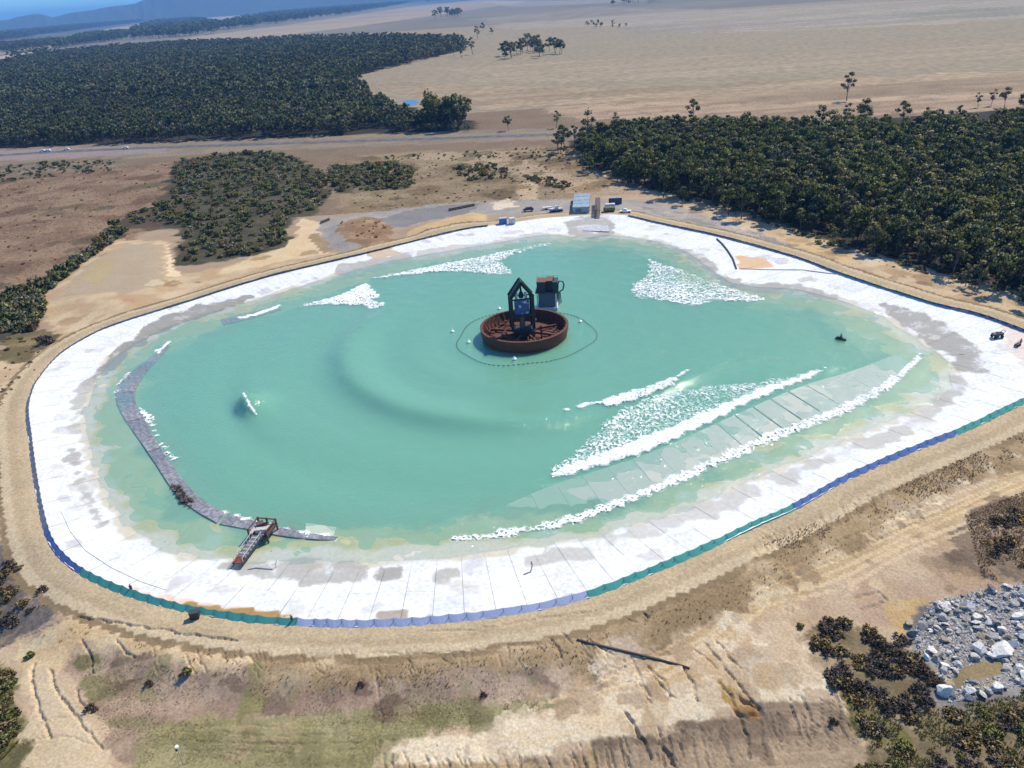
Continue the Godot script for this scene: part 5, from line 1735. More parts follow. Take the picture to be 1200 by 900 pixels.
	box(s, Vector3(0.6, 2.2, 0), Vector3(1.6, 1.2, 1.5))
	obj("wheelhouse", done(s), white, bt)
	s = st()
	bar(s, Vector3(1.2, 2.7, 0.5), Vector3(1.9, 4.2, 0.5), 0.14); bar(s, Vector3(1.2, 2.7, -0.5), Vector3(0.4, 4.0, -0.5), 0.14)
	obj("aerial", done(s), white, bt)
	s = st()
	box(s, Vector3(0.4, 0.35, 0), Vector3(6.4, 0.25, 1.7))
	obj("trailer", done(s), dark, bt)
	var bb := thing("long_white_trailer", "flat pale trailer beside the white work boat", "trailer", px(641, 245, 0.0), 0.1)
	s = st()
	box(s, Vector3(0, 0.8, 0), Vector3(4.5, 0.5, 2.0))
	obj("bed", done(s), mat(0.5, 0.48, 0.48, 0.7), bb)
	for sx in [-0.6, 0.6]:
		for sz in [-0.9, 0.9]:
			s = st()
			tube(s, [Vector3(sx, 0.35, sz), Vector3(sx, 0.35, sz * 1.2)], [0.35], 10)
			obj("wheel", done(s), dark, bb)
	var tb := thing("blue_cabin", "bright blue cabin with a pale roof at the edge of the lining", "cabin", px(589.5, 262, 0.0), 0.1)
	crate(tb, "wall", Vector3.ZERO, Vector3(3.3, 2.6, 2.4), mat(0.05, 0.20, 0.50, 0.6, "blotch", 0.2), mat(0.42, 0.55, 0.64, 0.6), 3)
	var tc := thing("white_water_tank", "square white plastic tank in a cage beside the blue cabin", "tank", px(600, 262, 0.0), 0.1)
	s = st()
	box(s, Vector3(0, 1.4, 0), Vector3(2.5, 2.6, 2.2))
	obj("tank_body", done(s), white, tc)
	for k in 4:
		s = st()
		bar(s, Vector3(-1.3 + 0.87 * k, 0, 1.16), Vector3(-1.3 + 0.87 * k, 2.8, 1.16), 0.08)
		obj("cage_bar", done(s), mat(0.3, 0.3, 0.3, 0.5, "", 1.0, 0.6), tc)
	# black pipes stacked by the gravel road
	for q in [[526, 247, 542, 244], [541, 244, 556, 241], [376, 262, 386, 258]]:
		var p0 := on_ground(q[0], q[1])
		var p1 := on_ground(q[2], q[3])
		var t := thing("pipe_stack", "stack of long black pipes beside the gravel road" if q[0] > 400 else "short stack of black pipes at the bend of the gravel road", "pipes", p0, 0.0, "stacks of black pipe")
		for k in 5:
			s = st()
			var lift := Vector3(0, 0.3 + (0.5 if k > 2 else 0.0), (k % 3) * 0.6 - 0.6)
			tube(s, [lift, p1 - p0 + lift], [0.3], 8)
			obj("pipe", done(s), dark, t)
	# silt pipe across the cut in front
	var ls := st()
	var pts: Array = []
	for q in [[676, 750], [690, 754], [710, 758.5], [740, 765.5], [770, 773], [800, 781], [808, 784]]:
		var p := on_ground(q[0], q[1])
		pts.append(p + Vector3(0, 0.1, 0))
	tube(ls, pts, [0.2], 8)
	meta(obj("black_drain_pipe", done(ls), dark), "long straight black drain pipe lying on the bare slope", "pipe")
	# hoses on the lining
	var hs := st()
	pts = []
	for q in [[840, 281], [846, 286], [853, 294], [859, 303], [863, 314]]:
		var p := px(q[0], q[1], -0.4)
		pts.append(Vector3(p.x, lining_height(p.x, p.z) + 0.25, p.z))
	tube(hs, pts, [0.3], 7)
	meta(obj("black_hose", done(hs), dark), "curved black hose down the lining beside a peach sand patch", "hose")
	hs = st()
	pts = []
	for q in [[866, 314], [900, 316], [940, 317], [980, 323]]:
		var p := px(q[0], q[1], -0.5)
		pts.append(Vector3(p.x, lining_height(p.x, p.z) + 0.12, p.z))
	tube(hs, pts, [0.14], 6)
	meta(obj("grey_cable", done(hs), mat(0.25, 0.25, 0.27)), "thin grey cable along the lining from the curved black hose", "cable")
	hs = st()
	pts = []
	for q in [[72, 600], [82, 622], [100, 645], [130, 665], [165, 682], [195, 692]]:
		var p := px(q[0], q[1], -0.4)
		pts.append(Vector3(p.x, lining_height(p.x, p.z) + 0.05, p.z))
	tube(hs, pts, [0.045], 6)
	meta(obj("grey_rope", done(hs), mat(0.42, 0.43, 0.45)), "thin grey rope curving over the white lining above the peach sand", "rope")
	hs = st()
	pts = []
	for q in [[614, 674], [622, 671], [624, 662], [623, 658]]:
		var p := px(q[0], q[1], -0.8)
		pts.append(Vector3(p.x, lining_height(p.x, p.z) + 0.1, p.z))
	tube(hs, pts, [0.14], 6)
	meta(obj("hook_hose", done(hs), mat(0.2, 0.2, 0.2)), "short hooked grey hose alone on the white lining", "hose")
	# black pump box on the green fence
	var pb := thing("pump_box", "black pump box against the green fence by the brown sand strip", "box", px(229, 724, 0.0), 0.2)
	s = st()
	box(s, Vector3(0, 0.75, 0), Vector3(1.5, 1.3, 1.1))
	obj("casing", done(s), dark, pb)
	s = st()
	box(s, Vector3(0, 1.46, 0), Vector3(1.6, 0.12, 1.2))
	obj("lid", done(s), mat(0.05, 0.05, 0.05, 0.4), pb)
	for sx in [-0.5, 0.5]:
		s = st()
		bar(s, Vector3(sx, -0.2, 0), Vector3(sx, 0.15, 0), 0.14)
		obj("foot", done(s), dark, pb)
	# jet ski on the water and two quad bikes on the lining
	var js := px(985, 398, WATER)
	var jt := thing("jet_ski", "dark jet ski floating alone on the turquoise water", "jet ski", Vector3(js.x, WATER + swell(js.x, js.z), js.z), 2.4)
	s = st()
	var rings := [[-1.6, 0.15, 0.45], [-1.0, 0.5, 0.5], [0.6, 0.6, 0.42], [1.5, 0.5, 0.35]]
	for i in 3:
		var p: Array = rings[i]
		var q: Array = rings[i + 1]
		for sz in [-1.0, 1.0]:
			quad(s, Vector3(p[0], p[2], sz * p[1]), Vector3(q[0], q[2], sz * q[1]), Vector3(q[0], -0.15, sz * q[1] * 0.4), Vector3(p[0], -0.15, sz * p[1] * 0.4))
		quad(s, Vector3(p[0], p[2], -p[1]), Vector3(q[0], q[2], -q[1]), Vector3(q[0], q[2], q[1]), Vector3(p[0], p[2], p[1]))
	obj("hull", done(s), mat(0.03, 0.05, 0.05, 0.3), jt)
	s = st()
	box(s, Vector3(0.5, 0.65, 0), Vector3(1.3, 0.35, 0.42))
	obj("seat", done(s), dark, jt)
	s = st()
	bar(s, Vector3(-0.55, 0.45, 0), Vector3(-0.25, 1.05, 0), 0.16); bar(s, Vector3(-0.25, 1.05, -0.42), Vector3(-0.25, 1.05, 0.42), 0.07)
	obj("handlebar", done(s), dark, jt)
	person("person", "person in dark clothes sitting on the jet ski", Vector3(js.x, WATER + swell(js.x, js.z) + 0.05, js.z), 2.4, mat(0.05, 0.07, 0.07), mat(0.03, 0.03, 0.04), 1)
	for q in [[1168, 396, 0.1, "black quad bike with a raised rack parked on the white lining"], [1192, 406, 0.6, "small dark quad bike on the peach tinted lining by the fence"]]:
		var p := px(q[0], q[1], -0.45)
		var y := lining_height(p.x, p.z) + 0.04
		var t := thing("quad_bike", q[3], "quad bike", Vector3(p.x, y, p.z), q[2], "quad bikes on the lining")
		t.scale = Vector3.ONE * (1.5 if q[0] < 1180 else 0.9)
		s = st()
		box(s, Vector3(0, 0.75, 0), Vector3(1.9, 0.4, 0.9)); box(s, Vector3(0.3, 1.02, 0), Vector3(0.9, 0.22, 0.4))
		obj("body", done(s), dark, t)
		s = st()
		bar(s, Vector3(0.7, 0.9, -0.35), Vector3(1.25, 1.3, -0.35), 0.07); bar(s, Vector3(0.7, 0.9, 0.35), Vector3(1.25, 1.3, 0.35), 0.07); bar(s, Vector3(1.25, 1.3, -0.4), Vector3(1.25, 1.3, 0.4), 0.07)
		obj("rack", done(s), dark, t)
		s = st()
		bar(s, Vector3(-0.4, 0.9, 0), Vector3(-0.25, 1.25, 0), 0.1); bar(s, Vector3(-0.25, 1.25, -0.4), Vector3(-0.25, 1.25, 0.4), 0.06)
		obj("handlebar", done(s), mat(0.3, 0.3, 0.32), t)
		for sx in [-0.65, 0.65]:
			for sz in [-1.0, 1.0]:
				s = st()
				tube(s, [Vector3(sx, 0.3, sz * 0.36), Vector3(sx, 0.3, sz * 0.62)], [0.3], 10)
				obj("wheel", done(s), mat(0.02, 0.02, 0.02), t)
	var pp := px(155, 694, -0.1)
	person("person", "person in dark clothes standing on the peach sand inside the green fence", Vector3(pp.x, lining_height(pp.x, pp.z) + 0.02, pp.z), 0.4, mat(0.04, 0.04, 0.05), mat(0.05, 0.05, 0.07), 0)
	pp = px(343, 730.5, -0.1)
	person("person", "person in dark green standing where the green fence turns pale blue", Vector3(pp.x, lining_height(pp.x, pp.z) + 0.02, pp.z), 1.2, mat(0.03, 0.06, 0.05), mat(0.03, 0.03, 0.04), 0)
	pp = px(1195.5, 404, -0.4)
	person("person", "person in a brown top standing beside the small quad bike", Vector3(pp.x, lining_height(pp.x, pp.z) + 0.02, pp.z), -0.6, mat(0.34, 0.18, 0.10), mat(0.05, 0.05, 0.07), 0)
	# survey pole in the mown grass
	var sp := on_ground(214.5, 895.5)
	var top := px(211.3, 874.0, sp.y + 2.4)
	var pole := thing("survey_pole", "thin grey pole with a white sensor head standing on the mown grass", "pole", sp)
	s = st()
	tube(s, [Vector3(0, -0.2, 0), Vector3(0, 3.4, 0)], [0.05, 0.04], 8)
	obj("mast", done(s), mat(0.30, 0.28, 0.27, 0.5), pole)
	s = st()
	tube(s, [Vector3(0, 3.4, 0), Vector3(0, 3.5, 0), Vector3(0, 3.78, 0), Vector3(0, 3.86, 0)], [0.08, 0.26, 0.26, 0.06], 12)
	obj("sensor_head", done(s), mat(0.82, 0.82, 0.80, 0.5), pole)
	s = st()
	box(s, Vector3(-0.18, 3.05, 0.05), Vector3(0.22, 0.34, 0.2))
	obj("logger_box", done(s), mat(0.04, 0.04, 0.04), pole)
	# cars on the highway
	for q in [[50, 178, 0], [56, 177.6, 1], [78, 176, 2], [147, 174.5, 3]]:
		var p := px(q[0], q[1], 0.0)
		car("highway_car", ["white car, front of the close pair on the highway", "white car, rear of the close pair on the highway", "white car alone between the pair and the pale verge", "pale car by itself near the dark stretch of highway"][q[2]], "cars on the highway", Vector3(p.x, 0.07, p.z), 0.15, mat(0.78, 0.78, 0.77, 0.35), 4.8, 1.6)

func person(called: String, label: String, at: Vector3, turn: float, shirt: Material, trousers: Material, pose: int) -> void:
	# one continuous body: tapered bones joined by a smooth minimum, meshed as surface nets
	var hip := 0.92 if pose == 0 else 0.95
	var f := 0.0 if pose == 0 else 0.36
	var bones := [
		[Vector3(0, hip, 0), Vector3(0, 1.18, 0.01), 0.15, 0.14], [Vector3(0, 1.18, 0.01), Vector3(0, 1.42, 0), 0.14, 0.16],
		[Vector3(-0.17, 1.44, 0), Vector3(0.17, 1.44, 0), 0.075, 0.075], [Vector3(0, 1.45, 0), Vector3(0, 1.56, 0), 0.06, 0.055],
		[Vector3(0, 1.64, 0.015), Vector3(0, 1.72, 0.0), 0.085, 0.095],
		[Vector3(-0.2, 1.43, 0), Vector3(-0.25, 1.15, 0.02 + f * 0.4), 0.055, 0.045], [Vector3(-0.25, 1.15, 0.02 + f * 0.4), Vector3(-0.24, 0.9 + f * 0.5, 0.08 + f), 0.042, 0.032], [Vector3(-0.24, 0.9 + f * 0.5, 0.08 + f), Vector3(-0.23, 0.8 + f * 0.5, 0.11 + f), 0.035, 0.022],
		[Vector3(0.2, 1.43, 0), Vector3(0.27, 1.16, 0.04 + f * 0.4), 0.055, 0.045], [Vector3(0.27, 1.16, 0.04 + f * 0.4), Vector3(0.24, 0.95 + f * 0.5, 0.14 + f), 0.042, 0.032], [Vector3(0.24, 0.95 + f * 0.5, 0.14 + f), Vector3(0.22, 0.87 + f * 0.5, 0.19 + f), 0.035, 0.022],
	]
	var legs := [
		[Vector3(-0.09, hip, 0), Vector3(-0.11 - f * 0.3, 0.5 + f * 0.8, 0.03 + f), 0.095, 0.065], [Vector3(-0.11 - f * 0.3, 0.5 + f * 0.8, 0.03 + f), Vector3(-0.12 - f * 0.3, 0.09 + f, f * 0.8), 0.062, 0.04], [Vector3(-0.12 - f * 0.3, 0.06 + f, f * 0.8), Vector3(-0.13 - f * 0.3, 0.04 + f, 0.16 + f * 0.8), 0.045, 0.035],
		[Vector3(0.09, hip, 0), Vector3(0.12 + f * 0.3, 0.5 + f * 0.8, 0.06 + f), 0.095, 0.065], [Vector3(0.12 + f * 0.3, 0.5 + f * 0.8, 0.06 + f), Vector3(0.13 + f * 0.3, 0.09 + f, -0.06 + f * 0.9), 0.062, 0.04], [Vector3(0.13 + f * 0.3, 0.06 + f, -0.06 + f * 0.9), Vector3(0.15 + f * 0.3, 0.04 + f, 0.1 + f * 0.9), 0.045, 0.035],
	]
	var t := thing(called, label, "person", at, turn)
	if not tex.has("person%d" % pose):
		tex["person%d" % pose] = net(bones + legs, Vector3(-0.5, 0.0, -0.28), Vector3(0.5, 1.86, 0.95 if pose else 0.4), 0.04)
		tex["trousers%d" % pose] = net(legs + [[Vector3(-0.06, hip + 0.02, 0), Vector3(0.06, hip + 0.02, 0), 0.14, 0.14]], Vector3(-0.4, 0.0, -0.28), Vector3(0.4, 1.15, 0.95 if pose else 0.4), 0.04, 0.012)
	var body: ArrayMesh = tex["person%d" % pose]
	obj("body", body, shirt, t)
	var skin := mat(0.40, 0.24, 0.16, 0.6)
	obj("trousers", tex["trousers%d" % pose], trousers, t)
	obj("head", net([[Vector3(0, 1.64, 0.02), Vector3(0, 1.73, 0.0), 0.088, 0.098], [Vector3(0, 1.67, 0.1), Vector3(0, 1.65, 0.115), 0.016, 0.02], [Vector3(-0.1, 1.69, 0), Vector3(-0.1, 1.66, 0), 0.02, 0.015], [Vector3(0.1, 1.69, 0), Vector3(0.1, 1.66, 0), 0.02, 0.015]], Vector3(-0.16, 1.5, -0.16), Vector3(0.16, 1.9, 0.2), 0.02), skin, t)
	obj("hair", net([[Vector3(0, 1.76, -0.02), Vector3(0, 1.70, -0.05), 0.094, 0.085]], Vector3(-0.16, 1.55, -0.2), Vector3(0.16, 1.92, 0.16), 0.02), mat(0.03, 0.02, 0.015), t)
	for sx in [-1.0, 1.0]:
		var w: Vector3 = bones[7][1] if sx < 0 else bones[10][1]
		var fingers := [[w, w + Vector3(0, -0.05, 0.02), 0.03, 0.032]]
		for k in 4:
			var fx := (k - 1.5) * 0.018
			fingers.append([w + Vector3(fx, -0.06, 0.025), w + Vector3(fx * 1.1, -0.12 - 0.01 * (1.5 - absf(k - 1.5)), 0.05), 0.009, 0.008])
		fingers.append([w + Vector3(-sx * 0.025, -0.02, 0.02), w + Vector3(-sx * 0.055, -0.07, 0.05), 0.01, 0.009])
		obj("hand", net(fingers, w - Vector3(0.09, 0.17, 0.06), w + Vector3(0.09, 0.06, 0.11), 0.008), skin, t)

func net(bones: Array, lo: Vector3, hi: Vector3, cell: float, grow := 0.0) -> ArrayMesh:
	var nx := int((hi.x - lo.x) / cell) + 1
	var ny := int((hi.y - lo.y) / cell) + 1
	var nz := int((hi.z - lo.z) / cell) + 1
	var d := PackedFloat32Array()
	d.resize(nx * ny * nz)
	var soft_k := cell * 1.2
	for z in nz:
		for y in ny:
			for x in nx:
				var p := lo + Vector3(x, y, z) * cell
				var best := 10.0
				for b in bones:
					var a: Vector3 = b[0]
					var ab: Vector3 = b[1] - a
					var t := clampf((p - a).dot(ab) / maxf(ab.length_squared(), 1e-6), 0.0, 1.0)
					var v := (p - a - ab * t).length() - lerpf(b[2], b[3], t) - grow
					var h := clampf(0.5 + 0.5 * (best - v) / soft_k, 0.0, 1.0)
					best = lerpf(best, v, h) - soft_k * h * (1.0 - h)
				d[(z * ny + y) * nx + x] = best
	var at := {}
	for z in nz - 1:
		for y in ny - 1:
			for x in nx - 1:
				var sum := Vector3.ZERO
				var n := 0
				for e in 12:
					var axis := e / 4
					var u := e % 4
					var c: Array = [[Vector3i(0, u & 1, u >> 1), Vector3i(1, u & 1, u >> 1)], [Vector3i(u & 1, 0, u >> 1), Vector3i(u & 1, 1, u >> 1)], [Vector3i(u & 1, u >> 1, 0), Vector3i(u & 1, u >> 1, 1)]][axis]
					var p: Vector3i = c[0] + Vector3i(x, y, z)
					var q: Vector3i = c[1] + Vector3i(x, y, z)
					var dp := d[(p.z * ny + p.y) * nx + p.x]
					var dq := d[(q.z * ny + q.y) * nx + q.x]
					if (dp < 0.0) != (dq < 0.0):
						sum += Vector3(p).lerp(Vector3(q), dp / (dp - dq))
						n += 1
				if n:
					at[Vector3i(x, y, z)] = lo + sum / n * cell
	var s := st()
	s.set_smooth_group(0)
	for key in at:
		var k: Vector3i = key
		for axis in 3:
			var step := Vector3i(int(axis == 0), int(axis == 1), int(axis == 2))
			var u := Vector3i(int(axis == 1), int(axis == 2), int(axis == 0))
			var v := Vector3i(int(axis == 2), int(axis == 0), int(axis == 1))
			var p := k
			var q := k + step
			if q.x >= nx or q.y >= ny or q.z >= nz: continue
			var dp := d[(p.z * ny + p.y) * nx + p.x]
			var dq := d[(q.z * ny + q.y) * nx + q.x]
			if (dp < 0.0) == (dq < 0.0) or not (at.has(k - u) and at.has(k - v) and at.has(k - u - v)): continue
			if dp < 0.0: quad(s, at[k], at[k - v], at[k - u - v], at[k - u])
			else: quad(s, at[k], at[k - u], at[k - u - v], at[k - v])
	return done(s)

# ---------------------------------------------------------------- rocks
func rock_mesh(seed_: int, flat: float) -> ArrayMesh:
	var r := RandomNumberGenerator.new()
	r.seed = seed_
	var planes: Array = []
	for k in 14:
		planes.append([Vector3(r.randf_range(-1, 1), r.randf_range(-1, 1), r.randf_range(-1, 1)).normalized(), r.randf_range(0.42, 0.8)])
	var ico := SphereMesh.new()
	ico.radial_segments = 9
	ico.rings = 6
	ico.radius = 1.0
	ico.height = 2.0
	var arr := ico.get_mesh_arrays()
	var v: PackedVector3Array = arr[Mesh.ARRAY_VERTEX]
	var idx: PackedInt32Array = arr[Mesh.ARRAY_INDEX]
	for i in v.size():
		var p := v[i]
		for q in planes:
			var over: float = p.dot(q[0]) - q[1]
			if over > 0.0:
				p -= q[0] * over
		v[i] = p * Vector3(1.0, flat, 1.15)
	var s := st()
	for i in idx:
		s.add_vertex(v[i])
	return done(s)

func inside(p: PackedVector2Array, q: Vector2) -> bool:
	return Geometry2D.is_point_in_polygon(q, p)

func scatter(p: PackedVector2Array, count: int, apart: float, r: RandomNumberGenerator) -> PackedVector2Array:
	var lo := p[0]
	var hi := p[0]
	for v in p:
		lo = lo.min(v)
		hi = hi.max(v)
	var o := PackedVector2Array()
	var used := {}
	var tries := 0
	while o.size() < count and tries < count * 6:
		tries += 1
		var q := Vector2(r.randf_range(lo.x, hi.x), r.randf_range(lo.y, hi.y))
		if not inside(p, q):
			continue
		if apart > 0.0:
			var key := Vector2i((q / apart).floor())
			if used.has(key):
				continue
			used[key] = true
		o.append(q)
	return o

func build_rocks() -> void:
	rng.seed = 31
	var meshes: Array[ArrayMesh] = []
	for k in 8:
		meshes.append(rock_mesh(100 + k, [0.75, 0.6, 0.85, 0.5][k % 4]))
	var white := mat(0.80, 0.76, 0.69, 0.85, "blotch", 0.4)
	var pale := mat(0.57, 0.53, 0.47, 0.85, "blotch", 0.4)
	var grey := mat(0.40, 0.375, 0.34, 0.85, "blotch", 0.4)
	var slate := mat(0.25, 0.24, 0.23, 0.85, "blotch", 0.4)
	var tan_ := mat(0.40, 0.33, 0.23, 0.85, "blotch", 0.4)
	var area := poly([1068, 744, 1080, 726, 1090, 708, 1140, 698, 1216, 688, 1260, 700, 1250, 790, 1200, 804, 1150, 818, 1110, 824, 1128, 800, 1160, 796, 1186, 780, 1160, 770, 1130, 784, 1108, 800, 1094, 790, 1100, 776, 1076, 770], FRONT - 1.4)
	for q in [[1106, 812, 1.6, "big white boulder at the low corner of the rubble heap"], [1148, 762, 1.7, "broad white boulder in the middle of the rubble heap"], [1172, 764, 2.1, "long white slab leaning in the rubble heap"], [1134, 812, 1.3, "white block with a dark cleft at the foot of the heap"], [1064, 732, 1.0, "yellow stone on the sand beside the rubble heap"], [1144, 724, 1.2, "pale blue grey block on top of the rubble heap"], [1168, 806, 1.2, "pale block at the foot of the heap beside dark scrub"]]:
		var p := px(q[0], q[1], FRONT - 1.2)
		var o := obj("boulder", meshes[int(q[0]) % 8], tan_ if q[0] < 1070 else white, self, Vector3(p.x, near_height(p.x, p.z) + q[2] * 0.35, p.z))
		o.rotation = Vector3(rng.randf_range(-0.3, 0.3), 1.2 if q[0] != 1172 else 0.5, 0.1)
		o.scale = Vector3(q[2] * (1.5 if q[0] == 1172 else 1.0), q[2] * (0.6 if q[0] == 1172 else 0.9), q[2] * 0.8)
		meta(o, q[3], "boulder", "boulders in the rubble heap")
	var at := scatter(area, 292, 0.8, rng)
	for q in at:
		var size := 0.35 + pow(rng.randf(), 2.8) * 0.9
		var tone := rng.randf()
		var o := obj("rubble_rock", meshes[rng.randi() % 8], white if tone > 0.74 else pale if tone > 0.44 else grey if tone > 0.2 else slate if tone > 0.07 else tan_, self, Vector3(q.x, near_height(q.x, q.y) + size * 0.3 + rng.randf() * 0.25, q.y))
		o.rotation = Vector3(rng.randf_range(-0.6, 0.6), rng.randf() * TAU, rng.randf_range(-0.6, 0.6))
		o.scale = Vector3(size * rng.randf_range(0.8, 1.35), size * rng.randf_range(0.65, 1.0), size)
		meta(o, "white stone of the rubble heap" if tone > 0.74 else "light grey stone of the rubble heap" if tone > 0.44 else "mid grey stone of the rubble heap" if tone > 0.2 else "dark slate stone of the rubble heap" if tone > 0.07 else "tan stone of the rubble heap", "rock", "stones of the rubble heap")
	var rubble := scatter(area, 3600, 0.0, rng)
	many("rubble_chips", "small broken stone chips filling the gaps of the rubble heap", "gravel", meshes[2], pale, rubble, func(q: Vector2, r: RandomNumberGenerator): return Vector3.ONE * r.randf_range(0.12, 0.4), false)
	var stones := scatter(poly([0, 740, 300, 770, 700, 760, 900, 690, 1200, 560, 1200, 700, 1000, 800, 700, 890, 0, 899], FRONT), 2600, 0.0, rng)
	many("loose_stones", "loose small stones strewn over the bare earth", "gravel", meshes[1], mat(0.30, 0.24, 0.175, 0.9), stones, func(q: Vector2, r: RandomNumberGenerator): return Vector3(1.2, 0.7, 1.0) * (0.04 + pow(r.randf(), 4.0) * 0.16), false)
	# pale rubble and dark logs along the edge of the pool-side wood
	for q in [[700, 205, 1], [708, 207, 1], [742, 215, 1], [752, 217, 0], [762, 219, 0], [778, 223, 0], [786, 225, 1], [800, 228, 0], [876, 250, 0], [884, 252, 0], [690, 203, 1]]:
		var p := px(q[0], q[1], 0.0)
		if q[2]:
			var o := obj("spoil_stone", meshes[int(q[0]) % 8], pale, self, Vector3(p.x, 0.3, p.z))
			o.scale = Vector3(1.6, 0.7, 1.2)
			meta(o, "pale stone dumped at the edge of the dark wood", "rock", "stones dumped by the wood")
		else:
			var s := st()
			for k in 3:
				var a := rng.randf() * TAU
				tube(s, [Vector3(cos(a), 0.15, sin(a)) * 2.2, Vector3(-cos(a), 0.5 + k * 0.2, -sin(a)) * 2.0], [0.3, 0.2], 7)
			var o := obj("log_pile", done(s), mat(0.05, 0.04, 0.035, 0.9), self, Vector3(p.x, 0.1, p.z))
			meta(o, "tangle of dark fallen logs at the edge of the wood", "logs", "fallen logs by the wood")

func many(called: String, label: String, category: String, m: Mesh, material: Material, at: PackedVector2Array, size: Callable, tint := true, tones: Array = []) -> MultiMeshInstance3D:
	var mm := MultiMesh.new()
	mm.transform_format = MultiMesh.TRANSFORM_3D
	mm.use_colors = tint
	mm.mesh = m
	mm.instance_count = at.size()
	for i in at.size():
		var q := at[i]
		var b := Basis(Vector3.UP, rng.randf() * TAU).scaled(size.call(q, rng))
		mm.set_instance_transform(i, Transform3D(b, Vector3(q.x, (near_height(q.x, q.y) if in_near(q.x, q.y) else 0.0) - 0.02, q.y)))
		if tint:
			var c: Color = tones[rng.randi() % tones.size()]
			var k := rng.randf_range(0.75, 1.25)
			k *= 0.72 + 0.56 * soft(q.x * 0.09, q.y * 0.09)
			mm.set_instance_color(i, Color(c.r * k, c.g * k, c.b * k))
	var o := MultiMeshInstance3D.new()
	o.name = numbered(called)
	o.multimesh = mm
	o.material_override = material
	add_child(o)
	meta(o, label, category, "", "stuff")
	return o

# ---------------------------------------------------------------- plants
class Leaves:
	var v := PackedVector3Array()
	var n := PackedVector3Array()
	var c := PackedColorArray()
	func card(at: Vector3, x: Vector3, y: Vector3, normal: Vector3, tone: Color) -> void:
		for p in [at - x - y * 0.2, at + y, at + x * 0.9 + y * 0.1, at - x - y * 0.2, at + x * 0.9 + y * 0.1, at + x * 0.2 - y]:
			v.append(p)
			n.append(normal)
			c.append(tone)
	func mesh() -> ArrayMesh:
		var a := []
		a.resize(Mesh.ARRAY_MAX)
		a[Mesh.ARRAY_VERTEX] = v
		a[Mesh.ARRAY_NORMAL] = n
		a[Mesh.ARRAY_COLOR] = c
		var m := ArrayMesh.new()
		m.add_surface_from_arrays(Mesh.PRIMITIVE_TRIANGLES, a)
		return m

func rand_unit(r: RandomNumberGenerator) -> Vector3:
	var z := r.randf_range(-1, 1)
	var a := r.randf() * TAU
	var k := sqrt(1.0 - z * z)
	return Vector3(cos(a) * k, z, sin(a) * k)

func crown(seed_: int, clumps: Array, per: int, leaf: float, tones: Array) -> ArrayMesh:
	# clumps: [centre, radius]; leaf-sized faces spread through each clump, denser towards its skin
	var r := RandomNumberGenerator.new()
	r.seed = seed_
	var l := Leaves.new()
	for cl in clumps:
		var base: Color = tones[r.randi() % tones.size()]
		var k := r.randf_range(0.8, 1.2)
		for i in per:
			var d := rand_unit(r)
			d.y = d.y * 0.8 + 0.12
			var at: Vector3 = cl[0] + d * cl[1] * pow(r.randf(), 0.45) * r.randf_range(0.75, 1.12)
			var x := rand_unit(r)
			var y := x.cross(rand_unit(r)).normalized()
			var s := leaf * r.randf_range(0.55, 1.25)
			var f := k * r.randf_range(0.75, 1.25)
			l.card(at, x * s, y * s * 0.75, (d + rand_unit(r) * 0.55 + Vector3.UP * 0.25).normalized(), Color(base.r * f, base.g * f, base.b * f))
	return l.mesh()

func gum(seed_: int, h: float, spread: float, bare: float, tones: Array, per := 60, leaf := 0.42, blobs := 9) -> Dictionary:
	var r := RandomNumberGenerator.new()
	r.seed = seed_
	var trunk := st()
	trunk.set_smooth_group(0)
	var lean := Vector3(r.randf_range(-0.06, 0.06), 0, r.randf_range(-0.06, 0.06)) * h
	var fork := h * bare
	tube(trunk, [Vector3(0, -0.3, 0), Vector3(0, 0.5, 0), lean * 0.5 + Vector3(0, fork * 0.6, 0), lean + Vector3(0, fork, 0)], [h * 0.022, h * 0.018, h * 0.014, h * 0.011], 7, false)
	var clumps: Array = []
	for k in blobs:
		var a := TAU * k / blobs * 1.62 + r.randf_range(-0.4, 0.4)
		var up := r.randf_range(0.0, 1.0)
		var reach := spread * (0.35 + 0.65 * sin(clampf(0.25 + up * 0.75, 0.0, 1.0) * PI)) * r.randf_range(0.5, 1.0)
		var c := lean + Vector3(cos(a) * reach, fork + (h - fork) * (0.12 + 0.8 * up), sin(a) * reach)
		clumps.append([c, spread * r.randf_range(0.34, 0.52)])
		if k < 6:
			tube(trunk, [lean + Vector3(0, fork * r.randf_range(0.75, 1.0), 0), lean + Vector3(c.x - lean.x, 0, c.z - lean.z) * 0.45 + Vector3(0, lerpf(fork, c.y, 0.6), 0), c], [h * 0.008, h * 0.006, h * 0.002], 5, false)
	tube(trunk, [lean + Vector3(0, fork, 0), lean + Vector3(0, h * 0.9, 0)], [h * 0.011, h * 0.003], 5, false)
	return {"trunk": done(trunk), "crown": crown(seed_ + 7, clumps, per, leaf, tones)}

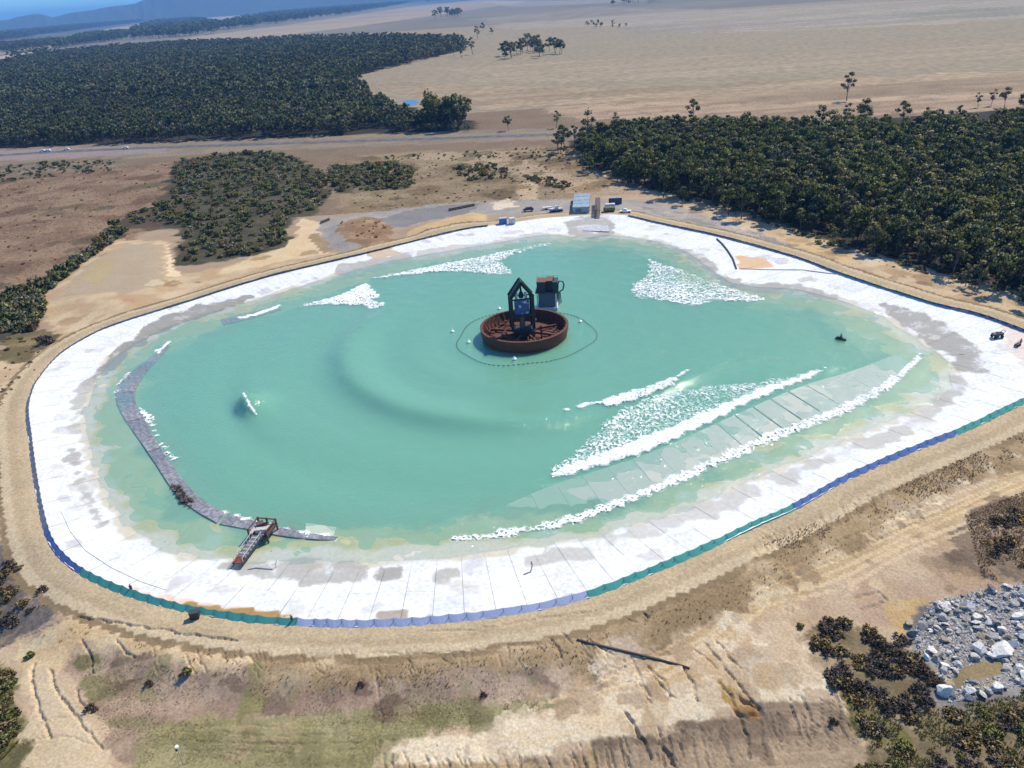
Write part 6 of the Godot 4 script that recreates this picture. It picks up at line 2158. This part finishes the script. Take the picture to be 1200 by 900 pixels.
func joined(d: Dictionary, bark: Color) -> ArrayMesh:
	# trunk and crown as one mesh, for trees too many to be told apart
	var a: Array = d.crown.surface_get_arrays(0)
	var b: Array = d.trunk.surface_get_arrays(0)
	var v: PackedVector3Array = a[Mesh.ARRAY_VERTEX]
	var n: PackedVector3Array = a[Mesh.ARRAY_NORMAL]
	var c: PackedColorArray = a[Mesh.ARRAY_COLOR]
	var bi: Variant = b[Mesh.ARRAY_INDEX]
	var bv: PackedVector3Array = b[Mesh.ARRAY_VERTEX]
	var bn: PackedVector3Array = b[Mesh.ARRAY_NORMAL]
	var order: PackedInt32Array = bi if bi != null else PackedInt32Array(range(bv.size()))
	for i in order:
		v.append(bv[i])
		n.append(bn[i])
		c.append(bark)
	var arr := []
	arr.resize(Mesh.ARRAY_MAX)
	arr[Mesh.ARRAY_VERTEX] = v
	arr[Mesh.ARRAY_NORMAL] = n
	arr[Mesh.ARRAY_COLOR] = c
	var m := ArrayMesh.new()
	m.add_surface_from_arrays(Mesh.PRIMITIVE_TRIANGLES, arr)
	return m

func bush_clumps(r: RandomNumberGenerator, k: int) -> Array:
	var o: Array = [[Vector3(0, 0.45, 0), 0.6]]
	for i in k:
		var a := TAU * i / k + r.randf_range(-0.5, 0.5)
		var d := r.randf_range(0.35, 0.75)
		o.append([Vector3(cos(a) * d, r.randf_range(0.25, 0.7), sin(a) * d), r.randf_range(0.3, 0.5)])
	return o

func thinned(a: PackedVector2Array, least: float) -> PackedVector2Array:
	# leave gaps where the ground carries fewer trees
	var o := PackedVector2Array()
	for q in a:
		if soft(q.x * 0.45, q.y * 0.45) * 0.75 + fine(q.x * 0.05, q.y * 0.05) * 0.25 > least:
			o.append(q)
	return o

func by_nearness(a: PackedVector2Array) -> Array:
	var l: Array = []
	for q in a:
		l.append(q)
	l.sort_custom(func(p, q): return p.length_squared() < q.length_squared())
	return l

func plant_tree(kinds: Array, i: int, called: String, at: Vector3, scale_: Vector3, turn: float, label: String, group: String, bark: Material, leaf: Material) -> void:
	var t := thing(called, label, "tree", at, turn, group)
	t.scale = scale_
	obj("trunk", kinds[i].trunk, bark, t)
	obj("crown", kinds[i].crown, leaf, t)

func build_vegetation() -> void:
	var leaf := leaf_mat()
	var bark := mat(0.22, 0.19, 0.16, 0.9, "grain", 0.4)
	var bark_dark := mat(0.09, 0.075, 0.065, 0.9, "grain", 0.4)
	var olive := [Color(0.153, 0.180, 0.078), Color(0.188, 0.207, 0.088), Color(0.133, 0.158, 0.078), Color(0.208, 0.212, 0.121)]
	var deep := [Color(0.101, 0.137, 0.068), Color(0.122, 0.158, 0.078), Color(0.150, 0.169, 0.094)]
	var ash := [Color(0.208, 0.224, 0.162), Color(0.184, 0.197, 0.131), Color(0.244, 0.240, 0.177)]
	var gums: Array = []
	for k in 4: gums.append(gum(200 + k, 11.0 + k, 3.2 + 0.2 * k, 0.32, olive, 60, 0.44, 11))
	for k in 3: gums.append(gum(220 + k, 10.0 + k, 3.4, 0.30, deep, 70, 0.42, 10))
	for k in 2: gums.append(gum(240 + k, 12.0, 2.7, 0.34, ash, 46, 0.40, 10))
	# --- the right-hand wood
	rng.seed = 900
	var wood := poly([676, 178, 700, 194, 735, 212, 775, 224, 870, 247, 960, 281, 1060, 306, 1200, 341, 1330, 376, 1450, 180, 1200, 152, 1130, 158, 1060, 160, 1000, 158, 930, 162, 860, 160, 800, 162, 740, 162, 690, 166])
	var spots := by_nearness(thinned(scatter(wood, 2700, 4.0, rng), 0.34) + thinned(scatter(Geometry2D.offset_polygon(wood, 12.0)[0], 700, 9.0, rng), 0.45))
	var rest := PackedVector2Array()
	var labels := ["olive green gum tree in the wood bordering the pool", "olive green gum tree in the wood bordering the pool", "olive green gum tree in the wood bordering the pool", "olive green gum tree in the wood bordering the pool", "deep green rounded gum tree in the wood bordering the pool", "deep green rounded gum tree in the wood bordering the pool", "deep green rounded gum tree in the wood bordering the pool", "thin ash grey gum tree in the wood bordering the pool", "thin ash grey gum tree in the wood bordering the pool"]
	for i in spots.size():
		var q: Vector2 = spots[i]
		var pt := px(1230, 350, 0.0)
		if i < 230 and q.x < pt.x + 40.0:
			var k := rng.randi() % gums.size()
			var s := rng.randf_range(0.5, 1.2)
			plant_tree(gums, k, "gum_tree", Vector3(q.x, ground_height(q.x, q.y) - 0.1, q.y), Vector3(s * 1.1, s, s * 1.1), rng.randf() * TAU, labels[k], "gum trees of the pool-side wood", bark if k % 3 else bark_dark, leaf)
		else:
			rest.append(q)
	var parts: Array = [PackedVector2Array(), PackedVector2Array(), PackedVector2Array()]
	for q in rest: parts[rng.randi() % 3].append(q)
	for k in 3:
		var kk: int = [1, 5, 7][k]
		many("gum_wood", ["olive gums packed in the depth of the pool-side wood", "deep green gums packed in the depth of the pool-side wood", "ash grey gums packed in the depth of the pool-side wood"][k], "wood", joined(gums[kk], Color(0.18, 0.16, 0.14)), leaf, parts[k], func(q: Vector2, r: RandomNumberGenerator): return Vector3(1.1, 1.0, 1.1) * r.randf_range(0.6, 1.3), true, [Color(0.9, 0.9, 0.9), Color(1.2, 1.1, 0.85), Color(0.6, 0.7, 0.68), Color(1.0, 1.05, 0.75), Color(0.75, 0.75, 0.7), Color(0.8, 0.85, 0.8)])
	# undergrowth along its edge
	var shrub: Array[ArrayMesh] = []
	var rs := RandomNumberGenerator.new()
	rs.seed = 61
	for k in 3: shrub.append(crown(300 + k, bush_clumps(rs, 6), 34, 0.19, [Color(0.186, 0.206, 0.096), Color(0.156, 0.183, 0.090), Color(0.234, 0.235, 0.125)]))
	for k in 2: shrub.append(crown(320 + k, bush_clumps(rs, 5), 30, 0.18, [Color(0.285, 0.288, 0.220), Color(0.246, 0.250, 0.186)]))
	for k in 2: shrub.append(crown(340 + k, bush_clumps(rs, 6), 34, 0.17, [Color(0.210, 0.162, 0.119), Color(0.165, 0.135, 0.107), Color(0.255, 0.183, 0.127)]))
	var fringe := scatter(poly([676, 186, 735, 214, 775, 227, 870, 251, 960, 286, 1060, 311, 1200, 347, 1290, 370, 1290, 358, 1200, 334, 1060, 300, 960, 275, 870, 243, 775, 220, 700, 190]), 420, 1.6, rng)
	many("undergrowth", "low grey green undergrowth along the edge of the pool-side wood", "undergrowth", shrub[3], leaf, fringe, func(q: Vector2, r: RandomNumberGenerator): return Vector3(1.6, 1.3, 1.6) * r.randf_range(0.6, 1.4), true, [Color(1, 1, 1), Color(0.8, 0.85, 0.7), Color(1.1, 0.95, 0.8)])
	# --- single trees of the paddock and the highway edge: x, y of the foot, height in pixels, kind, words
	var singles := [
		[596, 153, 20, 0, "small lone gum tree beside the highway, dark tuft of leaves"], [652, 150, 22, 7, "leaning tufted gum tree above the highway"], [688, 176, 52, 8, "tall bare trunked gum at the tip of the pool-side wood"], [720, 152, 22, 7, "slim gum tree just past the tip of the pool-side wood"], [761, 150, 15, 0, "small gum tree poking above the wood's far edge"],
		[813, 140, 26, 5, "round crowned gum tree alone on the bare paddock"], [951, 150, 16, 4, "small bushy gum tree beside the forked one"], [961, 150, 30, 0, "forked gum tree standing before the tallest one"], [992, 118, 36, 7, "tallest slender gum tree with its crown high over the paddock"], [993, 148, 30, 7, "bare lower gum tree under the tallest slender one"], [1010, 150, 38, 1, "full gum tree beside the tallest slender one"], [1059, 144, 28, 5, "dense dark gum tree on the near edge of the paddock"], [1036, 150, 18, 4, "small round tree between the full gum and the dense one"],
		[742, 152, 14, 4, "small dark tree at the wood's far edge near the slim gum"], [782, 152, 12, 5, "low round tree behind the far edge of the pool-side wood"], [880, 152, 16, 5, "bushy tree rising over the far edge of the pool-side wood"], [905, 154, 20, 1, "olive tree rising over the wood beside the bushy one"], [932, 152, 16, 4, "small dark tree between the olive tree and the forked gum"], [1086, 144, 20, 1, "olive gum near the dense dark one on the paddock edge"], [1102, 142, 16, 5, "low dark tree near the low spreading one"],
		[1123, 137, 15, 5, "low spreading tree on the paddock edge"], [1146, 126, 20, 8, "windswept gum beside the grey yard, leaning over its shadow"], [1161, 124, 22, 8, "windswept gum in the middle of the three by the yard"], [1177, 126, 26, 1, "windswept gum last of the three by the yard"], [1196, 130, 24, 5, "dark gum tree at the grey yard's corner"],
		[549, 154, 10, 5, "tiny round bush tree by the highway"], [532, 66, 14, 7, "thin tree at the corner of the highway wood"], [541, 68, 16, 8, "thin pale tree beyond the corner of the highway wood"], [554, 64, 26, 7, "slim pale tree pair standing out in the paddock"], [560, 46, 22, 7, "far slim tree in the paddock behind the pale pair"], [576, 40, 8, 4, "small distant bush alone in the paddock"], [566, 36, 10, 4, "small distant tree alone in the paddock"],
	]
	for q in singles:
		var p := px(q[0], q[1], 0.0)
		var hh: float = q[2] * metres_per_pixel(p)
		var kind: Dictionary = gums[q[3]]
		var tall: float = (kind.crown as ArrayMesh).get_aabb().end.y
		var s := minf(hh * 0.9, 28.0) / tall
		plant_tree(gums, q[3], "lone_gum_tree", p, Vector3(s * 1.05, s, s * 1.05), rng.randf() * TAU, q[4], "single trees of the paddock", bark, leaf)
	# the grove in the paddock, two far clumps, the highway trees
	var groups := [
		[[586, 71, 660, 66, 662, 62, 620, 58, 588, 62], 22, 24.0, "gum tree of the dense grove out in the paddock", "grove_tree", "trees of the paddock grove"],
		[[500, 155, 545, 154, 545, 148, 500, 146], 18, 24.0, "straggly gum tree in the line beside the highway", "highway_tree", "trees beside the highway"],
		[[508, 24, 545, 21, 540, 17, 512, 18], 16, 36.0, "tree of the small far clump above the highway wood's corner", "far_clump_tree", "trees of the small far clump"],
		[[710, 8, 775, 4, 776, 0, 714, 3], 22, 38.0, "tree of the far clump at the top of the paddock", "far_clump_tree", "trees of the far clump"],
		[[676, 33, 742, 34, 742, 27, 690, 26], 16, 11.0, "tiny far tree in the scattered row across the paddock", "far_row_tree", "scattered far trees"],
	]
	for g in groups:
		var at := scatter(poly(g[0]), g[1], 0.0, rng)
		for q in at:
			var k := rng.randi() % 7
			var s: float = g[2] * rng.randf_range(0.75, 1.15) / 12.5
			plant_tree(gums, k, g[4], Vector3(q.x, 0, q.y), Vector3(s * 1.1, s, s * 1.1), rng.randf() * TAU, g[3], g[5], bark, leaf)
	# --- the highway wood and the far strips of wood
	var far_gums: Array = []
	for k in 3: far_gums.append(joined(gum(400 + k, 14.0, 4.6, 0.3, [Color(0.118, 0.140, 0.090), Color(0.148, 0.163, 0.103), Color(0.100, 0.122, 0.081)] if k < 2 else [Color(0.202, 0.198, 0.162), Color(0.161, 0.163, 0.129)], 26, 0.95, 8), Color(0.20, 0.18, 0.16)))
	var near_left := scatter(poly([-60, 178, 0, 173, 200, 166, 400, 158, 500, 154, 545, 150, 470, 141, 440, 124, 420, 118, 300, 122, 100, 130, -60, 136]), 4200, 5.6, rng)
	var left := scatter(poly([-160, 136, 0, 131, 100, 128, 300, 120, 420, 116, 438, 114, 430, 108, 410, 98, 424, 88, 490, 73, 548, 58, 535, 50, 440, 47, 330, 50, 200, 54, 120, 60, 60, 66, 0, 78, -160, 92]), 11000, 8.2, rng)
	near_left = thinned(near_left, 0.36)
	left = thinned(left, 0.33)
	var tints := [Color(1, 1, 1), Color(1.12, 1.05, 0.95), Color(0.85, 0.92, 0.95), Color(1.0, 1.0, 1.0), Color(0.8, 0.9, 0.8)]
	for k in 3:
		var a := PackedVector2Array()
		for i in near_left.size():
			if i % 3 == k: a.append(near_left[i])
		many("highway_wood", ["dark gums of the wood's near side across the highway", "green gums of the wood's near side across the highway", "ashen gums of the wood's near side across the highway"][k], "wood", far_gums[k], leaf, a, func(q: Vector2, r: RandomNumberGenerator): return Vector3(0.85, 0.95, 0.85) * r.randf_range(0.5, 1.25), true, tints)
		var b := PackedVector2Array()
		for i in left.size():
			if i % 3 == k: b.append(left[i])
		many("highway_wood_depth", ["dark gums in the far depth of the wood across the highway", "green gums in the far depth of the wood across the highway", "ashen gums in the far depth of the wood across the highway"][k], "wood", far_gums[k], leaf, b, func(q: Vector2, r: RandomNumberGenerator): return Vector3(1.25, 1.15, 1.25) * r.randf_range(0.6, 1.35), true, tints)
	var strips := [
		[[-40, 66, 0, 62, 60, 55, 60, 50, 0, 55, -40, 60], 420, "low wood in front of the pale far paddock"],
		[[62, 58, 100, 52, 150, 46, 150, 39, 110, 42, 66, 52], 520, "dark far wood between two pale paddocks"],
		[[152, 47, 178, 46, 250, 40, 262, 34, 230, 24, 186, 26, 160, 36], 900, "scrubby rise beyond the highway wood"],
		[[258, 36, 300, 31, 400, 18, 480, 4, 478, 0, 400, 9, 320, 17, 262, 29], 1300, "long dark strip of wood slanting across the far paddocks"],
		[[-60, 54, 0, 48, 100, 34, 170, 22, 230, 13, 300, 6, 300, 2, 200, 11, 100, 27, 0, 41, -60, 48], 2600, "hazy wooded plain below the blue hills"],
		[[0, 71, 30, 67, 62, 64, 62, 61, 30, 64], 14, "few trees on the pale paddock beyond the highway wood"],
		[[300, 8, 400, -2, 560, -12, 800, -14, 800, -10, 560, -4, 420, 4, 320, 12], 900, "farthest strip of wood under the hills"],
	]
	for g in strips:
		var at := scatter(poly(g[0]), g[1], 0.0, rng)
		var far_scale := 1.0 + clampf((-at[0].y - 1500.0) / 4000.0, 0.0, 1.4)
		many("far_wood", g[2], "wood", far_gums[1], leaf, at, func(q: Vector2, r: RandomNumberGenerator): return Vector3(1.7, 1.0, 1.7) * r.randf_range(0.8, 1.3) * far_scale, true, tints)
	# --- scrub around the pool
	var scrubs := [
		[[205, 190, 260, 181, 330, 179, 378, 200, 390, 228, 378, 243, 336, 258, 342, 280, 305, 297, 262, 303, 206, 309, 206, 292, 222, 270, 205, 262, 150, 262, 150, 250, 200, 236], 1150, 170, "bush of the wide scrub patch between the oval clearing and the gravel road", 1.0],
		[[386, 196, 460, 190, 486, 202, 482, 220, 440, 223, 390, 226], 330, 60, "bush of the scrub patch above the gravel road", 1.0],
		[[526, 198, 575, 192, 596, 200, 592, 210, 550, 212], 110, 30, "bush on the low green rise above the gravel yard", 0.8],
		[[612, 206, 640, 208, 672, 218, 660, 222, 625, 214], 70, 10, "bush of the brown scrub by the dirt track junction", 0.6],
		[[0, 352, 40, 336, 100, 296, 135, 266, 150, 270, 112, 299, 52, 344, 46, 384, 0, 392], 260, 70, "bush in the dark thicket between brown grass and the oval clearing", 1.25],
		[[-60, 205, 60, 190, 135, 188, 130, 200, 60, 208, 0, 214, -60, 220], 170, 10, "bush of the low scrub just below the highway", 0.8],
		[[420, 186, 500, 180, 640, 174, 690, 190, 690, 200, 600, 184, 500, 188], 90, 10, "bush scattered on the dry grass below the highway", 0.55],
	]
	for g in scrubs:
		var at := by_nearness(scatter(poly(g[0]), g[1], 1.5, rng))
		var more: Array = [PackedVector2Array(), PackedVector2Array(), PackedVector2Array()]
		for i in at.size():
			var q: Vector2 = at[i]
			if i < g[2]:
				var k: int = [0, 1, 2, 0, 1, 2, 3, 4, 5][rng.randi() % 9]
				var o := obj("scrub_bush", shrub[k], leaf, self, Vector3(q.x, (ground_height(q.x, q.y) if in_near(q.x, q.y) else 0.0) - 0.1, q.y))
				var s: float = (0.8 + 2.0 * pow(rng.randf(), 1.6)) * g[4]
				o.scale = Vector3(s, s * rng.randf_range(0.8, 1.3), s)
				o.rotation.y = rng.randf() * TAU
				meta(o, ("dark green " if k < 3 else "ash grey " if k < 5 else "brown ") + g[3], "bush", "bushes: " + g[3].substr(8))
			else:
				more[[0, 0, 0, 1, 1, 2][rng.randi() % 6]].append(q)
		for k in 3:
			if more[k].size():
				many("scrub", ["dense green bushes filling the ", "grey bushes filling the ", "brown bushes filling the "][k] + g[3].substr(g[3].find("the ") + 4 if g[3].find("the ") >= 0 else 0), "scrub", shrub[[0, 3, 5][k]], leaf, more[k], func(q: Vector2, r: RandomNumberGenerator): return Vector3(1.0, r.randf_range(0.8, 1.3), 1.0) * (0.8 + 2.0 * pow(r.randf(), 1.6)) * g[4], true, tints)
	# low shrubs dotted over the dry grass
	for g in [[[-60, 215, 130, 196, 210, 192, 190, 262, 60, 330, -60, 400], 260, "small dark shrubs dotted over the russet field"], [[395, 190, 690, 172, 730, 215, 640, 232, 560, 238, 420, 248], 420, "small dark shrubs dotted over the dry grass by the gravel yard"], [[395, 262, 440, 255, 458, 276, 430, 288], 40, "weeds growing on the brown spoil mound"], [[0, 395, 60, 390, 40, 440, 0, 480], 40, "weeds on the slope below the dark thicket"], [[800, 238, 870, 246, 1060, 306, 1200, 343, 1200, 352, 1060, 316, 870, 254], 120, "weeds along the sand at the edge of the pool-side wood"]]:
		many("low_shrubs", g[2], "scrub", shrub[5], leaf, scatter(poly(g[0]), g[1], 0.0, rng), func(q: Vector2, r: RandomNumberGenerator): return Vector3(1.0, 0.7, 1.0) * (0.3 + 0.8 * pow(r.randf(), 2.0)), true, [Color(1, 1, 1), Color(1.3, 1.4, 0.9), Color(0.8, 0.8, 0.8), Color(1.6, 1.4, 1.1)])
	# --- dark scrub at the lower right
	var thorn: Array[ArrayMesh] = []
	for k in 3: thorn.append(crown(360 + k, bush_clumps(rs, 7), 60, 0.13, [[Color(0.117, 0.100, 0.096), Color(0.164, 0.138, 0.133)], [Color(0.234, 0.184, 0.110), Color(0.304, 0.229, 0.117)], [Color(0.214, 0.229, 0.087), Color(0.273, 0.275, 0.110)]][k]))
	var patches := [
		[[950, 742, 975, 730, 1000, 728, 1040, 742, 1070, 748, 1080, 768, 1060, 775, 1000, 772, 955, 770], 40, [0, 0, 1], "on the sandy edge"],
		[[966, 788, 1010, 776, 1060, 772, 1100, 790, 1092, 815, 1080, 835, 1020, 828, 985, 810], 48, [0, 0, 0, 1], "below the rubble heap"],
		[[1000, 830, 1060, 838, 1130, 830, 1215, 812, 1240, 900, 1000, 920, 1020, 868], 72, [1, 2, 1, 0], "at the foot of the bare bank"],
		[[1150, 610, 1230, 590, 1240, 680, 1180, 678, 1150, 650], 28, [0, 1], "on the burnt rise above the rubble heap"],
		[[0, 655, 30, 668, 56, 700, 40, 730, 0, 738], 20, [0, 1], "on the ashen slope outside the pool end"],
		[[0, 784, 14, 792, 18, 830, 24, 870, 0, 890], 24, [2, 1], "on the green knoll beside the dirt mound"],
	]
	for g in patches:
		var at := scatter(poly(g[0], FRONT - 0.8), g[1], 0.7, rng)
		for q in at:
			var k: int = g[2][rng.randi() % g[2].size()]
			var o := obj("thorn_bush", thorn[k], leaf, self, Vector3(q.x, near_height(q.x, q.y) - 0.1, q.y))
			var s := rng.randf_range(0.55, 1.5)
			o.scale = Vector3(s * 1.2, s * rng.randf_range(0.5, 0.8), s * 1.2)
			o.rotation.y = rng.randf() * TAU
			meta(o, ["leafless charcoal thorn bush ", "brown thorn bush ", "olive thorn bush "][k] + g[3], "bush", "thorn bushes " + g[3])
	for q in [[219, 790, 2, 0.9, "lone round olive bush on the sandy shoulder in front of the pool"], [938, 735, 2, 0.6, "tiny olive bush alone by the dark scrub's sandy edge"], [977, 847, 0, 0.6, "small dark bush alone on the bare eroded bank"], [423, 803, 0, 0.5, "small dark clod bush at the end of the brown flat"], [567, 815, 0, 0.45, "dark tussock alone on the brown flat"], [55, 402, 0, 2.2, "dark brown bush beside the track at the pool end"], [107, 832, 0, 0.8, "dark bush at the foot of the dirt mound"], [36, 770, 2, 0.8, "olive bush on top of the dirt mound"], [175, 802, 0, 0.6, "dark bush between brown flat and sandy shoulder"]]:
		var p := on_ground(q[0], q[1])
		var o := obj("single_bush", thorn[q[2]], leaf, self, p - Vector3(0, 0.08, 0))
		o.scale = Vector3.ONE * q[3] * 1.3
		meta(o, q[4], "bush")
	# --- tufts of dry grass
	var l := Leaves.new()
	var rt := RandomNumberGenerator.new()
	rt.seed = 5
	for k in 11:
		var a := rt.randf() * TAU
		var tip := Vector3(cos(a), 0, sin(a)) * rt.randf_range(0.1, 0.5) + Vector3.UP * rt.randf_range(0.5, 1.0)
		var side := Vector3(-sin(a), 0, cos(a)) * 0.09
		var foot := Vector3(cos(a), 0, sin(a)) * 0.1
		for p in [foot - side, tip, foot + side]:
			l.v.append(p)
			l.n.append((Vector3.UP + Vector3(cos(a), 0, sin(a)) * 0.5).normalized())
			l.c.append(Color(1, 1, 1))
	var tuft := l.mesh()
	var straw := [Color(0.405, 0.297, 0.149), Color(0.297, 0.216, 0.115), Color(0.486, 0.378, 0.203)]
	var mauve := [Color(0.270, 0.189, 0.135), Color(0.203, 0.149, 0.108), Color(0.351, 0.257, 0.189)]
	var green := [Color(0.257, 0.243, 0.095), Color(0.203, 0.196, 0.081), Color(0.324, 0.284, 0.121)]
	var bank_ring := PackedVector2Array()
	for q in scatter(Geometry2D.offset_polygon(rim, 13.0)[0], 60000, 0.0, rng):
		var d := -sample(dist_rim, q.x, q.y)
		if d > 8.0 and d < 13.0 and q.y > -190.0 and fine(q.x * 0.2, q.y * 0.2) > 0.42:
			bank_ring.append(q)
	many("bank_grass", "dry straw grass on the bank outside the service track", "grass", tuft, leaf, bank_ring, func(q: Vector2, r: RandomNumberGenerator): return Vector3.ONE * r.randf_range(0.2, 0.5), true, straw)
	var fields := [
		[[90, 774, 300, 800, 520, 788, 680, 774, 714, 790, 690, 816, 560, 842, 300, 840, 180, 868, 134, 888, 100, 810], 7000, mauve, 0.17, "sparse mauve brown weeds of the flat in front of the pool"],
		[[160, 899, 170, 872, 210, 850, 420, 840, 650, 822, 700, 810, 600, 845, 450, 872, 440, 899], 9000, green, 0.13, "short green grass of the mown strip"],
		[[1000, 800, 1060, 830, 1200, 808, 1230, 899, 1000, 899, 1020, 868], 5000, green, 0.36, "rank grass between the thorn bushes"],
		[[880, 652, 1000, 600, 1100, 556, 1200, 512, 1200, 535, 1020, 618, 900, 664], 4500, mauve, 0.28, "grey weeds on the eroded bank of the track"],
		[[1130, 606, 1200, 578, 1230, 690, 1150, 676], 4000, mauve, 0.3, "brown weeds on the burnt rise"],
		[[0, 784, 14, 790, 18, 826, 28, 870, 0, 899], 1500, green, 0.4, "rank grass on the green knoll"],
		[[-40, 222, 0, 212, 130, 196, 210, 192, 200, 235, 185, 262, 128, 290, 60, 328, 0, 368, -60, 400], 12000, [Color(0.30, 0.20, 0.13), Color(0.24, 0.16, 0.11), Color(0.36, 0.25, 0.17)], 0.45, "russet grass of the field beside the wide scrub patch"],
		[[390, 186, 560, 176, 690, 172, 720, 200, 760, 228, 640, 236, 560, 240, 420, 250], 8000, straw, 0.4, "dry grass between the highway and the gravel yard"],
	]
	for g in fields:
		var at := scatter(poly(g[0], FRONT if g[0][1] > 480 else 0.0), g[1], 0.0, rng)
		var thin := PackedVector2Array()
		for q in at:
			if soft(q.x * 0.8, q.y * 0.8) + 0.5 * fine(q.x * 0.3, q.y * 0.3) > 0.68:
				thin.append(q)
		many("dry_grass", g[4], "grass", tuft, leaf, thin, func(q: Vector2, r: RandomNumberGenerator): return Vector3(1.2, 1.0, 1.2) * r.randf_range(0.5, 1.3) * g[3], true, g[2])
